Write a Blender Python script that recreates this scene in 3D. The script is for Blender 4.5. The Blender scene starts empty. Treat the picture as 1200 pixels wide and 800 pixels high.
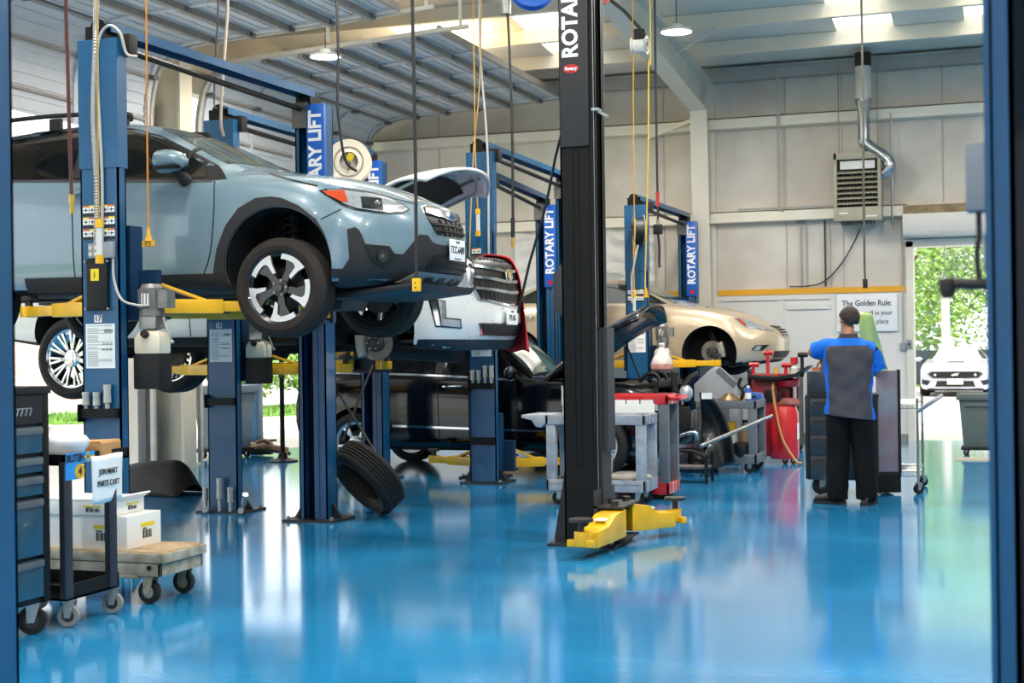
import bpy, bmesh, math, random
from math import sin, cos, pi, radians, sqrt, atan2
from mathutils import Vector, Matrix, Euler
from mathutils.bvhtree import BVHTree
SC = bpy.context.scene
COL = SC.collection
random.seed(7)
V = Vector

def lin(c):
    if isinstance(c, str):
        c = c.lstrip('#'); c = [int(c[i:i+2], 16)/255 for i in (0, 2, 4)]
    return [x/12.92 if x <= .04045 else ((x+.055)/1.055)**2.4 for x in c]

MATS = {}
def mat(name, col='#888888', rough=.5, metal=0., var=.12, scale=6., bump=0., coat=0., spec=.5, emit=0., alpha=1., trans=0., col2=None, stretch=(1, 1, 1), rvar=0.):
    if name in MATS: return MATS[name]
    m = bpy.data.materials.new(name); m.use_nodes = True
    nt = m.node_tree; N = nt.nodes; L = nt.links
    b = N['Principled BSDF']; c = lin(col)
    c2 = lin(col2) if col2 else [x*(1-var) for x in c]
    tc = N.new('ShaderNodeTexCoord'); mp = N.new('ShaderNodeMapping'); mp.inputs['Scale'].default_value = stretch
    L.new(tc.outputs['Object'], mp.inputs[0])
    no = N.new('ShaderNodeTexNoise'); no.inputs['Scale'].default_value = scale; no.inputs['Detail'].default_value = 5
    L.new(mp.outputs[0], no.inputs['Vector'])
    rp = N.new('ShaderNodeValToRGB'); e = rp.color_ramp.elements
    e[0].position = .35; e[1].position = .68; e[0].color = (*c2, 1); e[1].color = (*c, 1)
    L.new(no.outputs['Fac'], rp.inputs[0]); L.new(rp.outputs[0], b.inputs['Base Color'])
    b.inputs['Roughness'].default_value = rough; b.inputs['Metallic'].default_value = metal
    b.inputs['Coat Weight'].default_value = coat; b.inputs['Coat Roughness'].default_value = .04
    b.inputs['Specular IOR Level'].default_value = spec
    if rvar:
        mr = N.new('ShaderNodeMapRange'); mr.inputs[3].default_value = max(.02, rough-rvar); mr.inputs[4].default_value = rough+rvar
        L.new(no.outputs['Fac'], mr.inputs[0]); L.new(mr.outputs[0], b.inputs['Roughness'])
    if emit:
        b.inputs['Emission Color'].default_value = (*c, 1); b.inputs['Emission Strength'].default_value = emit
    if trans: b.inputs['Transmission Weight'].default_value = trans
    if alpha < 1: b.inputs['Alpha'].default_value = alpha
    if bump:
        bp = N.new('ShaderNodeBump'); bp.inputs['Strength'].default_value = bump; bp.inputs['Distance'].default_value = .02
        L.new(no.outputs['Fac'], bp.inputs['Height']); L.new(bp.outputs[0], b.inputs['Normal'])
    MATS[name] = m
    return m

def catmull(pts, n=6, closed=False):
    P = [V(p) for p in pts]; out = []
    k = len(P)
    for i in range(k if closed else k-1):
        p1, p2 = P[i], P[(i+1) % k]
        p0 = P[(i-1) % k] if (closed or i > 0) else p1*2-p2
        p3 = P[(i+2) % k] if (closed or i+2 < k) else p2*2-p1
        for j in range(n):
            t = j/n
            out.append(.5*((2*p1)+(p2-p0)*t+(2*p0-5*p1+4*p2-p3)*t*t+(3*p1-p0-3*p2+p3)*t**3))
    if not closed: out.append(P[-1])
    return out

class MB:
    def __init__(s): s.bm = bmesh.new(); s.M = Matrix.Identity(4); s.mi = 0
    def v(s, p): return s.bm.verts.new(s.M @ V(p))
    def f(s, vs):
        try:
            fc = s.bm.faces.new(vs); fc.material_index = s.mi; return fc
        except ValueError: return None
    def box(s, x0, x1, y0, y1, z0, z1):
        v = [s.v((x, y, z)) for x in (x0, x1) for y in (y0, y1) for z in (z0, z1)]
        for q in ((0,1,3,2),(4,6,7,5),(0,4,5,1),(2,3,7,6),(0,2,6,4),(1,5,7,3)): s.f([v[i] for i in q])
        return s
    def cbox(s, c, d): return s.box(c[0]-d[0]/2, c[0]+d[0]/2, c[1]-d[1]/2, c[1]+d[1]/2, c[2]-d[2]/2, c[2]+d[2]/2)
    def bar(s, p0, p1, w, h, up=(0, 0, 1)):
        p0, p1 = V(p0), V(p1); d = (p1-p0).normalized(); u = V(up)
        if abs(d.dot(u)) > .98: u = V((0, 1, 0))
        a = d.cross(u).normalized(); b = a.cross(d).normalized()
        A = [s.v(p0+a*i*w/2+b*j*h/2) for i, j in ((-1,-1),(1,-1),(1,1),(-1,1))]
        B = [s.v(p1+a*i*w/2+b*j*h/2) for i, j in ((-1,-1),(1,-1),(1,1),(-1,1))]
        s.f(A[::-1]); s.f(B)
        for i in range(4): s.f([A[i], A[(i+1)%4], B[(i+1)%4], B[i]])
        return s
    def cyl(s, p0, p1, r, r1=None, n=16, caps=True):
        p0, p1 = V(p0), V(p1); r1 = r if r1 is None else r1
        d = (p1-p0).normalized(); u = V((0, 0, 1)) if abs(d.z) < .9 else V((1, 0, 0))
        a = d.cross(u).normalized(); b = d.cross(a)
        A = [s.v(p0+(a*cos(2*pi*i/n)+b*sin(2*pi*i/n))*r) for i in range(n)]
        B = [s.v(p1+(a*cos(2*pi*i/n)+b*sin(2*pi*i/n))*r1) for i in range(n)]
        for i in range(n): s.f([A[i], A[(i+1)%n], B[(i+1)%n], B[i]])
        if caps: s.f(A[::-1]); s.f(B)
        return s
    def tube(s, pts, r, n=8, closed=False, sm=0):
        P = [V(p) for p in pts]
        if sm: P = catmull(P, sm, closed)
        k = len(P); rings = []; a = None
        for i in range(k):
            if closed: d = (P[(i+1) % k]-P[i-1]).normalized()
            else: d = (P[min(i+1, k-1)]-P[max(i-1, 0)]).normalized()
            if a is None: a = d.orthogonal().normalized()
            else:
                a = (a-d*a.dot(d)); a = a.normalized() if a.length > 1e-6 else d.orthogonal().normalized()
            b = d.cross(a); rr = r[i] if isinstance(r, (list, tuple)) and len(r) == k else (r if not isinstance(r, (list, tuple)) else r[0]+(r[-1]-r[0])*i/(k-1))
            rings.append([s.v(P[i]+(a*cos(2*pi*j/n)+b*sin(2*pi*j/n))*rr) for j in range(n)])
        for i in range(k if closed else k-1):
            A, B = rings[i], rings[(i+1) % k]
            for j in range(n): s.f([A[j], A[(j+1)%n], B[(j+1)%n], B[j]])
        if not closed: s.f(rings[0][::-1]); s.f(rings[-1])
        return s
    def prism(s, pts, ax, a, b):
        def q(p, t): return {'x': (t, p[0], p[1]), 'y': (p[0], t, p[1]), 'z': (p[0], p[1], t)}[ax]
        A = [s.v(q(p, a)) for p in pts]; B = [s.v(q(p, b)) for p in pts]; n = len(pts)
        s.f(A[::-1]); s.f(B)
        for i in range(n): s.f([A[i], A[(i+1)%n], B[(i+1)%n], B[i]])
        return s
    def lathe(s, prof, o=(0,0,0), ax=(0,0,1), n=24, closed=False):
        o, d = V(o), V(ax).normalized(); u = V((0,0,1)) if abs(d.z) < .9 else V((1,0,0))
        a = d.cross(u).normalized(); b = d.cross(a); R = []
        for r, h in prof: R.append([s.v(o+d*h+(a*cos(2*pi*i/n)+b*sin(2*pi*i/n))*max(r, .0005)) for i in range(n)])
        k = len(R)
        for i in range(k if closed else k-1):
            A, B = R[i], R[(i+1) % k]
            for j in range(n): s.f([A[j], A[(j+1)%n], B[(j+1)%n], B[j]])
        if not closed: s.f(R[0][::-1]); s.f(R[-1])
        return s
    def ball(s, c, r, n=12, sc=(1,1,1)):
        m = n//2; R = []
        for i in range(1, m):
            t = pi*i/m
            R.append([s.v((c[0]+r*sc[0]*sin(t)*cos(2*pi*j/n), c[1]+r*sc[1]*sin(t)*sin(2*pi*j/n), c[2]-r*sc[2]*cos(t))) for j in range(n)])
        lo = s.v((c[0], c[1], c[2]-r*sc[2])); hi = s.v((c[0], c[1], c[2]+r*sc[2]))
        for i in range(len(R)-1):
            for j in range(n): s.f([R[i][j], R[i][(j+1)%n], R[i+1][(j+1)%n], R[i+1][j]])
        for j in range(n): s.f([lo, R[0][(j+1)%n], R[0][j]]); s.f([hi, R[-1][j], R[-1][(j+1)%n]])
        return s
    def loft(s, rings, caps=True, closed=True):
        R = [[s.v(p) for p in r] for r in rings]; n = len(R[0])
        for i in range(len(R)-1):
            for j in range(n if closed else n-1): s.f([R[i][j], R[i][(j+1)%n], R[i+1][(j+1)%n], R[i+1][j]])
        if caps and closed: s.f(R[0][::-1]); s.f(R[-1])
        return s
    def grid(s, fn, nu, nv, thick=0):
        """open sheet fn(u,v) -> point"""
        R = [[s.v(fn(i/nu, j/nv)) for j in range(nv+1)] for i in range(nu+1)]
        for i in range(nu):
            for j in range(nv): s.f([R[i][j], R[i+1][j], R[i+1][j+1], R[i][j+1]])
        return s
    def build(s, name, m, parent=None, bevel=0., bseg=2, smooth=35, sub=0, thick=0., recenter=False, wn=False):
        bm = s.bm
        if bevel:
            bm.normal_update()
            es = [e for e in bm.edges if len(e.link_faces) == 2 and e.calc_face_angle(0) > radians(40)]
            try: bmesh.ops.bevel(bm, geom=es, offset=bevel, segments=bseg, affect='EDGES', profile=.6, clamp_overlap=True)
            except Exception: pass
        bmesh.ops.recalc_face_normals(bm, faces=bm.faces[:])
        o_ = V((0, 0, 0))
        if recenter:
            xs = [v.co for v in bm.verts]; zmin = min(p.z for p in xs)
            o_ = V((sum(p.x for p in xs)/len(xs), sum(p.y for p in xs)/len(xs), zmin))
            bmesh.ops.translate(bm, verts=bm.verts[:], vec=-o_)
        me = bpy.data.meshes.new(name); bm.to_mesh(me); bm.free()
        for x in (m if isinstance(m, (list, tuple)) else [m]): me.materials.append(x)
        if smooth:
            for p in me.polygons: p.use_smooth = True
            me.set_sharp_from_angle(angle=radians(smooth))
        o = bpy.data.objects.new(name, me); COL.objects.link(o); o.location = o_
        if parent is not None: o.parent = parent
        if thick:
            md = o.modifiers.new('t', 'SOLIDIFY'); md.thickness = thick; md.offset = 0
        if sub:
            md = o.modifiers.new('s', 'SUBSURF'); md.levels = sub; md.render_levels = sub
        return o

def tag(o, label, cat, group=None, kind=None):
    o['label'] = label; o['category'] = cat
    if group: o['group'] = group
    if kind: o['kind'] = kind
    return o
def thing(name, label, cat, loc=(0,0,0), rz=0., group=None, rot=None):
    o = bpy.data.objects.new(name, None); COL.objects.link(o); o.empty_display_size = .1
    o.location = loc; o.rotation_euler = rot if rot else (0, 0, rz)
    return tag(o, label, cat, group)
def struct(o): o['kind'] = 'structure'; return o
def kids(o): return [c for c in bpy.data.objects if c.parent == o]
def copy_tree(o, parent=None):
    c = o.copy(); COL.objects.link(c)
    if parent is not None: c.parent = parent
    for ch in CH.get(o.name, []): copy_tree(bpy.data.objects[ch], c)
    return c
CH = {}
def index_children():
    CH.clear()
    for o in bpy.data.objects:
        if o.parent: CH.setdefault(o.parent.name, []).append(o.name)
def dup(o, loc, rz=None, label=None, group=None):
    index_children(); c = copy_tree(o); c.location = loc
    if rz is not None: c.rotation_euler = (0, 0, rz)
    if label: c['label'] = label
    if group: c['group'] = group
    return c

def text(name, s, size, m, parent, M, depth=.002, bold=0., align='CENTER', sx=1.):
    cu = bpy.data.curves.new('t', 'FONT'); cu.body = s; cu.size = size; cu.extrude = depth/2; cu.offset = bold
    cu.align_x = align; cu.align_y = 'CENTER'; cu.resolution_u = 3
    t = bpy.data.objects.new('t', cu); COL.objects.link(t)
    bpy.context.view_layer.update()
    dg = bpy.context.evaluated_depsgraph_get()
    me = bpy.data.meshes.new_from_object(t.evaluated_get(dg))
    bpy.data.objects.remove(t); bpy.data.curves.remove(cu)
    me.transform(M @ Matrix.Diagonal((sx, 1, 1, 1))); me.name = name
    me.materials.clear(); me.materials.append(m)
    o = bpy.data.objects.new(name, me); COL.objects.link(o)
    if parent is not None: o.parent = parent
    return o
def frame(o, xdir, ydir):
    """matrix with local X -> xdir, local Y -> ydir, at o"""
    x = V(xdir).normalized(); y = V(ydir).normalized(); z = x.cross(y)
    return Matrix(((x.x, y.x, z.x, o[0]), (x.y, y.y, z.y, o[1]), (x.z, y.z, z.z, o[2]), (0, 0, 0, 1)))

# ---------- surface patches (windows, lamps, cladding) laid on a body ----------
def densify(poly, step):
    out = []
    for i in range(len(poly)):
        a, b = V(poly[i]), V(poly[(i+1) % len(poly)]); n = max(1, int((b-a).length/step))
        out += [a+(b-a)*j/n for j in range(n)]
    return out
def patch(bvh, poly, ax, side, name, m, parent, off=.004, step=.06, thick=.012, maxd=9., smooth=40):
    """poly: 2D outline seen along ax ('x' front: (y,z); 'y' side: (x,z); 'z' top: (x,y))"""
    bm = bmesh.new()
    vs = [bm.verts.new((p[0], p[1], 0)) for p in poly]; bm.faces.new(vs)
    xs = [p[0] for p in poly]; ys = [p[1] for p in poly]
    for k, (lo, hi) in enumerate(((min(xs), max(xs)), (min(ys), max(ys)))):
        n = int((hi-lo)/step)
        for i in range(1, n+1):
            t = lo+(hi-lo)*i/(n+1); co = [0, 0, 0]; co[k] = t; no = [0, 0, 0]; no[k] = 1
            bmesh.ops.bisect_plane(bm, geom=bm.verts[:]+bm.edges[:]+bm.faces[:], plane_co=co, plane_no=no, dist=1e-5)
    bmesh.ops.triangulate(bm, faces=bm.faces[:])
    bad = []; nrm = {}
    D = {'x': V((-side, 0, 0)), 'y': V((0, -side, 0)), 'z': V((0, 0, -side))}[ax]
    for v in bm.verts:
        a, b = v.co.x, v.co.y
        o = {'x': V((0, a, b)), 'y': V((a, 0, b)), 'z': V((a, b, 0))}[ax]-D*6
        h, n, i, d = bvh.ray_cast(o, D, maxd)
        if h is None: bad.append(v); continue
        if n.dot(D) > 0: n = -n
        nrm[v] = n; v.co = h+n*off
    bmesh.ops.delete(bm, geom=bad, context='VERTS')
    be = [e for e in bm.edges if e.is_boundary]
    if be and thick:
        bv = {v for e in be for v in e.verts}; lo = {v: bm.verts.new(v.co+D*thick) for v in bv}
        for e in be:
            a, b = e.verts
            try: bm.faces.new((a, b, lo[b], lo[a]))
            except ValueError: pass
    bmesh.ops.recalc_face_normals(bm, faces=bm.faces[:])
    # outward check
    s = sum((f.normal.dot(-D))*f.calc_area() for f in bm.faces)
    if s < 0: bmesh.ops.reverse_faces(bm, faces=bm.faces[:])
    me = bpy.data.meshes.new(name); bm.to_mesh(me); bm.free(); me.materials.append(m)
    for p in me.polygons: p.use_smooth = True
    me.set_sharp_from_angle(angle=radians(smooth))
    o = bpy.data.objects.new(name, me); COL.objects.link(o); o.parent = parent
    return o
def stripe_poly(pts, w, sm=5):
    P = catmull([V((p[0], p[1], 0)) for p in pts], sm) if len(pts) > 2 else [V((p[0], p[1], 0)) for p in pts]
    L, R = [], []
    for i in range(len(P)):
        d = (P[min(i+1, len(P)-1)]-P[max(i-1, 0)]).normalized(); n = V((-d.y, d.x, 0))
        L.append((P[i]+n*w/2)[:2]); R.append((P[i]-n*w/2)[:2])
    return L+R[::-1]
# ------------------------------------------------------------------ materials
LIFT_BLUE = mat('lift_blue_paint', '#06517c', .42, 0, .16, 3, coat=.25, rvar=.08)
SIGN_BLUE = mat('sign_blue_plastic', '#1160c4', .4, 0, .05)
DARK_BLUE = mat('carriage_blue_paint', '#0a3354', .45, 0, .2)
YELLOW = mat('yellow_arm_paint', '#f2b705', .38, 0, .22, 5, coat=.3)
BLACKP = mat('black_painted_steel', '#090a0b', .5, 0, .2, 4, spec=.25)
BLACK = mat('black_plastic', '#111214', .55, 0, .25, 12, spec=.35)
RUBBER = mat('tyre_rubber', '#141415', .8, 0, .25, 20, bump=.15)
TYREB = mat('tyre_rubber_brown', '#241d19', .85, 0, .3, 9, bump=.1)
STEEL = mat('bare_steel', '#a3a39f', .35, .9, .25, 14, rvar=.1)
GALV = mat('galvanised_steel', '#aab0b2', .38, .75, .25, 18, rvar=.1)
DSTEEL = mat('dark_oily_steel', '#4d4c4a', .5, .7, .4, 15)
CHROME = mat('chrome', '#e2e4e6', .12, 1., .03)
ALU = mat('machined_aluminium', '#d5d7d9', .3, .85, .06)
WHITE = mat('white_paint', '#e8e6e0', .55, 0, .06)
WHITEL = mat('white_lettering', '#f3f4f5', .5, 0, .02)
CREAM = mat('cream_plastic', '#d8d0b8', .5, 0, .12)
PAPER = mat('paper', '#e9ebe8', .8, 0, .04)
INK = mat('printing_ink', '#25272b', .7, 0, .1)
GREYL = mat('grey_print', '#9fa3a3', .7, 0, .3, 40)
RED = mat('red_paint', '#c01822', .35, 0, .15, 5, coat=.4)
REDCLOTH = mat('red_cloth', '#c3141f', .8, 0, .3, 8)
GREYPL = mat('grey_plastic', '#8f939a', .55, 0, .14, 7)
DGREYPL = mat('dark_grey_plastic', '#5f676d', .55, 0, .16, 7)
BINGREY = mat('bin_grey_plastic', '#68767e', .5, 0, .14, 6)
GLASSD = mat('dark_car_glass', '#040506', .04, 0, .2, 2, spec=.25)
GLASST = mat('tinted_windscreen', '#4b5750', .05, 0, .35, 3, spec=.8)
HOSE = mat('black_rubber_hose', '#1b1c1e', .5)
YCORD = mat('yellow_cord', '#d39a1c', .55, 0, .15, 30)
CONDUIT = mat('pale_conduit', '#b9b7b0', .5, .2, .12)
CARDB = mat('cardboard', '#b98a57', .8, 0, .18, 9)
BEIGE = mat('beige_leather', '#c9b18a', .6)
# ------------------------------------------------------------------ setting
WX, WY = -10.2, 21.9          # left wall plane, back wall plane
def roofz(y): return 5.72+.083*(21.9-y)

def floor_material():
    m = bpy.data.materials.new('blue_epoxy_floor'); m.use_nodes = True
    nt = m.node_tree; N = nt.nodes; L = nt.links; b = N['Principled BSDF']
    tc = N.new('ShaderNodeTexCoord'); mp = N.new('ShaderNodeMapping'); mp.inputs['Scale'].default_value = (.35, 1.3, 1)
    L.new(tc.outputs['Object'], mp.inputs[0])
    n1 = N.new('ShaderNodeTexNoise'); n1.inputs['Scale'].default_value = 1.1; n1.inputs['Detail'].default_value = 4; n1.inputs['Roughness'].default_value = .5
    L.new(mp.outputs[0], n1.inputs['Vector'])
    r = N.new('ShaderNodeValToRGB'); e = r.color_ramp.elements
    e[0].position = .3; e[0].color = (*lin('#1877ad'), 1); e[1].position = .75; e[1].color = (*lin('#2b8fc6'), 1)
    L.new(n1.outputs['Fac'], r.inputs[0]); L.new(r.outputs[0], b.inputs['Base Color'])
    mp2 = N.new('ShaderNodeMapping'); mp2.inputs['Scale'].default_value = (1.2, 9, 1); mp2.inputs['Rotation'].default_value = (0, 0, .3)
    L.new(tc.outputs['Object'], mp2.inputs[0])
    n2 = N.new('ShaderNodeTexNoise'); n2.inputs['Scale'].default_value = 3; n2.inputs['Detail'].default_value = 8; n2.inputs['Roughness'].default_value = .7
    L.new(mp2.outputs[0], n2.inputs['Vector'])
    mr = N.new('ShaderNodeMapRange'); mr.inputs[1].default_value = .3; mr.inputs[2].default_value = .75; mr.inputs[3].default_value = .09; mr.inputs[4].default_value = .17
    L.new(n2.outputs['Fac'], mr.inputs[0]); L.new(mr.outputs[0], b.inputs['Roughness'])
    b.inputs['IOR'].default_value = 1.6; b.inputs['Coat Weight'].default_value = .55; b.inputs['Coat IOR'].default_value = 1.6; b.inputs['Coat Roughness'].default_value = .09
    return m
FLOOR = floor_material()
INSUL = mat('white_vinyl_insulation', '#e0dad0', .55, 0, .1, 1.3, bump=.12, col2='#cbc2b5')
WPANEL = mat('white_wall_panel', '#dcdad5', .5, 0, .05, 2)
DECKM = mat('roof_liner', '#ebe3d5', .6, 0, .08, 1.5, bump=.1)
PURL = mat('white_purlin', '#f1e8d6', .5, 0, .06, 3)
STEELW = mat('white_steel_frame', '#e3dccd', .45, 0, .1, 2)
YSTRIPE = mat('yellow_wall_stripe', '#e7a60a', .5, 0, .06)
DOORM = mat('galvanised_door_panel', '#d3d8dd', .5, 0, .08, 3)
STRUT = mat('door_strut', '#a39b92', .6, 0, .18, 8)
TRACKM = mat('door_track', '#c9c5ba', .5, .1, .12)
PAVE = mat('pale_concrete', '#d5d1c6', .9, 0, .08, .8)
GRASSM = mat('grass', '#6fa03c', .9, 0, .4, 3, bump=.5)

struct(MB().box(WX, 9, -13, WY+.1, -.25, 0).build('floor', FLOOR, smooth=0))
struct(MB().box(-60, WX, -40, 70, -.3, -.015).box(WX, 40, WY+.1, 70, -.3, -.015).build('pavement', PAVE, smooth=0))

# back wall with its opening
b = MB(); T = 5.85
b.box(WX-.2, -1.36, WY, WY+.2, 0, T).box(-1.36, 2.0, WY, WY+.2, 2.9, T).box(2.0, 9, WY, WY+.2, 0, T)
struct(b.build('wall_back', INSUL, smooth=0))
# left wall: column zone and header over the door openings
b = MB()
b.box(WX-.2, WX, 21.55, WY, 0, 6).box(WX-.2, WX, 15.08, 16.32, 0, 6.2).box(WX-.2, WX, 8.2, 9.2, 0, 7.6).box(WX-.2, WX, 2.0, 3.0, 0, 7.8).box(WX-.2, WX, -4.4, -3.2, 0, 8).box(WX-.2, WX, -13, -10, 0, 8.5).box(WX-.2, WX, -10, 8.2, 4.0, 7.6)
b.box(WX-.2, WX, 9.2, 21.55, 4.9, 6.9)
struct(b.build('wall_left', INSUL, smooth=0))
struct(MB().box(9, 9.2, -13, WY+.2, 0, 8.4).build('wall_right', INSUL, smooth=0))
b = MB().box(WX-.2, 9.2, -13.2, -13, 4.2, 9).box(WX-.2, -7, -13.2, -13, 0, 4.2).box(-3, 0, -13.2, -13, 0, 4.2).box(5, 9.2, -13.2, -13, 0, 4.2)
struct(b.build('wall_rear', INSUL, smooth=0))

# roof deck with strips of skylights between the purlins
PY = [20.37-1.3*i for i in range(25)]
SKX = [(-8.25, -7.48), (-6.42, -5.68), (-4.0, -3.96), (-2.24, -1.46), (-.53, .25), (1.6, 2.35), (4.3, 5.0), (6.6, 7.3)]
SKX = [s for s in SKX if s[1]-s[0] > .2]
b = MB(); sk = []
ys = [WY+.25]+[p for p in PY]+[-13.2]
for i in range(len(ys)-1):
    y1, y0 = ys[i], ys[i+1]
    xs = [WX-.3]
    if 1 <= i <= 24 and i not in (3, 6, 9, 10, 12, 14, 16, 18, 20, 22):
        for s0, s1 in SKX: xs += [s0, s1]; sk.append((s0, s1, y0, y1))
    xs.append(9.3)
    for k in range(0, len(xs), 2):
        x0, x1 = xs[k], xs[k+1]
        lo = [(x0, y0, roofz(y0)), (x1, y0, roofz(y0)), (x1, y1, roofz(y1)), (x0, y1, roofz(y1))]
        b.loft([lo, [(p[0], p[1], p[2]+.1) for p in lo]])
struct(b.build('ceiling', DECKM, smooth=0))
m = bpy.data.materials.new('skylight_panel'); m.use_nodes = True
nt = m.node_tree; bs = nt.nodes['Principled BSDF']; out = nt.nodes['Material Output']
tl = nt.nodes.new('ShaderNodeBsdfTranslucent'); tl.inputs[0].default_value = (.95, .95, .92, 1)
tr = nt.nodes.new('ShaderNodeBsdfTransparent'); tr.inputs[0].default_value = (.95, .96, .95, 1)
mx = nt.nodes.new('ShaderNodeMixShader'); wv = nt.nodes.new('ShaderNodeTexWave'); wv.inputs['Scale'].default_value = 12
mr = nt.nodes.new('ShaderNodeMapRange'); mr.inputs[3].default_value = .45; mr.inputs[4].default_value = .65
nt.links.new(wv.outputs['Fac'], mr.inputs[0]); nt.links.new(mr.outputs[0], mx.inputs[0])
nt.links.new(tl.outputs[0], mx.inputs[1]); nt.links.new(tr.outputs[0], mx.inputs[2]); nt.links.new(mx.outputs[0], out.inputs[0])
SKYM = m
for k, (s0, s1, y0, y1) in enumerate(sk):
    lo = [(s0, y0, roofz(y0)+.05), (s1, y0, roofz(y0)+.05), (s1, y1, roofz(y1)+.05), (s0, y1, roofz(y1)+.05)]
    struct(MB().loft([lo, [(p[0], p[1], p[2]+.01) for p in lo]]).build('window_%d' % (k+3), SKYM, smooth=0))
# purlins (Z sections)
for k, y in enumerate(PY):
    z = roofz(y)
    struct(MB().box(WX-.1, 9, y-.012, y+.012, z-.215, z-.005).box(WX-.1, 9, y-.07, y-.012, z-.215, z-.2).box(WX-.1, 9, y+.012, y+.07, z-.02, z-.005).build('trim_%d' % (k+1), PURL, smooth=0))
TN = 40
def trim(b, m, name=None, **k):
    global TN
    TN += 1; o = struct(b.build(name or 'trim_%d' % TN, m, **k)); return o
# eave strut along the wall top, wall girts, yellow stripe, base panels
trim(MB().box(WX, 9, WY-.22, WY-.02, 5.5, 5.68).box(WX, 9, WY-.26, WY-.22, 5.66, 5.7), mat('eave_strut', '#b5b0a8', .6, 0, .2, 2), smooth=0)
for z in (4.86, 3.42):
    x1 = 9 if z > 4 else -1.42
    trim(MB().box(WX, x1, WY-.2, WY, z+.06, z+.075).box(WX, x1, WY-.2, WY-.185, z-.09, z+.075).box(WX, x1, WY-.14, WY, z-.1, z-.085), PURL, smooth=0)
trim(MB().box(-10, -4.56, WY-.05, WY, 2.215, 2.3).box(-4.26, -1.42, WY-.05, WY, 2.215, 2.3), YSTRIPE, smooth=0)
b = MB().box(-10, -1.42, WY-.03, WY, 0, 2.215)
b.box(-4.2, -2.56, WY-.06, WY-.03, 2.13, 2.19).box(-3.2, -2.56, WY-.06, WY-.03, 1.98, 2.06).box(-3.32, -3.25, WY-.05, WY-.03, 0, 2.2)
trim(b, WPANEL, smooth=0)
trim(MB().box(-10, -1.42, WY-.06, WY-.03, 0, .1), mat('base_strip', '#8f8b85', .7), 'baseboard_back', smooth=0)
# insulation seams and dirt streaks on the upper wall
b = MB()
for x in (-8.9, -7.6, -6.3, -5.1, -3.2, -2.35, -.9, .4):
    b.box(x-.008, x+.008, WY-.012, WY, 2.3, 3.33).box(x-.008, x+.008, WY-.012, WY, 3.52, 4.76).box(x-.008, x+.008, WY-.012, WY, 4.95, 5.5)
trim(b, mat('seam_tape', '#b9b2a8', .6), smooth=0)
# torn crumpled liner behind the lifts
def crump(u, v):
    x = -7.6+u*2.35; z = 2.35+v*1.02
    return (x, WY-.05-.05*abs(sin(9*u+5*v)*cos(13*v-7*u+1.3))-.03*sin(31*u*v+11*u), z)
trim(MB().grid(crump, 44, 26), mat('crumpled_liner', '#e2e0dc', .35, 0, .06, 5), smooth=25, thick=.006)
# door frame of the drive-through opening, with its roller hood
trim(MB().box(-1.44, -1.34, WY-.1, WY+.25, 0, 2.95).box(1.95, 2.05, WY-.1, WY+.25, 0, 2.95).box(-1.44, 2.05, WY-.1, WY+.25, 2.87, 2.98), STEELW, 'door_3', smooth=0)
b = MB(); b.prism([(WY-.45, 3.08), (WY-.42, 3.02), (WY, 2.98), (WY, 3.33), (WY-.45, 3.33)], 'x', -1.46, 2.1)
trim(b, mat('roller_hood', '#ddd8cf', .5, 0, .06), bevel=.01)
trim(MB().box(-1.46, 2.1, WY-.25, WY, 3.34, 3.47), mat('rusty_ledge', '#9b8a6d', .8, 0, .4, 6), smooth=0)

# frame column and tapered rafter (white steel)
def ibeam(b, pts_lo, pts_hi, x, wf, tw=.012, tf=.02):
    """web in the yz plane through pts (y,z); flanges along both edges"""
    b.prism(pts_lo+pts_hi[::-1], 'x', x-tw/2, x+tw/2)
    for P in (pts_lo, pts_hi):
        for i in range(len(P)-1): b.bar((x, P[i][0], P[i][1]), (x, P[i+1][0], P[i+1][1]), wf, tf, up=(0, -(P[i+1][1]-P[i][1]), (P[i+1][0]-P[i][0])) if abs(P[i+1][0]-P[i][0]) > .3 else (0, 1, 0))
b = MB(); ibeam(b, [(WY-.42, 0), (WY-.62, 5.05)], [(WY-.04, 0), (WY-.04, 5.6)], -4.41, .26)
trim(b, STEELW, 'column_frame', smooth=0)
b = MB(); lo = [(21.3, 5.02), (15.5, 5.56), (9, 6.1), (-13, 7.9)]; hi = [(21.8, 5.5), (15.5, 6.0), (9, 6.55), (-13, 8.38)]
ibeam(b, lo, hi, -4.41, .26); trim(b, STEELW, 'beam_rafter', smooth=0)
b = MB()
for y in (19.07, 16.47, 13.87):
    for s in (-1, 1): b.bar((-4.41+s*.1, y, roofz(y)-.55), (-4.41+s*.75, y, roofz(y)-.2), .04, .006)
trim(b, STEELW, smooth=0)
b = MB(); ibeam(b, [(21.3, 5.02), (15.5, 5.56), (9, 6.1), (-13, 7.9)], hi, 3.2, .26); trim(b, STEELW, 'beam_rafter', smooth=0)
trim(MB().bar((-4.55, WY-.3, 4.92), (-5.3, WY-.12, 4.72), .1, .06), PURL, smooth=0)

# left wall: steel column between the doors, jambs
b = MB(); b.box(WX-.02, WX+.5, 15.42, 15.46, 0, 5.9).box(WX-.02, WX+.02, 15.3, 15.58, 0, 5.9).box(WX+.48, WX+.52, 15.3, 15.58, 0, 5.9)
trim(b, mat('cream_column', '#d9cfb6', .5, 0, .12, 3), 'column_side', smooth=0)
trim(MB().box(WX, WX+.16, 15.9, 16.1, 0, 4.6).box(WX, WX+.16, 15.25, 15.3, 0, 4.6).box(WX, WX+.12, 21.4, 21.55, 0, 4.6), mat('door_jamb', '#8d8a88', .6, .2, .2, 4), smooth=0)
# white panel board with conduit on the wall beside the column
trim(MB().box(WX+.01, WX+.05, 15.55, 15.9, .02, 2.2), WPANEL, smooth=0)

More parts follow.
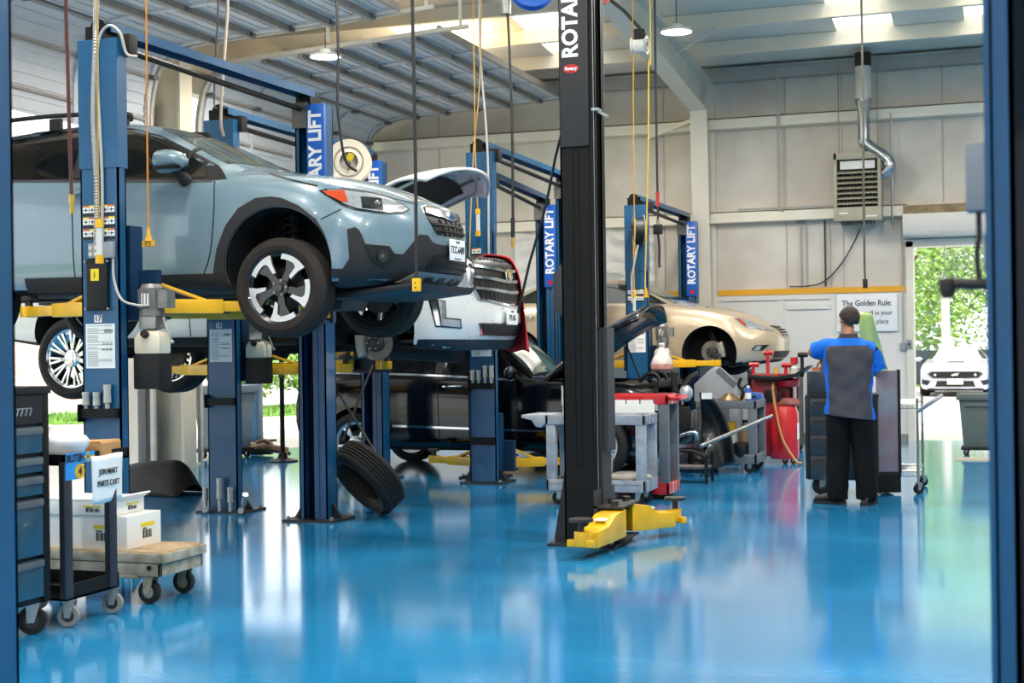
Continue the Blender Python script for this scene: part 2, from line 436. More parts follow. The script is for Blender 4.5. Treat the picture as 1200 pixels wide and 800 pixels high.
# overhead sectional doors, rolled up under the roof
def sectional(y0, y1, idx):
    # profile from the hanging bottom edge over the curve to the inner edge
    P = catmull([V((-10.02, 0, 4.08)), V((-9.99, 0, 4.6)), V((-9.85, 0, 5.02)), V((-9.5, 0, 5.22)), V((-9.0, 0, 5.27)), V((-7.8, 0, 5.33)), V((-6.62, 0, 5.4))], 9)
    d = struct(MB().loft([[(p.x, y0, p.z), (p.x+.0, y0, p.z+.03), (p.x, y1, p.z+.03), (p.x, y1, p.z)] if p.x > -9.6 else [(p.x, y0, p.z), (p.x-.03, y0, p.z+.005), (p.x-.03, y1, p.z+.005), (p.x, y1, p.z)] for p in P]).build('door_%d' % idx, DOORM, smooth=30))
    L = [0]
    for i in range(1, len(P)): L.append(L[-1]+(P[i]-P[i-1]).length)
    def at(s):
        for i in range(1, len(P)):
            if L[i] >= s: t = (s-L[i-1])/(L[i]-L[i-1]); return P[i-1].lerp(P[i], t), (P[i]-P[i-1]).normalized()
        return P[-1], (P[-1]-P[-2]).normalized()
    # corrugation ribs: long shallow ridges along the panel
    b = MB(); n = int(L[-1]/.13)
    for i in range(n):
        p, t = at(.05+i*.13); nn = V((t.z, 0, -t.x))
        q = p+nn*.006; b.bar((q.x, y0+.02, q.z), (q.x, y1-.02, q.z), .035, .012, up=nn)
    b.build('panel_ribs', DOORM, d, smooth=0)
    # horizontal struts
    b = MB(); s = .25; k = 0
    while s < L[-1]-.02:
        p, t = at(s); nn = V((t.z, 0, -t.x))
        h = .085 if s > 1.3 else .03
        q = p+nn*(h/2+.004); b.bar((q.x, y0, q.z), (q.x, y1, q.z), .055 if s > 1.3 else .03, h, up=nn)
        s += .525; k += 1
    b.build('strut', STRUT, d, smooth=0)
    b = MB(); p = P[-1]; b.box(p.x-.02, p.x+.02, y0, y1, p.z-.03, p.z+.06); b.build('bottom_seal', STRUT, d, smooth=0)
    # stiles
    b = MB(); nst = 5
    for j in range(nst):
        y = y0+.06+(y1-y0-.12)*j/(nst-1)
        for i in range(len(P)-1):
            nn = V(((P[i+1]-P[i]).z, 0, -(P[i+1]-P[i]).x)).normalized()
            b.bar(P[i]+nn*.02+V((0, y, 0)), P[i+1]+nn*.02+V((0, y, 0)), .07, .03, up=nn)
    b.build('stile', mat('door_stile', '#d5d8db', .5, 0, .1), d, smooth=0)
    # hinges at each joint
    b = MB(); s = .53+.25
    while s < L[-1]-.1:
        p, t = at(s); nn = V((t.z, 0, -t.x))
        for j in range(nst):
            y = y0+.06+(y1-y0-.12)*j/(nst-1); q = p+nn*.05; b.cbox((q.x, y, q.z), (.09, .1, .05))
        s += .525
    b.build('hinge', mat('hinge_steel', '#7d7d7f', .4, .6), d, smooth=0)
    # tracks at both ends
    b = MB()
    for y in (y0-.06, y1+.06):
        Q = [V((p.x+.0, y, p.z-.02)) for p in P]; Q = [V((-10.03, y, .02))]+Q+[V((-6.2, y, 5.4))]
        for i in range(len(Q)-1): b.bar(Q[i], Q[i+1], .05, .06, up=(0, 1, 0))
        b.bar((-6.3, y, 5.4), (-6.3, y, roofz(y)-.03), .035, .035).bar((-8.1, y, 5.36), (-8.1, y, roofz(y)-.03), .035, .035)
    b.build('track', TRACKM, d, smooth=0)
sectional(16.3, 21.35, 1)
sectional(9.3, 15.1, 2)
# ------------------------------------------------------------------ two-post lifts
def channel(b, w, d, z0, z1, open_dir, slot=(-.08, .0), t=.012, yb=None):
    """C column, outer size w x d centred on origin, slot on the face pointing open_dir (+1/-1 along y)"""
    s = open_dir
    if yb is not None: M0 = b.M.copy(); b.M = b.M @ Matrix.Translation((0, yb+d/2*s, 0))
    y0, y1 = -d/2*s, d/2*s
    q = min(.1, d*.7)
    b.box(-w/2, w/2, min(y0, y0+t*s), max(y0, y0+t*s), z0, z1)
    b.box(-w/2, -w/2+t, -d/2, d/2, z0, z1); b.box(w/2-t, w/2, -d/2, d/2, z0, z1)
    f0, f1 = min(y1, y1-t*s), max(y1, y1-t*s)
    b.box(-w/2, slot[0], f0, f1, z0, z1); b.box(slot[1], w/2, f0, f1, z0, z1)
    b.box(slot[0]-t, slot[0], min(y1, y1-q*s), max(y1, y1-q*s), z0, z1); b.box(slot[1], slot[1]+t, min(y1, y1-q*s), max(y1, y1-q*s), z0, z1)
    # pressed groove beside the slot
    g = slot[1]+.055
    b.box(g-.006, g+.006, min(y1, y1+.006*s), max(y1, y1+.006*s), z0+.02, z1)
    if yb is not None: b.M = M0

def arm(b, p, e, w=.12, h=.1, gusset=True):
    p, e = V(p), V(e); d = (e-p).normalized(); m = p.lerp(e, .62); n = V((0, 0, 1)).cross(d)
    b.bar(p-d*.05, m, w, h); b.bar(m-d*.05, e, w*.78, h*.74)
    if gusset:
        b.bar(p-d*.03+V((0, 0, h/2+.12)), p.lerp(e, .45)+V((0, 0, h*.42)), w*.8, .022)
        b.bar(p-d*.03+V((0, 0, 0)), p-d*.03+V((0, 0, h/2+.13)), w, .03, up=d)
    b.cyl(e+V((0, 0, -h*.42)), e+V((0, 0, h*.42)), w*.55, n=14)

def info_sheet(t, x0, x1, z0, z1, y, name='notice'):
    """printed sheet on a face looking to -y"""
    s = MB().box(x0, x1, y-.003, y, z0, z1).build(name, PAPER, t, smooth=0)
    b = MB(); random.seed(int(x0*999)); z = z1-.012
    w = x1-x0; h = z1-z0
    while z > z0+.015:
        r = random.random()
        b.box(x0+.06*w, x0+w*(.42 if r < .6 else .9), y-.0045, y-.003, z-h*.012, z); z -= h*(.035 if r < .8 else .06)
    b.box(x1-.36*w, x1-.06*w, y-.0045, y-.003, z1-.2*h, z1-.13*h)
    for k in range(3): b.box(x1-(.42-.13*k)*w, x1-(.34-.13*k)*w, y-.0045, y-.003, z1-.47*h, z1-.44*h); b.box(x1-(.45-.13*k)*w, x1-(.35-.13*k)*w, y-.0045, y-.003, z1-.6*h, z1-.56*h)
    b.build('print', GREYL, s, smooth=0)
    return s

def power_unit(t, x, y, z, s=1.):
    """electric motor over an oil tank, hung on the outside of a post"""
    b = MB(); b.M = Matrix.Translation((x, y, z)) @ Matrix.Scale(s, 4)
    b.cyl((0, 0, .17), (0, 0, .32), .078, n=28).cyl((0, 0, .32), (0, 0, .345), .078, .06, n=28).cyl((0, 0, .13), (0, 0, .17), .085, n=24)
    for k in range(22):
        a = 2*pi*k/22; b.bar((.078*cos(a), .078*sin(a), .18), (.078*cos(a), .078*sin(a), .31), .006, .03, up=(cos(a), sin(a), 0))
    b.box(.075, .15, -.05, .05, .18, .3)
    m = b.build('motor', mat('motor_grey', '#8b8a86', .45, .4, .25, 14), t, bevel=0)
    b = MB(); b.M = Matrix.Translation((x, y, z)) @ Matrix.Scale(s, 4); b.box(-.028, .028, -.085, -.078, .2, .28); b.build('rating_plate', PAPER, m, smooth=0)
    b = MB(); b.M = Matrix.Translation((x, y, z)) @ Matrix.Scale(s, 4)
    b.box(-.065, .065, -.06, .06, .04, .13); b.bar((.06, 0, .11), (.12, -.02, .1), .02, .02); b.tube([(.1, -.02, .12), (.13, -.03, .05), (.17, -.03, -.04)], .008)
    b.ball((.175, -.03, -.05), .014); b.build('pump_block', STEEL, m, bevel=.006)
    b = MB(); b.M = Matrix.Translation((x, y, z)) @ Matrix.Scale(s, 4)
    pr = []
    for zz, k in ((-.13, 1), (-.02, 1), (.02, .8), (.04, .45)): pr.append([(-.1*k, -.075*k, zz), (.1*k, -.075*k, zz), (.1*k, .075*k, zz), (-.1*k, .075*k, zz)])
    b.loft(pr); tk = b.build('oil_tank', CREAM, t, bevel=.02)
    b = MB(); b.M = Matrix.Translation((x, y, z)) @ Matrix.Scale(s, 4)
    b.cyl((-.005, -.07, .0), (-.005, -.1, .012), .026, n=16); b.build('filler_cap', BLACK, tk)
    b = MB(); b.M = Matrix.Translation((x, y, z)) @ Matrix.Scale(s, 4)
    b.box(-.103, .103, -.078, .078, -.365, -.13); b.build('tank_base', BLACK, t, bevel=.012)

def lift(label, loc, spread, H=3.6, az=1.75, near_arms=((-1.1, .75), (.8, .7)), far_arms=((-1.1, .7), (.8, .7)), num=None, pu=True, puz=1.6, rz=0., sign=True, dx=0., sheets=True, faz=None, near=True):
    t = thing('two_post_lift', label, 'car lift', loc, rz, 'blue two-post lifts')
    faz = az if faz is None else faz
    for k, (y, od) in enumerate(((0, 1), (spread, -1))):
        x = dx if k else 0
        b = MB(); b.M = Matrix.Translation((x, y, 0)); channel(b, .3 if not k else .265, .09 if not k else .2, .015, H-.85 if not k else H, od, yb=-.135 if not k else .1)
        if not k: b.box(-.155, .155, -.142, -.03, H-.87, H)
        p = b.build('post', LIFT_BLUE, t, smooth=0)
        b = MB(); b.M = Matrix.Translation((x, y, 0)); b.box(-.25, .25, -.21, .21, 0, .018)
        for sx in (-1, 1):
            b.prism([(sx*.132, .018), (sx*.23, .018), (sx*.132, .16)], 'y', -.012, .012)
        pl = b.build('base_plate', mat('base_plate_steel', '#3a3a3c', .5, .5, .3, 9), p, smooth=0)
        b = MB()
        for sx in (-1, 1):
            for sy in (-1, 1): b.cyl((x+sx*.21, y+sy*.17, .018), (x+sx*.21, y+sy*.17, .045), .016, n=6)
        b.build('anchor_bolt', STEEL, p, smooth=0)
        # top pulleys, cable and bracket
        b = MB(); b.M = Matrix.Translation((x, y, 0)); b.box(-.12, .02, -.1*1, .1, H, H+.1).cyl((-.05, -.06, H+.1), (-.05, .06, H+.1), .06, n=16); b.build('pulley_head', BLACKP, t, smooth=30)
        # carriage inside the channel, arms
        if not k and not near: continue
        cz = az if not k else faz
        b = MB(); b.M = Matrix.Translation((x, y, 0)); s = od
        ya, yb = sorted((.02*s, .17*s)); b.box(-.13, .13, ya, yb, cz-.1, cz+.55)
        ya, yb = sorted((.15*s, .34*s)); b.box(-.24, .24, ya, yb, cz+.065, cz+.085).box(-.24, .24, ya, yb, cz-.09, cz-.07); ya, yb = sorted((.14*s, .2*s)); b.box(-.26, .26, ya, yb, cz-.09, cz+.25)
        b.build('carriage', DARK_BLUE, t, smooth=0)
        for (ex, ey), sx in zip(near_arms if not k else far_arms, (-1, 1)):
            b = MB(); arm(b, (x+sx*.19, y+s*.26, cz), (x+ex, y+s*ey, cz), gusset=True)
            a = b.build('arm', YELLOW, t, bevel=.004, smooth=30)
            b = MB(); q = V((x+ex, y+s*ey, cz)); b.cyl(q+V((0, 0, .04)), q+V((0, 0, .09)), .03, n=12).cyl(q+V((0, 0, .09)), q+V((0, 0, .12)), .065, n=18); b.build('lift_pad', DSTEEL, a)
        if k:
            b = MB(); b.box(x-.14, x-.0, y-.14, y-.08, H-.2, H+.02); br = b.build('beam_bracket', mat('bracket_grey', '#6d6c69', .5, .3, .2), t, smooth=0)
            b = MB().tube([(x-.045, y-.02, H), (x-.045, y-.02, .5)], .008, 6); b.build('lift_cable', DSTEEL, t)
            if sign:
                b = MB(); b.box(x-.005, x+.165, y-.13, y-.1, H-1.12, H+.0); sg = b.build('sign_panel', SIGN_BLUE, t, bevel=.004)
                text('lettering', 'ROTARY LIFT', .165, WHITEL, sg, frame((x+.08, y-.131, H-.50), (0, 0, 1), (-1, 0, 0)), .003, .006, sx=.9)
                b = MB().cyl((x+.08, y-.13, H-1.06), (x+.08, y-.1325, H-1.06), .035, n=18); b.build('logo', RED, sg)
    # overhead beam: blue channel with a black tube under it
    b = MB(); y0, y1 = -.05, spread-.08
    b.M = Matrix.Identity(4)
    for (pa, pb) in (((-.02, y0, H+.12), (dx-.02, y1, H+.12)),):
        b.bar(pa, pb, .14, .012); b.bar((pa[0]-.07, pa[1], pa[2]-.025), (pb[0]-.07, pb[1], pb[2]-.025), .012, .06); b.bar((pa[0]+.07, pa[1], pa[2]-.025), (pb[0]+.07, pb[1], pb[2]-.025), .012, .06)
    ob = b.build('overhead_beam', LIFT_BLUE, t, smooth=0)
    b = MB(); b.tube([(.06, .08, H-.035), (dx-.06, spread-.15, H-.035)], .024, 10); b.build('padded_stop_bar', BLACKP, ob)
    b = MB(); b.box(.1, .2, -.06, .04, H-.1, H+.04); b.build('limit_switch', BLACK, t, bevel=.004)
    if sheets:
        info_sheet(t, -.12, .11, 1.38, 1.68, -.135)
    if num:
        q = MB().box(-.05, .01, -.139, -.136, 1.69, 1.74).build('number_plate', PAPER, t, smooth=0)
        text('number', num, .055, INK, q, frame((-.02, -.1395, 1.715), (1, 0, 0), (0, 0, 1)), .002, .001)
        b = MB().box(-.095, .075, -.165, -.135, 1.77, 2.12); cb = b.build('cover_box', BLACK, t, bevel=.02)
        b = MB()
        for sx in (-.1, .08):
            for zz in (1.78, 2.1): b.cyl((sx, -.137, zz), (sx, -.17, zz), .008, n=8)
        b.build('screw', STEEL, cb)
        b = MB().box(-.055, .01, -.1675, -.165, 1.97, 2.05); ys = b.build('warning_label', mat('label_yellow', '#f0d21a', .5, 0, .03), cb, smooth=0)
        b = MB().prism([(-.03, 1.985), (-.024, 2.0), (-.014, 2.0)], 'y', -.169, -.1675).box(-.026, -.02, -.169, -.1675, 1.995, 2.03); b.build('print', INK, ys, smooth=0)
    if pu: power_unit(t, .3, .02, puz)
    return t

BODY = []
L17 = lift('blue two-post lift numbered 17 raising the pale blue car', (-5.79, 8.28, 0), 2.87, 3.6, 1.80, near_arms=((-1.25, .72), (.72, .74)), far_arms=((-1.15, .62), (.35, .85)), num='17', dx=.08)
L18 = lift('blue two-post lift numbered 18 raising the white muddy car', (-6.83, 11.57, 0), 3.2, 3.6, 1.3, near_arms=((-1.15, .65), (.9, .6)), far_arms=((-1.2, .62), (.5, .8)), num='18', pu=True, puz=1.54)
L3 = lift('blue two-post lift with silver adapters on its near post, arms lowered by the black car', (-5.42, 14.62, 0), 3.25, 3.6, .2, near_arms=((-.85, .52), (.7, .52)), far_arms=((-.8, .5), (.8, .5)), num=None, pu=False, dx=-.04)
LB = lift('blue two-post lift standing behind the black post, sign facing the camera', (-5.66, 15.2, 0), 3.36, 3.4, .2, near_arms=((-.7, .3), (.7, .3)), far_arms=((-.8, .3), (.8, .3)), num=None, pu=False, dx=-.31, sheets=False, near=False)
L4 = lift('blue two-post lift raising the gold sedan near the back wall', (-4.63, 18.35, 0), 2.85, 3.32, 1.22, near_arms=((-1.1, .65), (.9, .6)), far_arms=((-1.0, .62), (1.0, .62)), num=None, pu=True, puz=1.40, dx=.05)

# decals, outlets, conduit and hose on the post of lift 17
def decals(t, x0, z0, rows, cols, w=.06, h=.05, y=-.137):
    for r in range(rows):
        for c in range(cols):
            X = x0+c*(w+.004); Z = z0-r*(h+.035); b = MB(); k = MB()
            p = MB().box(X, X+w, y-.002, y, Z-h, Z).build('warning_label', PAPER, t, smooth=0)
            b.box(X+.1*w, X+.9*w, y-.003, y-.002, Z-h*.62, Z-h*.5); b.box(X+.42*w, X+.58*w, y-.003, y-.002, Z-h*.85, Z-h*.3); b.box(X, X+w, y-.003, y-.0, Z-h-.02, Z-h-.003)
            k.box(X, X+w, y-.003, y-.0, Z-.006, Z+.006); b.build('print', INK, p, smooth=0); k.build('colour_band', MATS['label_yellow'] if (r+c) % 2 else mat('label_orange', '#d0651f', .5), p, smooth=0)
decals(L17, -.13, 2.475, 3, 5, .047, .045)
b = MB().box(-.065, .02, -.18, -.135, 2.12, 2.22).box(.025, .125, -.17, -.135, 2.12, 2.23); bx = b.build('outlet_box', GREYPL, L17, bevel=.006)
b = MB()
for x in (-.045, -.005):
    for z in (2.148, 2.192): b.cyl((x, -.182, z), (x, -.18, z), .014, n=12)
b.build('socket', CREAM, bx)
b = MB(); pts = [(-.01, -.16, 2.22), (-.005, -.155, 2.6), (-.02, -.16, 3.1), (.005, -.16, 3.6), (.01, -.15, 3.9), (.01, -.1, 4.6), (.02, 0, 6.6)]
P = catmull(pts, 40)
b.tube(P, [.017+.004*(i % 2) for i in range(len(P))], 10); b.build('flexible_conduit', mat('flex_conduit', '#a9a7a3', .4, .4, .2, 40), L17)
b = MB().tube([(.03, -.15, 2.23), (.035, -.15, 2.7), (.01, -.15, 3.3), (.02, -.15, 3.58), (.1, -.15, 3.68), (.17, -.12, 3.63), (.19, -.08, 3.5), (.25, -.04, 3.48)], .011, 8, sm=8); b.build('air_hose', CONDUIT, L17)
b = MB().tube([(.11, -.145, 2.13), (.12, -.15, 1.97), (.17, -.14, 1.84), (.26, -.09, 1.8), (.34, -.07, 1.8)], .009, 8, sm=8); b.build('air_hose', CONDUIT, L17)
# dark decals on other posts
decals(L4, -.12, 2.2, 2, 4, .05, .05)
decals(L3, -.1, 2.55, 1, 2, .05, .05)

def adapter_holder(t, z, x0=-.14, x1=.14, y=-.135):
    b = MB().box(x0, x1, y-.055, y, z-.035, z+.03).box(x0, x0+.004, y-.08, y, z-.06, z+.06)
    b.build('adapter_holder', BLACKP, t, smooth=0)
adapter_holder(L17, 1.08); adapter_holder(L3, 1.06); adapter_holder(L18, 1.02)
b = MB().box(-.14, .14, -.16, -.135, .42, .5); b.build('arm_restraint_strap', BLACKP, L3, smooth=0)

ADP = mat('bright_adapter_steel', '#c4c3bd', .35, .45, .2, 14)
def adapter(x, y, z, h, label, lie=0.):
    t = thing('lift_adapter', label, 'adapter', (x, y, z), 0, 'silver lift adapters', rot=(lie, .2 if lie else 0, .5 if lie else 0))
    MB().cyl((0, 0, 0), (0, 0, h*.55), .016, n=14).build('shaft', ADP, t)
    MB().lathe([(.022, 0), (.027, .004), (.027, h*.1), (.024, h*.42), (.027, h*.5), (.027, h*.62), (.0, h*.62)], (0, 0, h*.38), n=18).build('head', ADP, t)
    return t
random.seed(3)
for k, (dx, h) in enumerate(((-.105, .15), (-.02, .15), (.065, .2))):
    adapter(-5.79+dx, 8.28-.165, 1.07, h, ['silver adapter at the left of the holder on post 17', 'silver adapter in the middle of the holder on post 17', 'tallest silver adapter in the holder on post 17'][k])
for k, (dx, h) in enumerate(((-.1, .17), (-.03, .17), (.045, .22), (.115, .22))):
    adapter(-5.42+dx, 14.62-.165, 1.06, h, ['short silver adapter at the left end of the holder beside the black car', 'short silver adapter second from the left beside the black car', 'tall silver adapter third from the left beside the black car', 'tall silver adapter at the right end of the holder beside the black car'][k])
for k, (dx, dy, h, lie) in enumerate(((-.21, -.1, .2, 0), (-.15, -.2, .16, 1.5), (.0, -.2, .3, 0), (.11, -.2, .22, 0), (.22, -.17, .2, .7), (.22, -.2, .17, 1.5))):
    adapter(-6.83+dx, 11.57+dy, .035 if lie else .018, h, ['upright silver adapter at the left of the base plate of post 18', 'silver adapter lying at the left of post 18 on its base plate', 'tallest silver adapter standing at the foot of post 18', 'shorter silver adapter standing at the foot of post 18', 'silver adapter tipped over at the right of post 18', 'silver adapter lying flat at the right of post 18'][k], lie)

adapter(-4.03, 12.99, .803, .3, 'tall silver adapter standing on the light grey cart left of the black post')
# foreground posts of other lifts, and the black lift
def solo_post(name, label, loc, rz, m, H, w=.3, d=.27, slot=(-.09, 0)):
    t = thing(name, label, 'car lift post', loc, rz)
    b = MB(); channel(b, w, d, .015, H, 1, slot=slot); b.build('post', m, t, smooth=0)
    return t
t = solo_post('lift_post', 'blurred blue lift post at the left edge of the picture', (-3.045, 3.46, 0), 0, LIFT_BLUE, 3.6, w=.36)
b = MB()
for z in (1.63, 1.555): b.cyl((.13, -.135, z), (.13, -.15, z), .014, n=10)
b.build('bolt', STEEL, t)
t = solo_post('lift_post', 'blurred blue lift post at the right edge of the picture', (.14, 3.3, 0), pi, LIFT_BLUE, 3.6, w=.36, slot=(.085, .125))
b = MB().box(.181, .225, .06, .14, 1.77, 1.915); b.build('switch_box', mat('switch_box_grey', '#85898f', .6), t, bevel=.006)
b = MB(); b.tube([(.2, .1, 1.77), (.2, .1, 1.72), (.205, .1, 1.68), (.2, .1, 1.62)], .006, 8, sm=5); b.build('switch_cable', DSTEEL, t)
b = MB().box(-.06, .02, .13, .16, 1.22, 1.26); b.cyl((-.0, .16, 1.24), (0, .175, 1.24), .012, n=12); b.build('lock_release', BLACK, t, bevel=.004)
b = MB().box(-.07, .1, .13, .137, 1.262, 1.266); b.build('lock_bracket', STEEL, t)
# black padded tool held out from the right-hand post
t = thing('air_blow_gun', 'dark blow gun sticking out beside the blurred right post', 'tool', (-.1, 3.19, 1.62))
b = MB(); b.tube([(.075, 0, -.004), (.03, 0, -.004), (-.0, 0, -.002), (-.02, 0, -.002)], .0125, 14).lathe([(.009, .012), (.016, .009), (.0185, -.0), (.017, -.016), (.013, -.03), (.007, -.033)], (-.026, 0, 0), (0, 0, 1), n=16)
b.build('gun_body', mat('dark_brown_plastic', '#241a16', .45), t)
b = MB().tube([(.06, 0, .008), (.05, 0, .03), (.052, 0, .05), (.05, 0, .1)], .004, 8, sm=5); b.build('trigger_cord', CONDUIT, t)

# ---- black lift
t = thing('lift_post', 'tall black lift post with white lettering and yellow arms at its foot', 'car lift post', (-3.03, 10.32, 0), -pi/2)
K = BLACKP
b = MB(); channel(b, .3, .26, .02, 4.9, 1, slot=(-.07, .05)); p = b.build('post', K, t, smooth=0)
# side ridges on the face that looks to the camera (local +x)
b = MB()
for y in (-.045, .0, .085): b.box(.15, .158, y-.012, y+.012, .6, 2.95)
b.box(.15, .153, .1, .13, .02, 4.6).build('side_rib', K, p, smooth=0)
b = MB().box(.152, .172, -.12, .1, 2.97, 4.9); sg = b.build('sign_panel', mat('sign_black_plastic', '#26272a', .45, 0, .1), t, bevel=.003)
text('lettering', 'ROTARY LIFT', .165, WHITEL, sg, frame((.1735, -.03, 3.63), (0, 0, 1), (0, -1, 0)), .003, .006, align='LEFT', sx=.92)
b = MB().cyl((.172, -.03, 3.55), (.1745, -.03, 3.55), .06, n=28); bb = b.build('logo', RED, sg)
for v_ in bb.data.vertices:
    v_.co.z = 3.55+(v_.co.z-3.55)*.55
text('logo_lettering', 'Rotary', .034, WHITEL, bb, frame((.1755, -.03, 3.55), (0, 1, 0), (0, 0, 1)), .002, .001)
b = MB().box(.145, .15, .128, .134, .03, 4.6).box(-.15, -.145, .128, .134, .03, 4.6).build('zinc_edge', GALV, p, smooth=0)
b = MB().box(.05, .16, .12, .17, 3.23, 3.25).bar((.1, .14, 3.24), (.12, .24, 3.18), .04, .015); b.build('latch_bracket', GALV, t, smooth=0)
b = MB(); b.prism([(-.2, 1.76), (-.2, 2.02), (-.12, 2.12), (-.12, 1.7)], 'x', .06, .15); b.build('control_box', mat('charcoal_box', '#303236', .5, 0, .1), t, bevel=.004)
b = MB().box(-.26, .26, -.24, .28, 0, .02)
for sx in (-1, 1): b.prism([(-.13, .02), (-.22, .02), (-.13, .55)], 'x', sx*.14-.008, sx*.14+.008)
bp = b.build('base_plate', mat('base_plate_black', '#2b2b2e', .5, .4, .3, 9), t, smooth=0)
b = MB()
for sx in (-.2, .2):
    for y in (-.2, .24): b.cyl((sx, y, .02), (sx, y, .05), .016, n=6)
b.build('anchor_bolt', STEEL, bp, smooth=0)
b = MB().box(-.12, .12, .03, .16, .06, 1.6).box(-.1, .1, .14, .2, .7, 1.62); b.build('carriage', mat('carriage_black', '#2c2e31', .5, .2, .2), t, smooth=0)
b = MB().box(-.24, .24, .12, .34, .29, .305).box(-.2, .2, .13, .35, .05, .065).box(-.24, .24, .12, .15, .05, .42)
for sx in (-.17, .17): b.cyl((sx, .26, .3), (sx, .26, .34), .03, n=12)
b.cyl((.05, .2, .3), (.05, .2, .35), .02, n=8).build('arm_yoke', DSTEEL, t, smooth=30)
for s, e, nm in ((1, (.84, .2), 0), (-1, (-.64, .53), 1)):
    b = MB(); p0 = V((s*.17, .26, .17)); e0 = V((e[0], e[1], .145))
    m = p0.lerp(e0, .85); d = (e0-p0).normalized(); n = V((0, 0, 1)).cross(d)
    # deep box arm: sloping top near the yoke
    q = [p0-d*.03, p0.lerp(e0, .42), m]
    rg = []
    for c, h0, h1, w_ in ((p0-d*.02, -.09, .11, .085), (p0.lerp(e0, .3), -.09, .1, .085), (p0.lerp(e0, .5), -.085, .04, .085), (m, -.08, .035, .082)):
        rg.append([c+n*w_+V((0, 0, h0)), c-n*w_+V((0, 0, h0)), c-n*w_+V((0, 0, h1)), c+n*w_+V((0, 0, h1))])
    b.loft(rg); b.bar(m-d*.1, e0, .11, .085)
    a = b.build('arm', YELLOW, t, bevel=.008, smooth=30)
    b = MB().cyl(e0+V((0, 0, -.05)), e0+V((0, 0, .055)), .05, n=16).bar(e0+V((0, 0, -.03)), e0+n*.1+V((0, 0, -.03)), .05, .05).bar(e0+V((0, 0, -.03)), e0-n*.1+V((0, 0, -.03)), .05, .05); b.build('arm_tip', YELLOW, a, bevel=.006)
    b = MB().cyl(e0+V((0, 0, .05)), e0+V((0, 0, .12)), .022, n=12).cyl(e0+V((0, 0, .12)), e0+V((0, 0, .145)), .085, n=22); b.build('lift_pad', DSTEEL, a, bevel=.004)
    b = MB(); c = p0.lerp(e0, .4)+V((0, 0, .075)); b.bar(c-d*.05, c+d*.05, .08, .012, up=(d.x*.6, d.y*.6, 1)); b.build('arm_label', PAPER, a, smooth=0)
# ------------------------------------------------------------------ car bodies
def key(tab):
    """piecewise smooth (monotone-ish) interpolation of [(x, value)...] with x falling from nose to tail"""
    T = sorted(tab)
    xs = [a for a, _ in T]; ys = [c for _, c in T]; n = len(T)
    d = [(ys[i+1]-ys[i])/(xs[i+1]-xs[i]) for i in range(n-1)]
    m = [d[0]]+[0 if d[i-1]*d[i] <= 0 else 2*d[i-1]*d[i]/(d[i-1]+d[i]) for i in range(1, n-1)]+[d[-1]]
    def f(x):
        if x <= xs[0]: return ys[0]
        if x >= xs[-1]: return ys[-1]
        for i in range(n-1):
            if x <= xs[i+1]:
                h = xs[i+1]-xs[i]; t = (x-xs[i])/h
                return (2*t**3-3*t*t+1)*ys[i]+(t**3-2*t*t+t)*h*m[i]+(-2*t**3+3*t*t)*ys[i+1]+(t**3-t*t)*h*m[i+1]
    return f
def k1(v): return (lambda x: v) if not isinstance(v, list) else key(v)

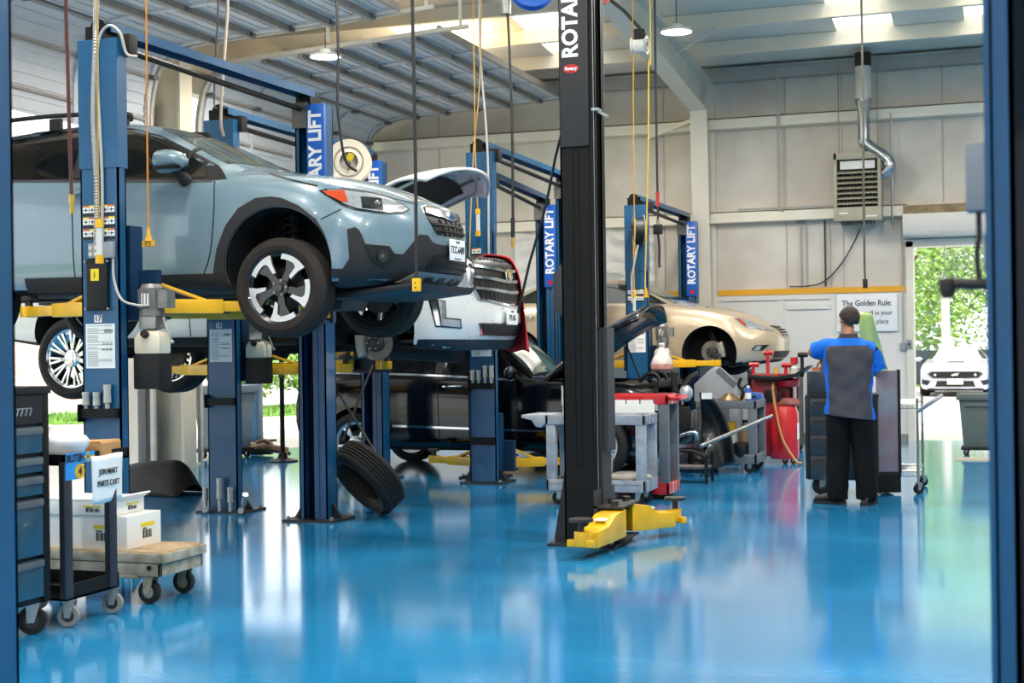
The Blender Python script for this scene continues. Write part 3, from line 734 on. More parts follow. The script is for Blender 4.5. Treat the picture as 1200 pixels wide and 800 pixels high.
def car_body(D):
    """D: nose, tail, w, zb, zs, ins (shoulder inset), zt (centre line), zh (hood height at the centre), roofw, cab (0 hood .. 1 cabin), bow, nose_prof, tail_prof, dz"""
    g = {k: k1(D[k]) for k in ('w', 'zb', 'zs', 'ins', 'zt', 'roofw', 'cab', 'bow')}
    npf, tpf = k1(D['nose_prof']), k1(D['tail_prof'])
    nose, tail = D['nose'], D['tail']; dz = D.get('dz', 0.)
    def half(x):
        w, zb, zs, ins, zt, rw, c = (g[k](x) for k in ('w', 'zb', 'zs', 'ins', 'zt', 'roofw', 'cab'))
        ws = w-ins; h = zs-zb
        hood = [(ws-.035, zs+.45*(zt-zs)), (.80*ws, zs+.72*(zt-zs)), (.55*ws, zs+.9*(zt-zs)), (.28*ws, zs+.985*(zt-zs))]
        zr = zt
        cab = [(ws-.03, zs+min(.02, .5*(zr-zs))), (ws-.03+(rw-ws+.03)*.55, zs+(zr-zs)*.52), (rw, zs+(zr-zs)*.86), (rw*.72, zs+(zr-zs)*.975)]
        up = [(a[0]*(1-c)+b_[0]*c, a[1]*(1-c)+b_[1]*c) for a, b_ in zip(hood, cab)]
        return [(0, zb), (.7*w, zb), (.93*w, zb+.012), (.985*w, zb+.1*h), (w, zb+.3*h), (w*1.004, zb+.58*h), (w*.996, zb+.84*h), (ws, zs)]+up+[(0, zt)]
    def warp(x, y, z):
        w = max(g['w'](x), .01); tn = max(0, min(1, (x-D.get('nose0', .3))/(nose-D.get('nose0', .3)))); tt = max(0, min(1, (D['tail0']-x)/(D['tail0']-tail)))
        r = min(1.2, abs(y)/w)
        return (x-g['bow'](x)*r**D.get('bowp', 2.6)-npf(z)*tn**1.5+tpf(z)*tt**1.5, y, z+dz)
    N = D.get('n', 64); xs = [nose+(tail-nose)*i/N for i in range(N+1)]
    bm = bmesh.new(); rings = []
    def ring(pts, x):
        L = [bm.verts.new(warp(x, y, z)) for y, z in pts]
        Rr = [L[0]]+[bm.verts.new(warp(x, -y, z)) for y, z in pts[1:-1]]+[L[-1]]
        return L+Rr[1:-1][::-1]
    for x in xs: rings.append(ring(half(x), x))
    def shrunk(x, s, dx):
        P = half(x); zc = (P[0][1]+P[-1][1])/2
        return ring([(y*s, zc+(z-zc)*s) for y, z in P], x)
    for s in (.86, .6, .33): rings.insert(0, shrunk(nose, s, 0)); rings.append(shrunk(tail, s, 0))
    n = len(rings[0])
    for i in range(len(rings)-1):
        for j in range(n): bm.faces.new([rings[i][j], rings[i][(j+1) % n], rings[i+1][(j+1) % n], rings[i+1][j]])
    for r, x in ((rings[0], nose), (rings[-1], tail)):
        P = half(x); c = bm.verts.new(warp(x, 0, (P[0][1]+P[-1][1])/2))
        for j in range(n): bm.faces.new([r[j], r[(j+1) % n], c])
    bmesh.ops.recalc_face_normals(bm, faces=bm.faces[:])
    me = bpy.data.meshes.new('body'); bm.to_mesh(me); bm.free()
    return me

def mod_apply(o):
    bpy.context.view_layer.update()
    dg = bpy.context.evaluated_depsgraph_get()
    me = bpy.data.meshes.new_from_object(o.evaluated_get(dg))
    o.modifiers.clear(); o.data = me

ARCHM = mat('wheel_well_liner', '#0c0c0d', .85, 0, .3, 9)
UNDER = mat('underbody_black', '#131416', .8, 0, .4, 6)
SEAM = mat('panel_gap', '#101214', .8, 0, .1)

def finish_body(D, paint, parent, arches, under_z=.0, cuts=()):
    """arches: (x, z, r); cut inboard to depth dep; cuts: extra cutter meshes"""
    me = car_body(D); o = bpy.data.objects.new('body', me); COL.objects.link(o)
    for m in (paint, ARCHM, UNDER): me.materials.append(m)
    s = o.modifiers.new('s', 'SUBSURF'); s.levels = 1; s.render_levels = 1
    mod_apply(o)
    for (x, z, r) in arches:
        for sy in (-1, 1):
            c = MB(); c.cyl((x, sy*.45, z), (x, sy*1.6, z), r, n=56); co_ = c.build('cut', ARCHM, None, smooth=0)
            bo = o.modifiers.new('b', 'BOOLEAN'); bo.object = co_; bo.operation = 'DIFFERENCE'; bo.solver = 'EXACT'
            mod_apply(o); bpy.data.objects.remove(co_)
    for c in cuts:
        bo = o.modifiers.new('b', 'BOOLEAN'); bo.object = c; bo.operation = 'DIFFERENCE'; bo.solver = 'EXACT'
        mod_apply(o); bpy.data.objects.remove(c)
    me = o.data
    while len(me.materials) < 3: me.materials.append(UNDER)
    for p in me.polygons:
        c = p.center; p.use_smooth = True
        a = 0
        for (x, z, r) in arches:
            if (c.x-x)**2+(c.z-z)**2 < (r*1.004)**2 and abs(c.y) > .4 and (abs(p.normal.y) < .3 or abs(c.y) < .5): a = 1
        if p.normal.z < -.75 and c.z < under_z: a = 2
        p.material_index = a
    me.set_sharp_from_angle(angle=radians(32))
    o.name = 'body'; o.parent = parent
    bpy.context.view_layer.update()
    bv = BVHTree.FromPolygons([v.co for v in me.vertices], [p.vertices[:] for p in me.polygons])
    return o, bv

def hit(bvh, ax, side, a, b_):
    D = {'x': V((-side, 0, 0)), 'y': V((0, -side, 0)), 'z': V((0, 0, -side))}[ax]
    o = {'x': V((0, a, b_)), 'y': V((a, 0, b_)), 'z': V((a, b_, 0))}[ax]-D*6
    h, n, i, d = bvh.ray_cast(o, D, 12)
    return h, n

def tyre(b, R, r, w, y=0., n=56):
    """tyre lathe about the y axis, centred on origin; R tyre radius, r rim radius, w width"""
    h = R-r
    pr = [(r-.005, -w*.40), (r+.02, -w*.5), (r+h*.5, -w*.53), (R-.03, -w*.47), (R-.008, -w*.40)]
    tr = []
    g = 4
    for i in range(g+1):
        y0 = -w*.36+w*.72*i/g
        if i < g: tr += [(R, y0+.004), (R, y0+w*.72/g-.008), (R-.008, y0+w*.72/g-.006), (R-.008, y0+w*.72/g+.002)]
    pr = pr+[(R-.002, -w*.37)]+tr[:-2]+[(R-.002, w*.37), (R-.008, w*.40), (R-.03, w*.47), (r+h*.5, w*.53), (r+.02, w*.5), (r-.005, w*.40)]
    b.lathe(pr, (0, y, 0), (0, 1, 0), n=n, closed=True)

def wheel(parent, c, R, r, w, style, side=-1, spin=0., steer=0., tm=None, tilt=0.):
    """wheel part (tyre) with rim sub-part; outer face looks along y*side"""
    b = MB(); M = Matrix.Translation(c) @ Matrix.Rotation(steer, 4, 'Z') @ Matrix.Rotation(tilt, 4, 'X'); b.M = M
    tyre(b, R, r, w); t = b.build('wheel', tm or RUBBER, parent, smooth=30)
    M2 = M @ (Matrix.Rotation(pi, 4, 'Z') if side > 0 else Matrix.Identity(4)) @ Matrix.Rotation(spin, 4, 'Y')
    f = -w*.42      # outer face
    b = MB(); b.M = M2
    b.lathe([(r+.012, f-.012), (r+.012, f+.006), (r-.018, f+.02), (r-.03, w*.4), (r-.02, w*.42), (r-.006, w*.42), (r-.006, f+.0)], (0, 0, 0), (0, 1, 0), n=56, closed=True)
    silver, dark = style.get('m', ALU), style.get('d', BLACK)
    rim = b.build('rim', style.get('lip', silver), t, smooth=30)
    b = MB(); b.M = M2
    kind = style['kind']; n = style.get('n', 5)
    if kind == 'twist':
        # dark pinwheel spokes
        for k in range(n):
            a = 2*pi*k/n
            def P(rr, da): return (rr*cos(a+da), rr*sin(a+da))
            b.prism([P(.045, -.5), P(.045, .5), P(.13, .22), P(r-.02, .34), P(r-.02, -.28), P(.12, -.22)], 'y', f+.012, f+.045)
        b.lathe([(.0, f+.0), (.06, f+.004), (.065, f+.02), (.065, f+.06), (0, f+.06)], (0, 0, 0), (0, 1, 0), n=24)
        b.build('spokes', dark, t, smooth=25)
        b = MB(); b.M = M2
        for k in range(n):
            a = 2*pi*k/n
            def Q(rr, da): return (rr*cos(a+da), rr*sin(a+da))
            A = [Q(r-.002, -.40+.125*i) for i in range(8)]; B_ = [Q(r-.04, .44-.12*i) for i in range(6)]
            pts = A+[Q(r-.04, .5)]+B_[:5]+[Q(r-.055, -.16), Q(.112, -.2), Q(.105, -.42), Q(r-.06, -.36)]
            b.prism(pts, 'y', f-.002, f+.02)
        b.build('machined_spoke_faces', silver, t, smooth=20)
    elif kind == 'multi':
        for k in range(n):
            a = 2*pi*k/n
            for da in ((-.11, .11) if style.get('pair') else (0,)):
                b.bar((.09*cos(a+da*.3), f+.02, .09*sin(a+da*.3)), ((r-.01)*cos(a+da), f+.015, (r-.01)*sin(a+da)), style.get('sw', .035), .03, up=(0, 1, 0))
        b.lathe([(.0, f-.01), (.06, f-.008), (.085, f+.004), (.1, f+.03), (0, f+.04)], (0, 0, 0), (0, 1, 0), n=28)
        b.build('spokes', silver, t, bevel=.004, smooth=30)
    # hub cap, nuts
    b = MB(); b.M = M2; b.lathe([(0, f-.012), (.026, f-.012), (.03, f-.004), (.03, f+.01), (0, f+.01)], (0, 0, 0), (0, 1, 0), n=20); b.build('hub_cap', style.get('cap', dark), t)
    b = MB(); b.M = M2
    for k in range(5):
        a = 2*pi*k/5+.3; b.cyl((.052*cos(a), f+.012, .052*sin(a)), (.052*cos(a), f-.006, .052*sin(a)), .009, n=8)
    b.build('wheel_nut', STEEL, t)
    # brake disc behind
    b = MB(); b.M = M2; b.lathe([(0, .0), (.07, 0), (.07, .02), (min(.15, r-.03), .02), (min(.15, r-.03), .045), (0, .045)], (0, 0, 0), (0, 1, 0), n=32); b.build('brake_disc', DSTEEL, t)
    return t

def brake_hub(parent, c, R, side=-1, cal=None, name='brake_disc'):
    b = MB(); b.M = Matrix.Translation(c) @ (Matrix.Rotation(pi, 4, 'Z') if side > 0 else Matrix.Identity(4))
    b.lathe([(R*.45, -.0), (R*.98, .0), (R, .004), (R, .024), (R*.98, .028), (R*.4, .028)], (0, 0, 0), (0, 1, 0), n=48, closed=True)
    d = b.build(name, mat('worn_disc', '#8d857a', .45, .6, .35, 10), parent)
    b = MB(); b.M = Matrix.Translation(c) @ (Matrix.Rotation(pi, 4, 'Z') if side > 0 else Matrix.Identity(4))
    b.lathe([(0, -.06), (R*.18, -.06), (R*.2, -.05), (R*.42, -.045), (R*.5, -.03), (R*.5, .0), (0, 0)], (0, 0, 0), (0, 1, 0), n=36)
    b.build('hub', DSTEEL, d)
    b = MB(); b.M = Matrix.Translation(c) @ (Matrix.Rotation(pi, 4, 'Z') if side > 0 else Matrix.Identity(4))
    Ms = b.M; b.bm.free()
    for k in range(6):
        b = MB(); b.M = Ms; a = 2*pi*k/6; b.cyl((R*.35*cos(a), -.045, R*.35*sin(a)), (R*.35*cos(a), -.085, R*.35*sin(a)), .008, n=8); b.build('wheel_stud', STEEL, d)
    b = MB(); b.M = Matrix.Translation(c)
    if cal: b.M = b.M @ Matrix.Rotation(cal, 4, 'Y')
    b.prism([(R*.62, -.09), (R*1.12, -.11), (R*1.18, 0), (R*1.12, .11), (R*.62, .09)], 'y', -.05, .07)
    b.build('caliper', mat('cast_caliper', '#a8a49c', .5, .5, .3, 12), d, bevel=.012)
    b = MB(); b.M = Matrix.Translation(c); s = -side
    b.cyl((0, .03*s, 0), (0, .3*s, 0), .05, n=14).bar((0, .08*s, .0), (-.04, .25*s, .45), .06, .06).bar((0, .1*s, -.06), (-.1, .5*s, -.1), .07, .05)
    b.tube([(-.04+.075*cos(i*.9), .25*s+.075*sin(i*.9), .15+i*.012) for i in range(40)], .011, 6)
    b.build('knuckle', UNDER, d)
    return d
def strut_spring(parent, c, top, name='strut'):
    b = MB(); c, top = V(c), V(top); b.tube([c, top], .03, 10); L = (top-c).length; d = (top-c).normalized()
    b.build(name, UNDER, parent)
    b = MB(); u = d.orthogonal().normalized(); w_ = d.cross(u)
    b.cyl(c.lerp(top, .42), c.lerp(top, .45), .085, n=20)
    b.tube([c.lerp(top, .45+.5*i/50)+(u*cos(i*.62)+w_*sin(i*.62))*.068 for i in range(51)], .011, 6); b.build('coil_spring', mat('spring_black', '#1c1c1e', .4), parent)

def pdir(bvh, pts, a, name, m, parent, off=.004, step=.05, thick=.012, mirror=False, smooth=40):
    """patch seen from a heading: a = 0 looks at the nose, 90 at the right-hand side; pts are 3D points on the body (right-hand side y < 0)"""
    A = radians(a); D = V((-cos(A), sin(A), 0)); H = V((sin(A), cos(A), 0))
    P2 = [(V(p).dot(H), p[2]) for p in pts]
    bm = bmesh.new(); bm.faces.new([bm.verts.new((p[0], p[1], 0)) for p in P2])
    for k in (0, 1):
        lo, hi = min(p[k] for p in P2), max(p[k] for p in P2); n = int((hi-lo)/step)
        for i in range(1, n+1):
            c = [0, 0, 0]; c[k] = lo+(hi-lo)*i/(n+1); no = [0, 0, 0]; no[k] = 1
            bmesh.ops.bisect_plane(bm, geom=bm.verts[:]+bm.edges[:]+bm.faces[:], plane_co=c, plane_no=no, dist=1e-5)
    bmesh.ops.triangulate(bm, faces=bm.faces[:]); bad = []
    for v in bm.verts:
        o = H*v.co.x+V((0, 0, v.co.y))-D*6
        h, n, i, d = bvh.ray_cast(o, D, 12)
        if h is None: bad.append(v); continue
        if n.dot(D) > 0: n = -n
        v.co = h+n*off
    bmesh.ops.delete(bm, geom=bad, context='VERTS')
    if thick:
        be = [e for e in bm.edges if e.is_boundary]; lo = {v: bm.verts.new(v.co+D*thick) for v in {v for e in be for v in e.verts}}
        for e in be:
            p, q = e.verts; bm.faces.new((p, q, lo[q], lo[p]))
    if mirror:
        for v in bm.verts: v.co.y = -v.co.y
    bmesh.ops.recalc_face_normals(bm, faces=bm.faces[:])
    me = bpy.data.meshes.new(name); bm.to_mesh(me); bm.free(); me.materials.append(m)
    for p in me.polygons: p.use_smooth = True
    me.set_sharp_from_angle(angle=radians(smooth))
    o = bpy.data.objects.new(name, me); COL.objects.link(o); o.parent = parent
    return o
def both(bvh, pts, a, name, m, parent, **k):
    r = pdir(bvh, pts, a, name, m, parent, **k); pdir(bvh, pts, a, name, m, parent, mirror=True, **k); return r
def line_pts(pts, w, a):
    """thin strip along 3D points lying on the body"""
    A = radians(a); H = V((sin(A), cos(A), 0)); Z = V((0, 0, 1))
    P = catmull(pts, 5) if len(pts) > 2 else [V(p) for p in pts]; L, R = [], []
    for i in range(len(P)):
        d = P[min(i+1, len(P)-1)]-P[max(i-1, 0)]; d2 = V((d.dot(H), d.z)); 
        if d2.length < 1e-6: d2 = V((1, 0))
        d2.normalize(); n = H*(-d2.y)+Z*d2.x
        L.append(P[i]+n*w/2); R.append(P[i]-n*w/2)
    return L+R[::-1]
def sidepoly(pts, y=-.9): return [(p[0], y, p[1]) for p in pts]
LENS = mat('clear_lamp_lens', '#c9cccf', .1, .55, .25, 22, coat=1.)
LENSD = mat('lamp_black_housing', '#101113', .2, 0, .3, 20, coat=1.)
AMBER = mat('amber_reflector', '#c2410c', .25, 0, .2, 20, coat=1.)
REDL = mat('red_lamp_lens', '#b80f18', .25, 0, .2, 20, coat=1.)
GRILLEB = mat('grille_black', '#0e0f10', .45)
PLATEM = mat('licence_plate_white', '#eceef0', .45, 0, .04)
# ------------------------------------------------------------------ the cars
PALEB = mat('pale_blue_car_paint', '#758d99', .26, .15, .05, 3, coat=.9)
WHITEC = mat('white_car_paint', '#e4e3de', .3, 0, .04, 3, coat=.8)
def add_specks(m):
    nt = m.node_tree; N = nt.nodes; L = nt.links; b = N['Principled BSDF']; src = b.inputs['Base Color'].links[0].from_socket
    tc = N.new('ShaderNodeTexCoord'); no = N.new('ShaderNodeTexNoise'); no.inputs['Scale'].default_value = 34; no.inputs['Detail'].default_value = 1
    L.new(tc.outputs['Object'], no.inputs['Vector']); sx = N.new('ShaderNodeSeparateXYZ'); L.new(tc.outputs['Object'], sx.inputs[0])
    a = N.new('ShaderNodeMapRange'); a.inputs[1].default_value = .70; a.inputs[2].default_value = .73; L.new(no.outputs['Fac'], a.inputs[0])
    c = N.new('ShaderNodeMapRange'); c.inputs[1].default_value = .75; c.inputs[2].default_value = .9; L.new(sx.outputs[0], c.inputs[0])
    mu = N.new('ShaderNodeMath'); mu.operation = 'MULTIPLY'; L.new(a.outputs[0], mu.inputs[0]); L.new(c.outputs[0], mu.inputs[1])
    mx = N.new('ShaderNodeMix'); mx.data_type = 'RGBA'; L.new(mu.outputs[0], mx.inputs[0]); L.new(src, mx.inputs[6]); mx.inputs[7].default_value = (.03, .025, .02, 1)
    L.new(mx.outputs[2], b.inputs['Base Color'])
add_specks(WHITEC)
BLACKC = mat('black_car_paint', '#030304', .15, 0, .1, 3, coat=.35)
GOLDC = mat('gold_car_paint', '#c6b499', .32, .35, .06, 3, coat=.8)
CLAD = mat('grey_black_cladding', '#222326', .65, 0, .15, 14, spec=.4)

# ---- pale blue crossover on lift 17
SUB = dict(nose=.97, tail=-3.5, tail0=-2.9, nose0=.3,
 w=[(-3.5, .80), (-2.7, .885), (-1.5, .9), (-.3, .9), (.3, .89), (.6, .865), (.97, .80)],
 zb=[(-3.5, .5), (-3, .36), (-2.5, .33), (.2, .33), (.6, .34), (.97, .37)],
 zs=[(-3.5, 1.12), (-2.2, 1.2), (-1.3, 1.15), (-.5, 1.12), (.2, 1.08), (.6, 1.0), (.97, .87)],
 ins=[(-3.5, .04), (-.5, .035), (.2, .05), (.97, .1)],
 zt=[(-3.5, 1.25), (-3.25, 1.46), (-2.6, 1.64), (-1.8, 1.69), (-1.4, 1.665), (-1.15, 1.605), (-.8, 1.45), (-.5, 1.32), (-.3, 1.25), (0, 1.205), (.4, 1.14), (.75, 1.045), (.97, .96)],
 roofw=[(-3.5, .55), (-2.5, .61), (-1.3, .62), (-.6, .68), (-.3, .74), (1, .74)],
 cab=[(-3.5, 1), (-.5, 1), (-.28, .5), (-.12, 0), (.97, 0)],
 bow=[(-3.5, -.2), (-2.5, 0), (-1.2, .12), (-.3, .2), (.2, .12), (.6, .2), (.97, .36)],
 nose_prof=[(.33, .10), (.45, .03), (.6, .0), (.75, .01), (.88, .05), (.97, .12), (1.1, .2)],
 tail_prof=[(.3, .1), (.6, 0), (.9, .05), (1.3, .25)])
SUBL = (-4.824, 9.76, 1.578)
sub = thing('crossover_car', 'pale blue crossover with dark cladding raised on the lift numbered 17', 'car', SUBL)
sub_body, sub_bv = finish_body(SUB, PALEB, sub, [(-.02, .50, .41), (-2.67, .50, .41)], under_z=.6)

# ---- white SUV with raised bonnet on lift 18
ESC = dict(nose=1.03, tail=-4.45, tail0=-3.9, nose0=.45,
 w=[(-4.45, .93), (-3.5, 1.01), (-.3, 1.015), (.5, 1.0), (1.03, .93)],
 zb=[(-4.45, .5), (-3.4, .4), (0, .4), (.5, .34), (1.03, .33)],
 zs=[(-4.45, 1.25), (-.6, 1.24), (.3, 1.2), (.8, 1.14), (1.03, 1.05)],
 ins=[(-4.45, .05), (-.3, .05), (.5, .06), (1.03, .1)],
 zt=[(-4.45, 1.6), (-4.3, 1.82), (-3.5, 1.93), (-2.2, 1.95), (-1.75, 1.9), (-1.2, 1.6), (-.8, 1.38), (-.5, 1.35), (.3, 1.32), (.75, 1.26), (1.03, 1.18)],
 roofw=[(-4.45, .68), (-2, .72), (-1, .78), (1.03, .8)],
 cab=[(-4.45, 1), (-1, 1), (-.75, .5), (-.55, 0), (1.03, 0)],
 bow=[(-4.45, -.1), (-3.5, 0), (-1.5, .1), (-.8, .16), (0, .05), (.6, .1), (1.03, .3)],
 nose_prof=[(.3, .16), (.45, .05), (.6, .0), (.8, .02), (1.0, .04), (1.2, .1)],
 tail_prof=[(.3, .05), (1.0, 0), (1.9, .2)], bowp=3.2)
ESCL = (-5.58, 12.95, 1.124)
esc = thing('white_suv', 'white mud-specked suv with raised bonnet and chrome grille on lift 18', 'car', ESCL)
# open engine bay
bay = MB(); bay.prism([(-.72, 1.0), (.8, 1.0), (.86, 1.6), (-.72, 1.6)], 'y', -.76, .76); bay = bay.build('cut', UNDER, smooth=0)
esc_body, esc_bv = finish_body(ESC, WHITEC, esc, [(-.02, .55, .47), (-3.27, .5, .45)], under_z=.6, cuts=[bay])

# ---- black SUV on the floor
SUV = dict(nose=.93, tail=-3.97, tail0=-3.4, nose0=.3,
 w=[(-3.97, .88), (-3.2, .94), (-1.5, .955), (-.3, .955), (.4, .94), (.93, .86)],
 zb=[(-3.85, .45), (-3.2, .3), (-2.5, .26), (.2, .26), (.93, .3)],
 zs=[(-3.85, 1.12), (-2.8, 1.17), (-1.0, 1.1), (.2, 1.03), (.6, .96), (.93, .85)],
 ins=[(-3.85, .06), (-.3, .05), (.4, .07), (.93, .12)],
 zt=[(-3.85, 1.25), (-3.65, 1.45), (-3.0, 1.64), (-2.1, 1.7), (-1.5, 1.66), (-1.2, 1.56), (-.95, 1.33), (-.76, 1.16), (-.5, 1.1), (.3, 1.06), (.7, .99), (.93, .92)],
 roofw=[(-3.85, .6), (-2.5, .68), (-1.3, .66), (-.8, .74), (.93, .76)],
 cab=[(-3.85, 1), (-.9, 1), (-.72, .5), (-.55, 0), (.93, 0)],
 bow=[(-3.85, -.15), (-3, 0), (-1.3, .1), (-.75, .2), (0, .08), (.5, .16), (.93, .34)],
 nose_prof=[(.25, .1), (.5, .0), (.75, .03), (.95, .12)],
 tail_prof=[(.3, .05), (.8, 0), (1.3, .25)])
SUVL = (-4.42, 16.36, 0)
suv = thing('black_suv', 'black suv on the floor with its bonnet up and front end taken apart', 'car', SUVL)
bay = MB(); bay.prism([(-.55, .5), (1.2, .5), (1.2, 1.5), (-.55, 1.5)], 'y', -.7, .7); bay = bay.build('cut', UNDER, smooth=0)
suv_body, suv_bv = finish_body(SUV, BLACKC, suv, [(0, .37, .41), (-2.98, .37, .41)], under_z=.5, cuts=[bay])

# ---- gold sedan on the far lift
LEX = dict(nose=.94, tail=-3.85, tail0=-3.3, nose0=.3,
 w=[(-3.85, .80), (-3.0, .895), (-1.5, .91), (-.3, .91), (.4, .9), (.94, .80)],
 zb=[(-3.85, .3), (-3, .17), (-2.5, .12), (.2, .12), (.94, .18)],
 zs=[(-3.85, .95), (-2.8, 1.02), (-1.5, .99), (-.8, .96), (.2, .86), (.6, .74), (.94, .58)],
 ins=[(-3.85, .08), (-.3, .06), (.4, .09), (.94, .16)],
 zt=[(-3.85, 1.02), (-3.3, 1.1), (-3.0, 1.16), (-2.5, 1.34), (-1.9, 1.41), (-1.4, 1.385), (-1.05, 1.28), (-.65, 1.115), (-.33, 1.0), (.1, .925), (.5, .82), (.8, .71), (.94, .64)],
 roofw=[(-3.85, .66), (-2.5, .58), (-1.4, .58), (-.7, .68), (.94, .74)],
 cab=[(-3.85, 0), (-3.3, 0), (-3.0, 1), (-.6, 1), (-.4, .5), (-.22, 0), (.94, 0)],
 bow=[(-3.85, -.2), (-3, 0), (-1.4, .12), (-.65, .2), (0, .08), (.5, .2), (.94, .42)],
 nose_prof=[(.1, .12), (.3, .02), (.45, .0), (.6, .06), (.75, .2)],
 tail_prof=[(.2, .1), (.6, 0), (1.0, .08)])
LEXL = (-3.84, 20.0, 1.04)
lex = thing('gold_sedan', 'champagne gold sedan without its front wheel raised by the back wall', 'car', LEXL)
lex_body, lex_bv = finish_body(LEX, GOLDC, lex, [(-.02, .31, .375), (-2.775, .31, .375)], under_z=.35)
# ---- details of the pale blue crossover
B, bv = sub, sub_bv
W_SUB = dict(kind='twist', n=5, m=ALU, d=mat('gloss_black_alloy', '#121315', .25, 0, .2, 20, coat=.6), lip=mat('gloss_black_alloy', '#121315'))
wheel(B, (0, -.8, .345), .352, .242, .225, W_SUB, -1, spin=.25, tm=TYREB)
wheel(B, (0, .8, .345), .352, .242, .225, W_SUB, 1, spin=1.0, tm=TYREB)
wheel(B, (-2.67, -.8, .33), .352, .242, .225, W_SUB, -1, spin=.6, tm=TYREB)
wheel(B, (-2.67, .8, .33), .352, .242, .225, W_SUB, 1, spin=.1, tm=TYREB)
for s in (-1, 1): strut_spring(B, (-.02, s*.62, .42), (-.06, s*.56, .95))
win = both(bv, [(-2.95, -.7, 1.27), (-2.2, -.8, 1.222), (-1.3, -.83, 1.192), (-.62, -.83, 1.155), (-.645, -.742, 1.235), (-.891, -.666, 1.37), (-1.15, -.6, 1.5), (-1.40, -.568, 1.57), (-1.84, -.557, 1.605), (-2.4, -.55, 1.6), (-2.8, -.55, 1.53)], 90, 'side_window', GLASSD, B, off=.006)
both(bv, [(-3.02, -.7, 1.25), (-2.2, -.8, 1.2), (-1.3, -.83, 1.17), (-.53, -.83, 1.13), (-.44, -.84, 1.132), (-.575, -.74, 1.25), (-.88, -.63, 1.396), (-1.15, -.6, 1.52), (-1.4, -.568, 1.592), (-1.84, -.5, 1.628), (-2.4, -.5, 1.625), (-2.86, -.55, 1.55)], 90, 'window_frame', BLACK, B, off=.003)
both(bv, [(-1.62, -.6, 1.6), (-1.78, -.6, 1.605), (-1.76, -.83, 1.2), (-1.6, -.83, 1.19)], 90, 'door_pillar', mat('pillar_black', '#1a1a1c', .35), B, off=.01)
both(bv, line_pts([(-.83, -.7, 1.4), (-.85, -.83, 1.17)], .035, 90), 90, 'quarter_divider', BLACK, B, off=.01)
patch(bv, [(-.40, 0), (-.43, -.35), (-.535, -.67), (-.76, -.585), (-.99, -.515), (-1.22, -.45), (-1.28, -.2), (-1.3, 0), (-1.28, .2), (-1.22, .45), (-.99, .515), (-.76, .585), (-.535, .67), (-.43, .35)], 'z', 1, 'windscreen', GLASST, B, off=.006)
both(bv, line_pts([(-.164, -.705, 1.175), (.039, -.79, 1.11), (.268, -.80, 1.05)], .012, 90), 90, 'panel_gap', SEAM, B, off=.002, thick=.004)
both(bv, line_pts([(.415, -.745, 1.036), (.589, -.60, 1.013), (.743, -.455, .962), (.83, -.344, .938)], .01, 45), 45, 'panel_gap', SEAM, B, off=.002, thick=.004)
both(bv, line_pts([(.453, -.825, .88), (.389, -.857, .845), (.319, -.875, .811)], .008, 75), 75, 'panel_gap', SEAM, B, off=.002, thick=.004)
both(bv, line_pts([(-.532, -.85, 1.123), (-.515, -.894, .948), (-.532, -.901, .705), (-.56, -.897, .57), (-.61, -.887, .458)], .009, 90), 90, 'panel_gap', SEAM, B, off=.002, thick=.004)
both(bv, line_pts([(-1.752, -.848, 1.186), (-1.715, -.898, .938), (-1.708, -.899, .622), (-1.702, -.889, .46)], .009, 90), 90, 'panel_gap', SEAM, B, off=.002, thick=.004)
both(bv, line_pts([(-2.9, -.84, 1.235), (-2.245, -.844, 1.205), (-1.3, -.85, 1.158), (-.55, -.854, 1.122)], .014, 90), 90, 'belt_trim', mat('belt_trim_grey', '#3c4043', .4), B, off=.005)
both(bv, [(-2.15, -.9, .33), (-2.15, -.9, .47), (-.6, -.9, .462), (-.44, -.9, .46), (-.44, -.9, .345)], 90, 'sill_cladding', CLAD, B, off=.012, thick=.02)
arch = [(-.535, .35), (-.53, .444), (-.49, .63), (-.417, .792), (-.314, .914), (-.183, .978), (-.063, .984), (.018, .97), (.152, .912), (.282, .815), (.337, .721), (.361, .655)]
inn = [(-.02+.414*cos(t), .5+.414*sin(t)) for t in [radians(a) for a in range(22, 203, 9)]]
for dx in (0, -2.65):
    both(bv, sidepoly([(x+dx, z) for x, z in arch+inn+[(-.425, .35)]]), 90, 'arch_cladding', CLAD, B, off=.014, thick=.03)
# headlights
both(bv, [(.285, -.833, 1.014), (.33, -.807, 1.027), (.44, -.743, 1.022), (.513, -.675, 1.012), (.65, -.544, .982), (.774, -.491, .925), (.814, -.469, .889), (.793, -.536, .856), (.724, -.638, .851), (.658, -.708, .854), (.543, -.776, .872), (.448, -.815, .908), (.338, -.829, .978)], 60, 'headlight', LENSD, B, off=.006)
both(bv, [(.33, -.8, 1.018), (.44, -.743, 1.015), (.513, -.675, 1.004), (.65, -.55, .974), (.774, -.5, .917), (.80, -.48, .888), (.78, -.54, .866), (.72, -.638, .862), (.65, -.708, .866), (.543, -.77, .884), (.46, -.81, .918)], 60, 'lamp_lens', LENS, B, off=.010)
both(bv, [(.31, -.83, 1.008), (.435, -.749, 1.011), (.482, -.779, .93), (.451, -.808, .925), (.345, -.827, .98)], 60, 'turn_reflector', AMBER, B, off=.014)
both(bv, [(.54, -.704, .968), (.645, -.591, .957), (.69, -.657, .875), (.575, -.753, .884)], 60, 'projector_housing', LENSD, B, off=.014)
p = hit(bv, 'x', 1, -.62, .91)
for s in (-1, 1):
    c, n = hit(bv, 'x', 1, s*.66, .915); b = MB(); b.ball(c-V((.01, 0, 0)), .034, 14); b.build('projector_lens', GLASST, B)
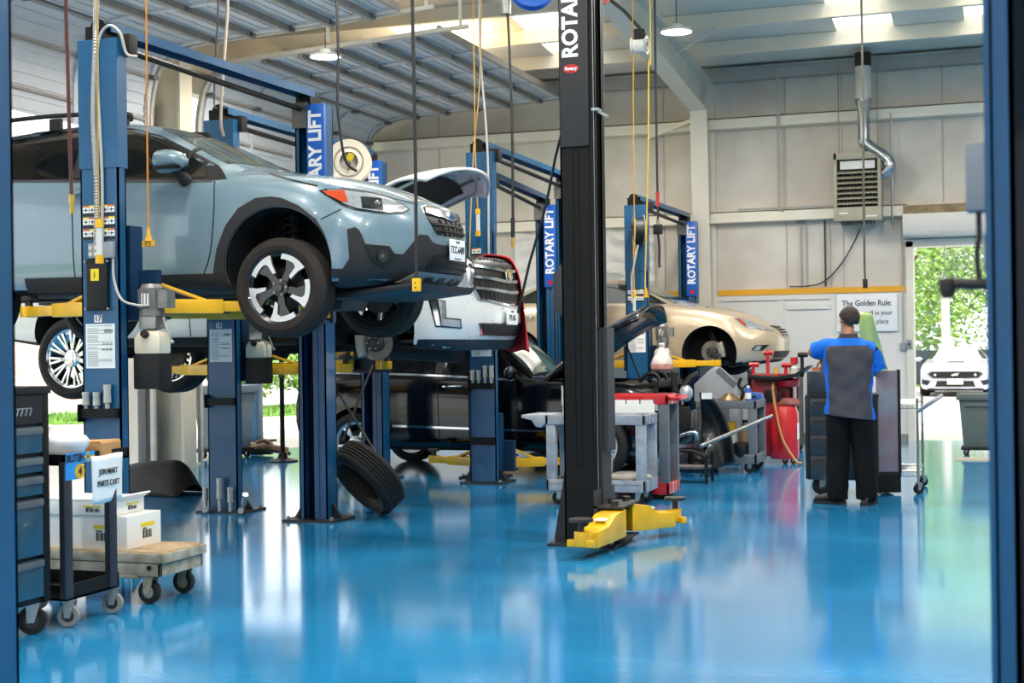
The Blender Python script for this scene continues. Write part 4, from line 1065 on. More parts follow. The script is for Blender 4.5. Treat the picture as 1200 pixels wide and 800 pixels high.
# grille, badge, plate
gp = [(-.328, .925), (-.257, .942), (0, .934), (.257, .942), (.328, .925), (.345, .86), (.31, .772), (.26, .722), (0, .716), (-.26, .722), (-.31, .772), (-.345, .86)]
patch(bv, gp, 'x', 1, 'grille_surround', CHROME, B, off=.004)
patch(bv, [(y*.965, .828+(z-.828)*.93) for y, z in gp], 'x', 1, 'grille', GRILLEB, B, off=.007)
for z0, z1 in ((.795, .81), (.753, .766)): patch(bv, [(-.29, z0-.007), (-.29, z0+.007), (0, z1-.004), (.29, z0+.007), (.29, z0-.007), (0, z1-.018)], 'x', 1, 'grille_bar', BLACK, B, off=.016)
for y0, y1 in ((-.195, -.142), (-.1, -.07), (0, 0), (.1, .07), (.195, .142)): patch(bv, [(y0-.008, .835), (y0+.008, .835), (y1+.008, .722), (y1-.008, .722)], 'x', 1, 'grille_bar', BLACK, B, off=.014)
patch(bv, [(-.305, .908), (0, .897), (.305, .908), (.33, .868), (.1, .842), (0, .838), (-.1, .842), (-.33, .868)], 'x', 1, 'grille_wing', CHROME, B, off=.02)
c, n = hit(bv, 'x', 1, 0, .872); b = MB(); b.lathe([(0, .012), (.05, .012), (.058, .006), (.06, -.01), (0, -.01)], c+V((.02, 0, 0)), (1, 0, 0), n=28); bd = b.build('badge', CHROME, B)
for v_ in bd.data.vertices: v_.co.z = c.z+(v_.co.z-c.z)*.62
b = MB(); b.lathe([(0, .014), (.05, .014), (.05, .01), (0, .01)], c+V((.02, 0, 0)), (1, 0, 0), n=28); bd2 = b.build('badge_field', mat('badge_blue', '#1c3f86', .3), bd)
for v_ in bd2.data.vertices: v_.co.z = c.z+(v_.co.z-c.z)*.56
b = MB()
for yy, zz, r in ((-.022, .008, .01), (.0, -.006, .006), (.014, .01, .006), (.02, -.008, .006), (-.004, .012, .005), (.034, .002, .005)):
    for k in range(4): a = pi*k/4; b.bar(c+V((.035, yy-r*cos(a), zz-r*sin(a))), c+V((.035, yy+r*cos(a), zz+r*sin(a))), .003, .002, up=(1, 0, 0))
b.build('badge_star', CHROME, bd, smooth=0)
clad = [(.40, -.86, .365), (.40, -.86, .47), (.465, -.837, .466), (.515, -.83, .534), (.504, -.834, .738), (.55, -.815, .75), (.578, -.805, .732), (.613, -.787, .634), (.733, -.665, .622), (.756, -.632, .573), (.801, -.571, .568), (.856, -.483, .674), (.872, -.442, .713), (.902, -.373, .712), (.918, -.333, .669), (.932, -.288, .653), (.955, -.177, .648), (.97, 0, .648), (.955, .0, .382), (.833, -.219, .382), (.649, -.561, .363)]
both(bv, clad, 45, 'bumper_cladding', CLAD, B, off=.012, thick=.03)
both(bv, [(.613, -.787, .634), (.733, -.665, .622), (.756, -.632, .573), (.785, -.594, .566), (.739, -.64, .501), (.703, -.676, .476), (.662, -.729, .5), (.634, -.764, .551)], 45, 'fog_pocket', GRILLEB, B, off=.02)
for s in (-1, 1):
    b = MB(); cc = V((.70, s*.715, .55)); d = V((.75, s*.66, 0)); b.cyl(cc-d*.02, cc+d*.03, .04, n=20); fl = b.build('fog_lamp', LENSD, B)
    b = MB(); b.ball(cc+d*.005, .03, 14); b.build('fog_lens', GLASST, fl)
patch(bv, [(-.37, .49), (-.31, .575), (0, .585), (.31, .575), (.37, .49), (.35, .465), (-.35, .465)], 'x', 1, 'lower_intake', GRILLEB, B, off=.02)
for z in (.497, .53): patch(bv, [(-.36, z-.006), (.36, z-.006), (.35, z+.006), (-.35, z+.006)], 'x', 1, 'intake_bar', BLACK, B, off=.028)
skid = [(-.55, .39), (-.44, .462), (-.08, .455), (.08, .455), (.44, .462), (.55, .39), (.3, .375), (-.3, .375)]
patch(bv, skid, 'x', 1, 'skid_lip', mat('skid_silver', '#8e8d8a', .5, .3, .1), B, off=.022, thick=.03)
for y in (-.28, -.1, .1, .28): patch(bv, [(y-.055, .405), (y+.055, .405), (y+.045, .43), (y-.045, .43)], 'x', 1, 'skid_slot', GRILLEB, B, off=.027)
b = MB(); b.box(.985, .992, -.152, .152, .545, .70); pl = b.build('licence_plate', PLATEM, B, bevel=.003)
text('plate_number', 'TCC-6489', .075, INK, pl, frame((.9935, 0, .622), (0, 1, 0), (0, 0, 1)), .002, .001, sx=.82)
text('plate_state', 'TEXAS', .026, INK, pl, frame((.9935, 0, .68), (0, 1, 0), (0, 0, 1)), .002)
text('plate_motto', 'The Lone Star State', .016, INK, pl, frame((.9935, 0, .559), (0, 1, 0), (0, 0, 1)), .002)
# mirrors, handles, rails, wiper, undertray
for s in (-1, 1):
    b = MB(); R = []
    for x, ry, rz in ((-.70, .03, .02), (-.72, .085, .055), (-.78, .1, .075), (-.84, .105, .082), (-.895, .1, .078), (-.90, .08, .06)):
        R.append([(x, s*.985+ry*cos(2*pi*k/18)*1.05, 1.265+rz*sin(2*pi*k/18)*1.05) for k in range(18)])
    b.loft(R); m_ = b.build('mirror', PALEB, B, smooth=50)
    b = MB(); b.prism([(-.72, 1.205), (-.9, 1.2), (-.9, 1.225), (-.71, 1.23)], 'y', s*.985-.1, s*.985+.1); b.build('mirror_lower_trim', BLACK, m_, bevel=.01)
    b = MB(); b.tube([(-.77, s*.85, 1.13), (-.78, s*.9, 1.17), (-.8, s*.96, 1.22)], [.05, .04, .05], 12); b.build('mirror_foot', CLAD, m_)
    for x in (-1.63, -2.55):
        b = MB(); y = s*.895
        b.tube([(x-.1, y, 1.075), (x-.08, y+s*.03, 1.078), (x, y+s*.04, 1.083), (x+.08, y+s*.03, 1.088), (x+.1, y, 1.09)], .014, 10, sm=4); h_ = b.build('door_handle', PALEB, B)
        b = MB(); b.cyl((x, y-s*.02, 1.075), (x, y+s*.012, 1.075), .06, n=20); g_ = b.build('handle_recess', mat('recess_blue', '#5e7c92', .4), h_)
    b = MB(); b.tube([(-1.42, s*.56, 1.655), (-1.5, s*.56, 1.71), (-2.2, s*.56, 1.735), (-3.0, s*.55, 1.70), (-3.1, s*.55, 1.64)], .018, 8, sm=5)
    for x in (-1.5, -2.1, -2.95): b.box(x-.05, x+.05, s*.56-.018, s*.56+.018, 1.62, 1.71)
    b.build('roof_rail', BLACK, B)
b = MB(); b.prism([(.42, .33), (.9, .37), (.86, .32), (.4, .27), (-.3, .27), (-.3, .33)], 'y', -.62, .62); b.prism([(-.2, .33), (.2, .33), (.15, .2), (-.15, .2)], 'y', -.25, .2)
b.build('undertray', mat('undertray_plastic', '#191c20', .45, 0, .3, 8), B, bevel=.02)
b = MB(); b.bar((-2.9, -.3, .36), (-.5, -.3, .36), .12, .1).bar((-2.9, .3, .36), (-.5, .3, .36), .12, .1).tube([(-.2, 0, .3), (-1.2, .1, .3), (-2.5, .1, .32)], .045, 10).cyl((-1.6, .1, .3), (-1.0, .1, .3), .1, n=16); b.build('underbody', DSTEEL, B)

# ---- details of the white SUV
B, bv = esc, esc_bv
W_ESC = dict(kind='multi', n=11, pair=True, sw=.024, m=CHROME, lip=CHROME, cap=CHROME, d=CHROME)
wheel(B, (-3.27, -.88, .30), .41, .285, .28, W_ESC, -1, spin=.2)
wheel(B, (-3.27, .88, .30), .41, .285, .28, W_ESC, 1, spin=.2)
brake_hub(B, (0, -.85, .41), .165, -1, cal=pi*.95); brake_hub(B, (0, .85, .41), .165, 1, cal=pi*.95)
for s in (-1, 1): strut_spring(B, (-.02, s*.6, .5), (-.02, s*.55, 1.0))
for s in (1,):
    both(bv, [(.586, -.977, .793), (.658, -.949, .80), (.726, -.909, .785), (.731, -.908, .633), (.828, -.792, .62), (.826, -.777, .531), (.639, -.952, .549)], 45, 'daytime_lamp', LENSD, B, off=.006)
    both(bv, [(.61, -.977, .785), (.65, -.949, .79), (.675, -.93, .56), (.65, -.95, .565)], 45, 'lamp_tube', CHROME, B, off=.012)
    both(bv, [(.672, -.949, .79), (.718, -.909, .778), (.722, -.908, .64), (.69, -.93, .6)], 45, 'lamp_lens', LENS, B, off=.012)
    both(bv, [(.69, -.93, .625), (.815, -.8, .608), (.815, -.79, .545), (.68, -.93, .562)], 45, 'lamp_lens', LENS, B, off=.012)
gp = [(-.60, 1.2), (-.523, 1.215), (0, 1.225), (.523, 1.215), (.60, 1.2), (.68, .946), (.60, .80), (.3, .765), (0, .745), (-.3, .765), (-.60, .80), (-.68, .946)]
patch(bv, gp, 'x', 1, 'grille_surround', CHROME, B, off=.012, thick=.03)
patch(bv, [(y*.95, .985+(z-.985)*.9) for y, z in gp], 'x', 1, 'grille', mat('grille_mesh', '#1a1a1b', .4, .3, .6, 60), B, off=.017)
for z in (1.095, .995, .895): patch(bv, [(-.64, z-.0), (-.64, z+.024), (0, z-.004), (.64, z+.024), (.64, z), (0, z-.034)], 'x', 1, 'chrome_bar', CHROME, B, off=.035, thick=.03)
for k in range(17): y = -.56+.07*k; patch(bv, [(y-.003, 1.18), (y+.003, 1.18), (y+.003, .8), (y-.003, .8)], 'x', 1, 'grille_bar', BLACK, B, off=.022, step=.2)
c, n = hit(bv, 'x', 1, 0, 1.045); b = MB(); b.prism([(-.06, .05), (.06, .05), (.055, -.01), (0, -.05), (-.055, -.01)], 'x', .03, .06)
b.bm.verts.ensure_lookup_table(); em = b.build('emblem', mat('emblem_gold', '#c9b27a', .25, .8), B, bevel=.004); em.location = c
b = MB(); b.tube([(.045+.0, .085*cos(a), .06*sin(a)-.002) for a in [2*pi*i/24 for i in range(24)]], .008, 6, closed=True); w_ = b.build('wreath', CHROME, em)
b = MB(); b.box(1.045, 1.053, -.155, .155, .57, .715); pl = b.build('licence_plate', PLATEM, B, bevel=.003)
text('plate_number', 'PPL456', .08, mat('plate_green', '#3d5a3a', .5), pl, frame((1.0545, 0, .635), (0, 1, 0), (0, 0, 1)), .002, .001, sx=.8)
text('plate_state', 'TEXAS', .028, INK, pl, frame((1.0545, 0, .695), (0, 1, 0), (0, 0, 1)), .002)
ip = [(-.598, .585), (0, .59), (.598, .585), (.532, .47), (0, .465), (-.532, .47)]
patch(bv, ip, 'x', 1, 'intake_surround', CHROME, B, off=.008); patch(bv, [(y*.96, .53+(z-.53)*.84) for y, z in ip], 'x', 1, 'lower_intake', GRILLEB, B, off=.014)
both(bv, [(.44, -1.0, .44), (.806, -.743, .435), (1.0, 0, .43), (1.0, 0, .34), (.832, -.2, .338), (.771, -.494, .338), (.46, -1.0, .345)], 40, 'front_valance', mat('valance_black', '#1d232a', .5, 0, .15), B, off=.008, thick=.03)
both(bv, sidepoly([(-2.8, .40), (-2.8, .50), (-.5, .50), (-.5, .40)]), 90, 'sill_board', BLACK, B, off=.02, thick=.04)
both(bv, line_pts([(-1.9, -1.01, 1.2), (-1.898, -1.013, .682), (-1.897, -.988, .5)], .01, 90), 90, 'panel_gap', SEAM, B, off=.002, thick=.004)
both(bv, line_pts([(-.75, -1.01, 1.2), (-.73, -1.013, .682), (-.7, -.988, .5)], .01, 90), 90, 'panel_gap', SEAM, B, off=.002, thick=.004)
both(bv, [(-4.1, -.8, 1.35), (-1.1, -.8, 1.32), (-1.5, -.7, 1.75), (-2.0, -.7, 1.82), (-3.9, -.7, 1.78)], 90, 'side_window', GLASSD, B, off=.006)
patch(bv, [(-.95, -.72), (-.88, 0), (-.95, .72), (-1.6, .6), (-1.66, 0), (-1.6, -.6)], 'z', 1, 'windscreen', GLASST, B, off=.006)
both(bv, [(.60, -.9, 1.16), (.80, -.68, 1.15), (.84, -.66, .9), (.72, -.86, .9), (.6, -.93, 1.0)], 45, 'headlight', LENS, B, off=.008)
# raised bonnet: curved shell with a dark liner beneath
def bon(hx, hz, tilt, L, w0, w1, bowf, drop, sag, cr=.09):
    def f(u, v, o=0.):
        s = u*L; y = (v*2-1)*(w0+(w1-w0)*u); e = (v*2-1)
        s2 = s-bowf*u*u*abs(e)**2.4
        h = cr*sin(pi*min(1, u*.9))-drop*max(0, u-.72)**2-sag*abs(e)**3+o
        return (hx+s2*cos(tilt)-h*sin(tilt), y, hz+s2*sin(tilt)+h*cos(tilt))
    return f
f = bon(-.74, 1.36, radians(29), 1.62, .84, .82, .26, 1.4, .05)
b = MB(); b.grid(lambda u, v: f(u, v), 18, 20); hd = b.build('bonnet', WHITEC, B, thick=.03)
b = MB(); b.grid(lambda u, v: f(.06+.74*u, .1+.8*v, -.035-.02*sin(pi*u)*sin(pi*v)), 12, 12); b.build('bonnet_liner', mat('bonnet_liner_felt', '#161719', .9, 0, .2, 12), hd, thick=.012)
b = MB()
for (u0, v0, u1, v1) in ((.8, .2, .95, .3), (.8, .8, .95, .7), (.84, .45, .84, .55), (.08, .05, .9, .06), (.08, .95, .9, .94), (.9, .1, .95, .5), (.95, .5, .9, .9)): b.tube([f(u0, v0, -.03), f((u0+u1)/2, (v0+v1)/2, -.035), f(u1, v1, -.03)], .016, 6)
b.build('bonnet_brace', mat('white_inner_panel', '#bdbcb8', .5, 0, .15, 8), hd)
for s in (-1, 1): MB().tube([(-.1, s*.72, 1.3), f(.45, .5+s*.44, -.03)], .009, 8).build('gas_strut', BLACK, hd)
b = MB(); b.bar((-3.9, -.4, .42), (.3, -.4, .42), .1, .16).bar((-3.9, .4, .42), (.3, .4, .42), .1, .16).bar((0, -.75, .4), (0, .75, .4), .12, .14).tube([(.2, .1, .4), (-1.5, .15, .36), (-3.4, .2, .42)], .05, 10).cyl((-2.3, .15, .37), (-1.5, .15, .37), .12, n=16).bar((-3.27, -.7, .34), (-3.27, .7, .34), .1, .1).cyl((-.2, 0, .5), (.5, 0, .45), .25, n=16); b.build('underbody', UNDER, B)

# ---- details of the black SUV
B, bv = suv, suv_bv
W5 = dict(kind='multi', n=5, pair=True, sw=.03, m=ALU, lip=ALU, cap=BLACK)
for x in (0, -2.98):
    for s in (-1, 1): wheel(B, (x, s*.84, .352), .358, .245, .24, W5, s, spin=.35)
both(bv, [(-3.3, -.84, 1.24), (-3.2, -.84, 1.2), (-2.62, -.87, 1.188), (-1.94, -.877, 1.17), (-1.0, -.883, 1.11), (-1.06, -.75, 1.25), (-1.35, -.65, 1.52), (-2.1, -.65, 1.6), (-3.0, -.65, 1.52), (-3.35, -.7, 1.35)], 90, 'side_window', GLASSD, B, off=.006)
both(bv, line_pts([(-1.92, -.8, 1.6), (-1.92, -.877, 1.17)], .09, 90), 90, 'door_pillar', BLACK, B, off=.01)
both(bv, line_pts([(-3.3, -.848, 1.185), (-2.62, -.883, 1.17), (-2.067, -.89, 1.152), (-1.529, -.893, 1.125), (-.95, -.898, 1.087)], .022, 90), 90, 'belt_chrome', CHROME, B, off=.012)
both(bv, line_pts([(-2.488, -.949, .563), (-1.503, -.953, .537), (-.6, -.953, .513)], .025, 90), 90, 'sill_chrome', CHROME, B, off=.012)
for pts in ([(-1.918, -.913, 1.102), (-1.9, -.956, .754), (-1.89, -.928, .353)], [(-.956, -.909, 1.068), (-.923, -.956, .756), (-.936, -.935, .363)], [(-2.75, -.9, 1.15), (-2.6, -.95, .85), (-2.55, -.95, .7)]):
    both(bv, line_pts(pts, .01, 90), 90, 'panel_gap', mat('gap_black', '#000000', .9), B, off=.002, thick=.004)
for s in (-1, 1):
    for x in (-1.72, -.8-1.95):
        b = MB(); b.tube([(x-.12, s*.935, 1.02), (x-.09, s*.97, 1.024), (x+.09, s*.97, 1.028), (x+.12, s*.935, 1.03)], .013, 8, sm=3); b.build('door_handle', CHROME, B)
    b = MB(); b.ball((-.98, s*1.03, 1.18), .1, 16, (.7, 1.1, .8)); m_ = b.build('mirror', BLACKC, B)
    b = MB(); b.tube([(-.95, s*.86, 1.1), (-.96, s*.95, 1.15)], .03, 8); b.build('mirror_foot', BLACK, m_)
    patch(bv, [(s*.55, .62), (s*.78, .66), (s*.82, .56), (s*.6, .55)], 'x', -1, 'bumper_reflector', REDL, B, off=.006)
    patch(bv, [(s*.5, 1.05), (s*.8, 1.05), (s*.82, .9), (s*.5, .9)], 'x', -1, 'tail_lamp', REDL, B, off=.006)
patch(bv, [(-.83, -.7), (-.78, 0), (-.83, .7), (-1.3, .56), (-1.36, 0), (-1.3, -.56)], 'z', 1, 'windscreen', mat('green_windscreen', '#5f7568', .06, 0, .4, 4, spec=.8, coat=1), B, off=.006)
both(bv, line_pts([(-.8, -.73, 1.14), (-1.05, -.66, 1.3), (-1.3, -.6, 1.5)], .07, 60), 60, 'screen_pillar', BLACK, B, off=.008)
f = bon(-.76, 1.13, radians(33), 1.52, .78, .74, .16, .35, .12, .06)
b = MB(); b.grid(lambda u, v: f(u, v), 18, 20); hd = b.build('bonnet', BLACKC, B, thick=.03)
b = MB(); b.grid(lambda u, v: f(.04+.86*u, .05+.9*v, -.045-.03*sin(pi*u)*sin(pi*v)), 12, 12); b.build('bonnet_liner', mat('bonnet_liner_black', '#060607', .4, 0, .2, 12, coat=.2), hd, thick=.012)
for s in (-1, 1): MB().tube([(.15, s*.66, .98), f(.55, .5+s*.44, -.03)], .01, 8).build('gas_strut', BLACK, hd)
b = MB(); b.bar((.62, -.62, 1.03), (.62, .62, 1.03), .08, .07).bar((.62, -.6, .5), (.62, .6, .5), .06, .1).bar((.62, -.6, .5), (.62, -.6, 1.0), .05, .05).bar((.62, .6, .5), (.62, .6, 1.0), .05, .05).bar((.2, -.66, .98), (.62, -.6, 1.03), .05, .05).bar((.2, .66, .98), (.62, .6, 1.03), .05, .05).tube([(.6, -.3, 1.05), (.55, -.28, 1.13), (.45, -.28, 1.14), (.35, -.3, 1.05)], .025, 8, sm=4).tube([(.6, .1, 1.05), (.55, .12, 1.13), (.45, .12, 1.14), (.35, .1, 1.05)], .025, 8, sm=4)
b.build('radiator_support', BLACKP, B, bevel=.006)
b = MB(); b.box(-.3, .4, -.35, .3, .6, .95).cyl((-.2, -.2, .97), (.3, -.2, .97), .07, n=12).cyl((-.2, .1, .97), (.3, .1, .97), .07, n=12).box(.0, .25, .4, .6, .8, 1.05); b.build('engine', mat('engine_cast', '#6d665b', .5, .4, .6, 14), B, bevel=.02)
both(bv, [(.55, -.8, .9), (.8, -.55, .86), (.84, -.5, .74), (.65, -.76, .74)], 45, 'headlight', LENS, B, off=.01)
patch(bv, [(-.4, .82), (.4, .82), (.45, .5), (-.45, .5)], 'x', 1, 'grille', mat('grille_mesh', '#1a1a1b'), B, off=.012)
patch(bv, [(-.5, .48), (.5, .48), (.55, .43), (-.55, .43)], 'x', 1, 'chrome_lip', CHROME, B, off=.02, thick=.03)

# ---- details of the gold sedan
B, bv = lex, lex_bv
wheel(B, (-2.775, -.8, .3), .325, .215, .22, W5, -1); wheel(B, (-2.775, .8, .3), .325, .215, .22, W5, 1); wheel(B, (0, .8, .3), .325, .215, .22, W5, 1)
brake_hub(B, (0, -.78, .33), .15, -1, cal=-.2); strut_spring(B, (-.02, -.6, .38), (-.05, -.56, .66))
both(bv, [(-2.95, -.75, 1.05), (-1.52, -.8, 1.03), (-.62, -.8, .995), (-.8, -.7, 1.09), (-1.15, -.62, 1.26), (-1.7, -.58, 1.34), (-2.2, -.58, 1.34), (-2.6, -.6, 1.22)], 90, 'side_window', mat('green_side_glass', '#2b332c', .06, 0, .5, 5, spec=.8), B, off=.006)
both(bv, line_pts([(-1.8, -.65, 1.36), (-1.78, -.83, 1.03)], .07, 90), 90, 'door_pillar', BLACK, B, off=.01)
patch(bv, [(-.52, -.7), (-.40, -.4), (-.36, 0), (-.40, .4), (-.52, .7), (-1.24, .52), (-1.32, 0), (-1.24, -.52)], 'z', 1, 'windscreen', mat('green_windscreen', '#5f7568'), B, off=.006)
both(bv, [(.306, -.791, .78), (.399, -.70, .775), (.54, -.6, .735), (.70, -.5, .655), (.79, -.43, .6), (.7, -.56, .61), (.623, -.623, .622), (.468, -.732, .652), (.425, -.75, .684)], 55, 'headlight', LENS, B, off=.008)
both(bv, [(.332, -.773, .772), (.365, -.731, .768), (.465, -.71, .684), (.441, -.743, .676)], 55, 'turn_reflector', AMBER, B, off=.014)
gp = [(-.33, .672), (0, .68), (.33, .672), (.27, .53), (0, .52), (-.27, .53)]
patch(bv, gp, 'x', 1, 'grille', GRILLEB, B, off=.006)
for z in (.665, .63, .595, .56, .53): patch(bv, [(-.3, z-.008), (.3, z-.008), (.3, z+.006), (-.3, z+.006)], 'x', 1, 'grille_bar', CHROME, B, off=.014)
both(bv, [(.53, -.778, .347), (.582, -.742, .41), (.74, -.56, .415), (.66, -.66, .34)], 55, 'fog_pocket', GRILLEB, B, off=.008)
both(bv, [(.55, -.76, .35), (.6, -.73, .4), (.65, -.67, .4), (.62, -.69, .345)], 55, 'fog_lens', LENS, B, off=.014)
patch(bv, [(-.5, .33), (.5, .33), (.46, .24), (-.46, .24)], 'x', 1, 'lower_intake', GRILLEB, B, off=.008)
both(bv, line_pts([(-.683, -.853, .925), (-.661, -.91, .654), (-.69, -.907, .362), (-.74, -.835, .17)], .01, 90), 90, 'panel_gap', SEAM, B, off=.002, thick=.004)
both(bv, line_pts([(-1.78, -.853, .98), (-1.75, -.91, .654), (-1.76, -.907, .3)], .01, 90), 90, 'panel_gap', SEAM, B, off=.002, thick=.004)
for s in (-1, 1):
    b = MB(); b.ball((-.98, s*1.0, 1.05), .085, 16, (.7, 1.1, .75)); m_ = b.build('mirror', GOLDC, B)
    b = MB(); b.tube([(-.95, s*.85, .99), (-.97, s*.93, 1.02)], .03, 8); b.build('mirror_foot', GOLDC, m_)
    for x in (-1.62, -2.62):
        b = MB(); b.tube([(x-.1, s*.9, .84), (x-.08, s*.94, .842), (x+.08, s*.94, .845), (x+.1, s*.9, .846)], .013, 8, sm=3); b.build('door_handle', CHROME, B)
b = MB(); b.bar((-3.0, -.5, .17), (.2, -.5, .17), .1, .08).bar((-3, .5, .17), (.2, .5, .17), .1, .08).bar((-.05, -.7, .25), (-.05, .7, .25), .1, .08).bar((-2.775, -.7, .25), (-2.775, .7, .25), .1, .08); b.build('underbody', UNDER, B)
# ------------------------------------------------------------------ shop props
def caster(parent, x, y, r, top, w=.035, m=None, fork=None, rz=0.):
    """castor wheel with its fork, touching z = 0"""
    b = MB(); b.M = Matrix.Translation((x, y, r)) @ Matrix.Rotation(rz, 4, 'Z')
    b.lathe([(r*.55, -w*.5), (r*.93, -w*.5), (r, -w*.25), (r, w*.25), (r*.93, w*.5), (r*.55, w*.5)], (0, 0, 0), (0, 1, 0), n=28, closed=True)
    c = b.build('caster', m or RUBBER, parent)
    b = MB(); b.M = Matrix.Translation((x, y, r)) @ Matrix.Rotation(rz, 4, 'Z'); b.cyl((0, -w*.42, 0), (0, w*.42, 0), r*.58, n=20).cyl((0, -w*.7, 0), (0, w*.7, 0), r*.16, n=10)
    b.build('wheel_disc', fork or DSTEEL, c)
    b = MB(); b.M = Matrix.Translation((x, y, r)) @ Matrix.Rotation(rz, 4, 'Z'); h = top-r
    for s in (-1, 1): b.prism([(-r*.3, -r*.15), (r*.2, -r*.15), (r*.45+.01, r*1.1), (r*.45+.01, h-.004), (-r*.35, h-.004)], 'y', s*w*.72-.003, s*w*.72+.003)
    b.box(-r*.45, r*.55, -w*.85, w*.85, h-.012, h); b.build('caster_fork', fork or GALV, c, smooth=0)
    return c

# ---- blue and black tool chest, drawers facing the aisle
T0 = (-5.1, 5.95, 0); t = thing('tool_chest', 'black tool chest with teal drawers behind the left blue post', 'tool cabinet', T0)
b = MB(); b.box(-.25, .235, -.42, .4, .17, 1.28).box(-.25, .25, .345, .4, .17, 1.28).box(-.25, .25, -.42, -.38, .17, 1.28); b.build('cabinet_body', BLACKP, t, bevel=.004)
b = MB().box(-.26, .26, -.43, .41, 1.275, 1.315); b.build('top_board', BLACK, t, bevel=.004)
TEAL = mat('teal_drawer_paint', '#0d4a63', .3, .1, .15, 3, coat=.5)
b = MB().box(.235, .25, -.38, .345, 1.12, 1.27); hd = b.build('header_panel', mat('header_black', '#141518', .4), t)
b = MB()
for k in range(5): b.prism([(.1+.035*k, 1.165), (.108+.035*k, 1.165), (.122+.035*k, 1.2), (.114+.035*k, 1.2)], 'x', .25, .252)
b.box(.25, .252, .1, .26, 1.2, 1.205).build('logo', GREYL, hd, smooth=0)
for z0, z1 in ((.96, 1.11), (.86, .95), (.74, .85), (.42, .73), (.2, .41)):
    d = MB().box(.237, .252, -.375, .34, z0+.005, z1-.005).build('drawer', TEAL, t, bevel=.004)
    b = MB().box(.252, .268, -.36, .33, z1-.045, z1-.01); b.build('drawer_handle', mat('brushed_handle', '#83898d', .35, .7, .3, 5), d, bevel=.005)
for x in (-.18, .18):
    for y in (-.33, .33): caster(t, x, y, .075, .17, rz=.5)

# ---- black parts cart with its sign
t = thing('parts_cart', 'black two-shelf cart with a white sign hung from its top shelf', 'cart', (-5.12, 6.7, 0))
K = BLACKP
for z, h, nm, y1 in ((.15, .085, 'lower_shelf', .22), (.88, .06, 'upper_shelf', .33)):
    b = MB().box(-.3, .3, -.26, y1, z, z+.012)
    for a in ((-.3, -.288, -.26, y1), (.288, .3, -.26, y1), (-.3, .3, -.26, -.248), (-.3, .3, y1-.012, y1)): b.box(a[0], a[1], a[2], a[3], z, z+h)
    b.build(nm, K, t, smooth=0)
for x in (-.285, .285):
    for y in (-.235, .17): MB().box(x-.018, x+.018, y-.035, y+.035, .16, .9).build('post', mat('post_blue_black', '#262a33', .4), t, bevel=.003)
for x in (-.24, .27):
    for y in (-.2, .2): caster(t, x, y, .062, .15, m=mat('grey_rubber', '#8b8984', .7), rz=.3)
sg = MB().grid(lambda u, v: (.306+.006*sin(3*u+2*v), -.035+.295*u, .915-.27*v-.004*sin(6*u)), 8, 8).build('sign', PAPER, t, thick=.002)
text('lettering', 'JON MART', .045, INK, sg, frame((.318, .11, .82), (0, 1, 0), (0, 0, 1)), .002, .0008, sx=.8)
text('lettering', 'PARTS CART', .045, INK, sg, frame((.318, .11, .755), (0, 1, 0), (0, 0, 1)), .002, .0008, sx=.8)
st = MB().box(.301, .305, -.255, .0, .885, .945).build('sticker_strip', mat('sticker_blue', '#2a8fd6', .4, 0, .05), t, smooth=0)
MB().box(.305, .306, -.07, -.055, .885, .945).box(.305, .306, -.095, .0, .91, .921).build('yellow_cross', YELLOW, st, smooth=0)
text('lettering', 'BILSTEIN', .055, INK, st, frame((.3062, -.175, .914), (0, 1, 0), (0, 0, 1)), .0015, .002, sx=.72)
s2 = MB().box(.301, .305, -.26, -.13, .80, .885).build('sticker', mat('sticker_blue', '#2a8fd6'), t, smooth=0)
MB().cyl((.305, -.135, .84), (.3065, -.135, .84), .042, n=24).build('yellow_disc', YELLOW, s2, smooth=0)
text('lettering', '4', .06, INK, s2, frame((.3075, -.135, .84), (0, 1, 0), (0, 0, 1)), .001, .002)

# white plastic bag and small cardboard box on the cart
def blob(c, r, sc, seed, amp=.18, n=20, f=5):
    random.seed(seed); ph = [random.random()*6 for _ in range(6)]
    b = MB(); b.ball((0, 0, 0), r, n, sc)
    for v in b.bm.verts:
        d = v.co.normalized(); k = 1+amp*(sin(f*d.x+ph[0]+2*sin(f*d.y+ph[1]))*.5+sin(f*1.7*d.z+ph[2]+d.x*4)*.3+sin(f*2.3*d.y+ph[3])*.2)
        v.co = v.co*k
    zl = -r*sc[2]*.75
    for v in b.bm.verts: v.co.z = max(v.co.z, zl); v.co += V(c)-V((0, 0, zl))
    return b
o = blob((0, 0, 0), .2, (1.05, .75, .55), 4, .2, 28, 6).build('plastic_bag', mat('white_bag_film', '#e9e7e6', .35, 0, .08, 4), smooth=60); o.location = (-5.03, 6.6, .893); tag(o, 'crumpled white plastic bag on the black parts cart', 'bag')
t = thing('cardboard_box', 'small brown cardboard box beside the white bag on the black cart', 'box', (-4.93, 6.86, .893), .1)
b = MB().box(-.11, .11, -.12, .1, 0, .085); b.build('box_body', CARDB, t, bevel=.003)
b = MB().prism([(-.11, .085), (.11, .085), (.1, .1), (-.1, .092)], 'y', -.12, .1); b.build('flap', CARDB, t, smooth=0)

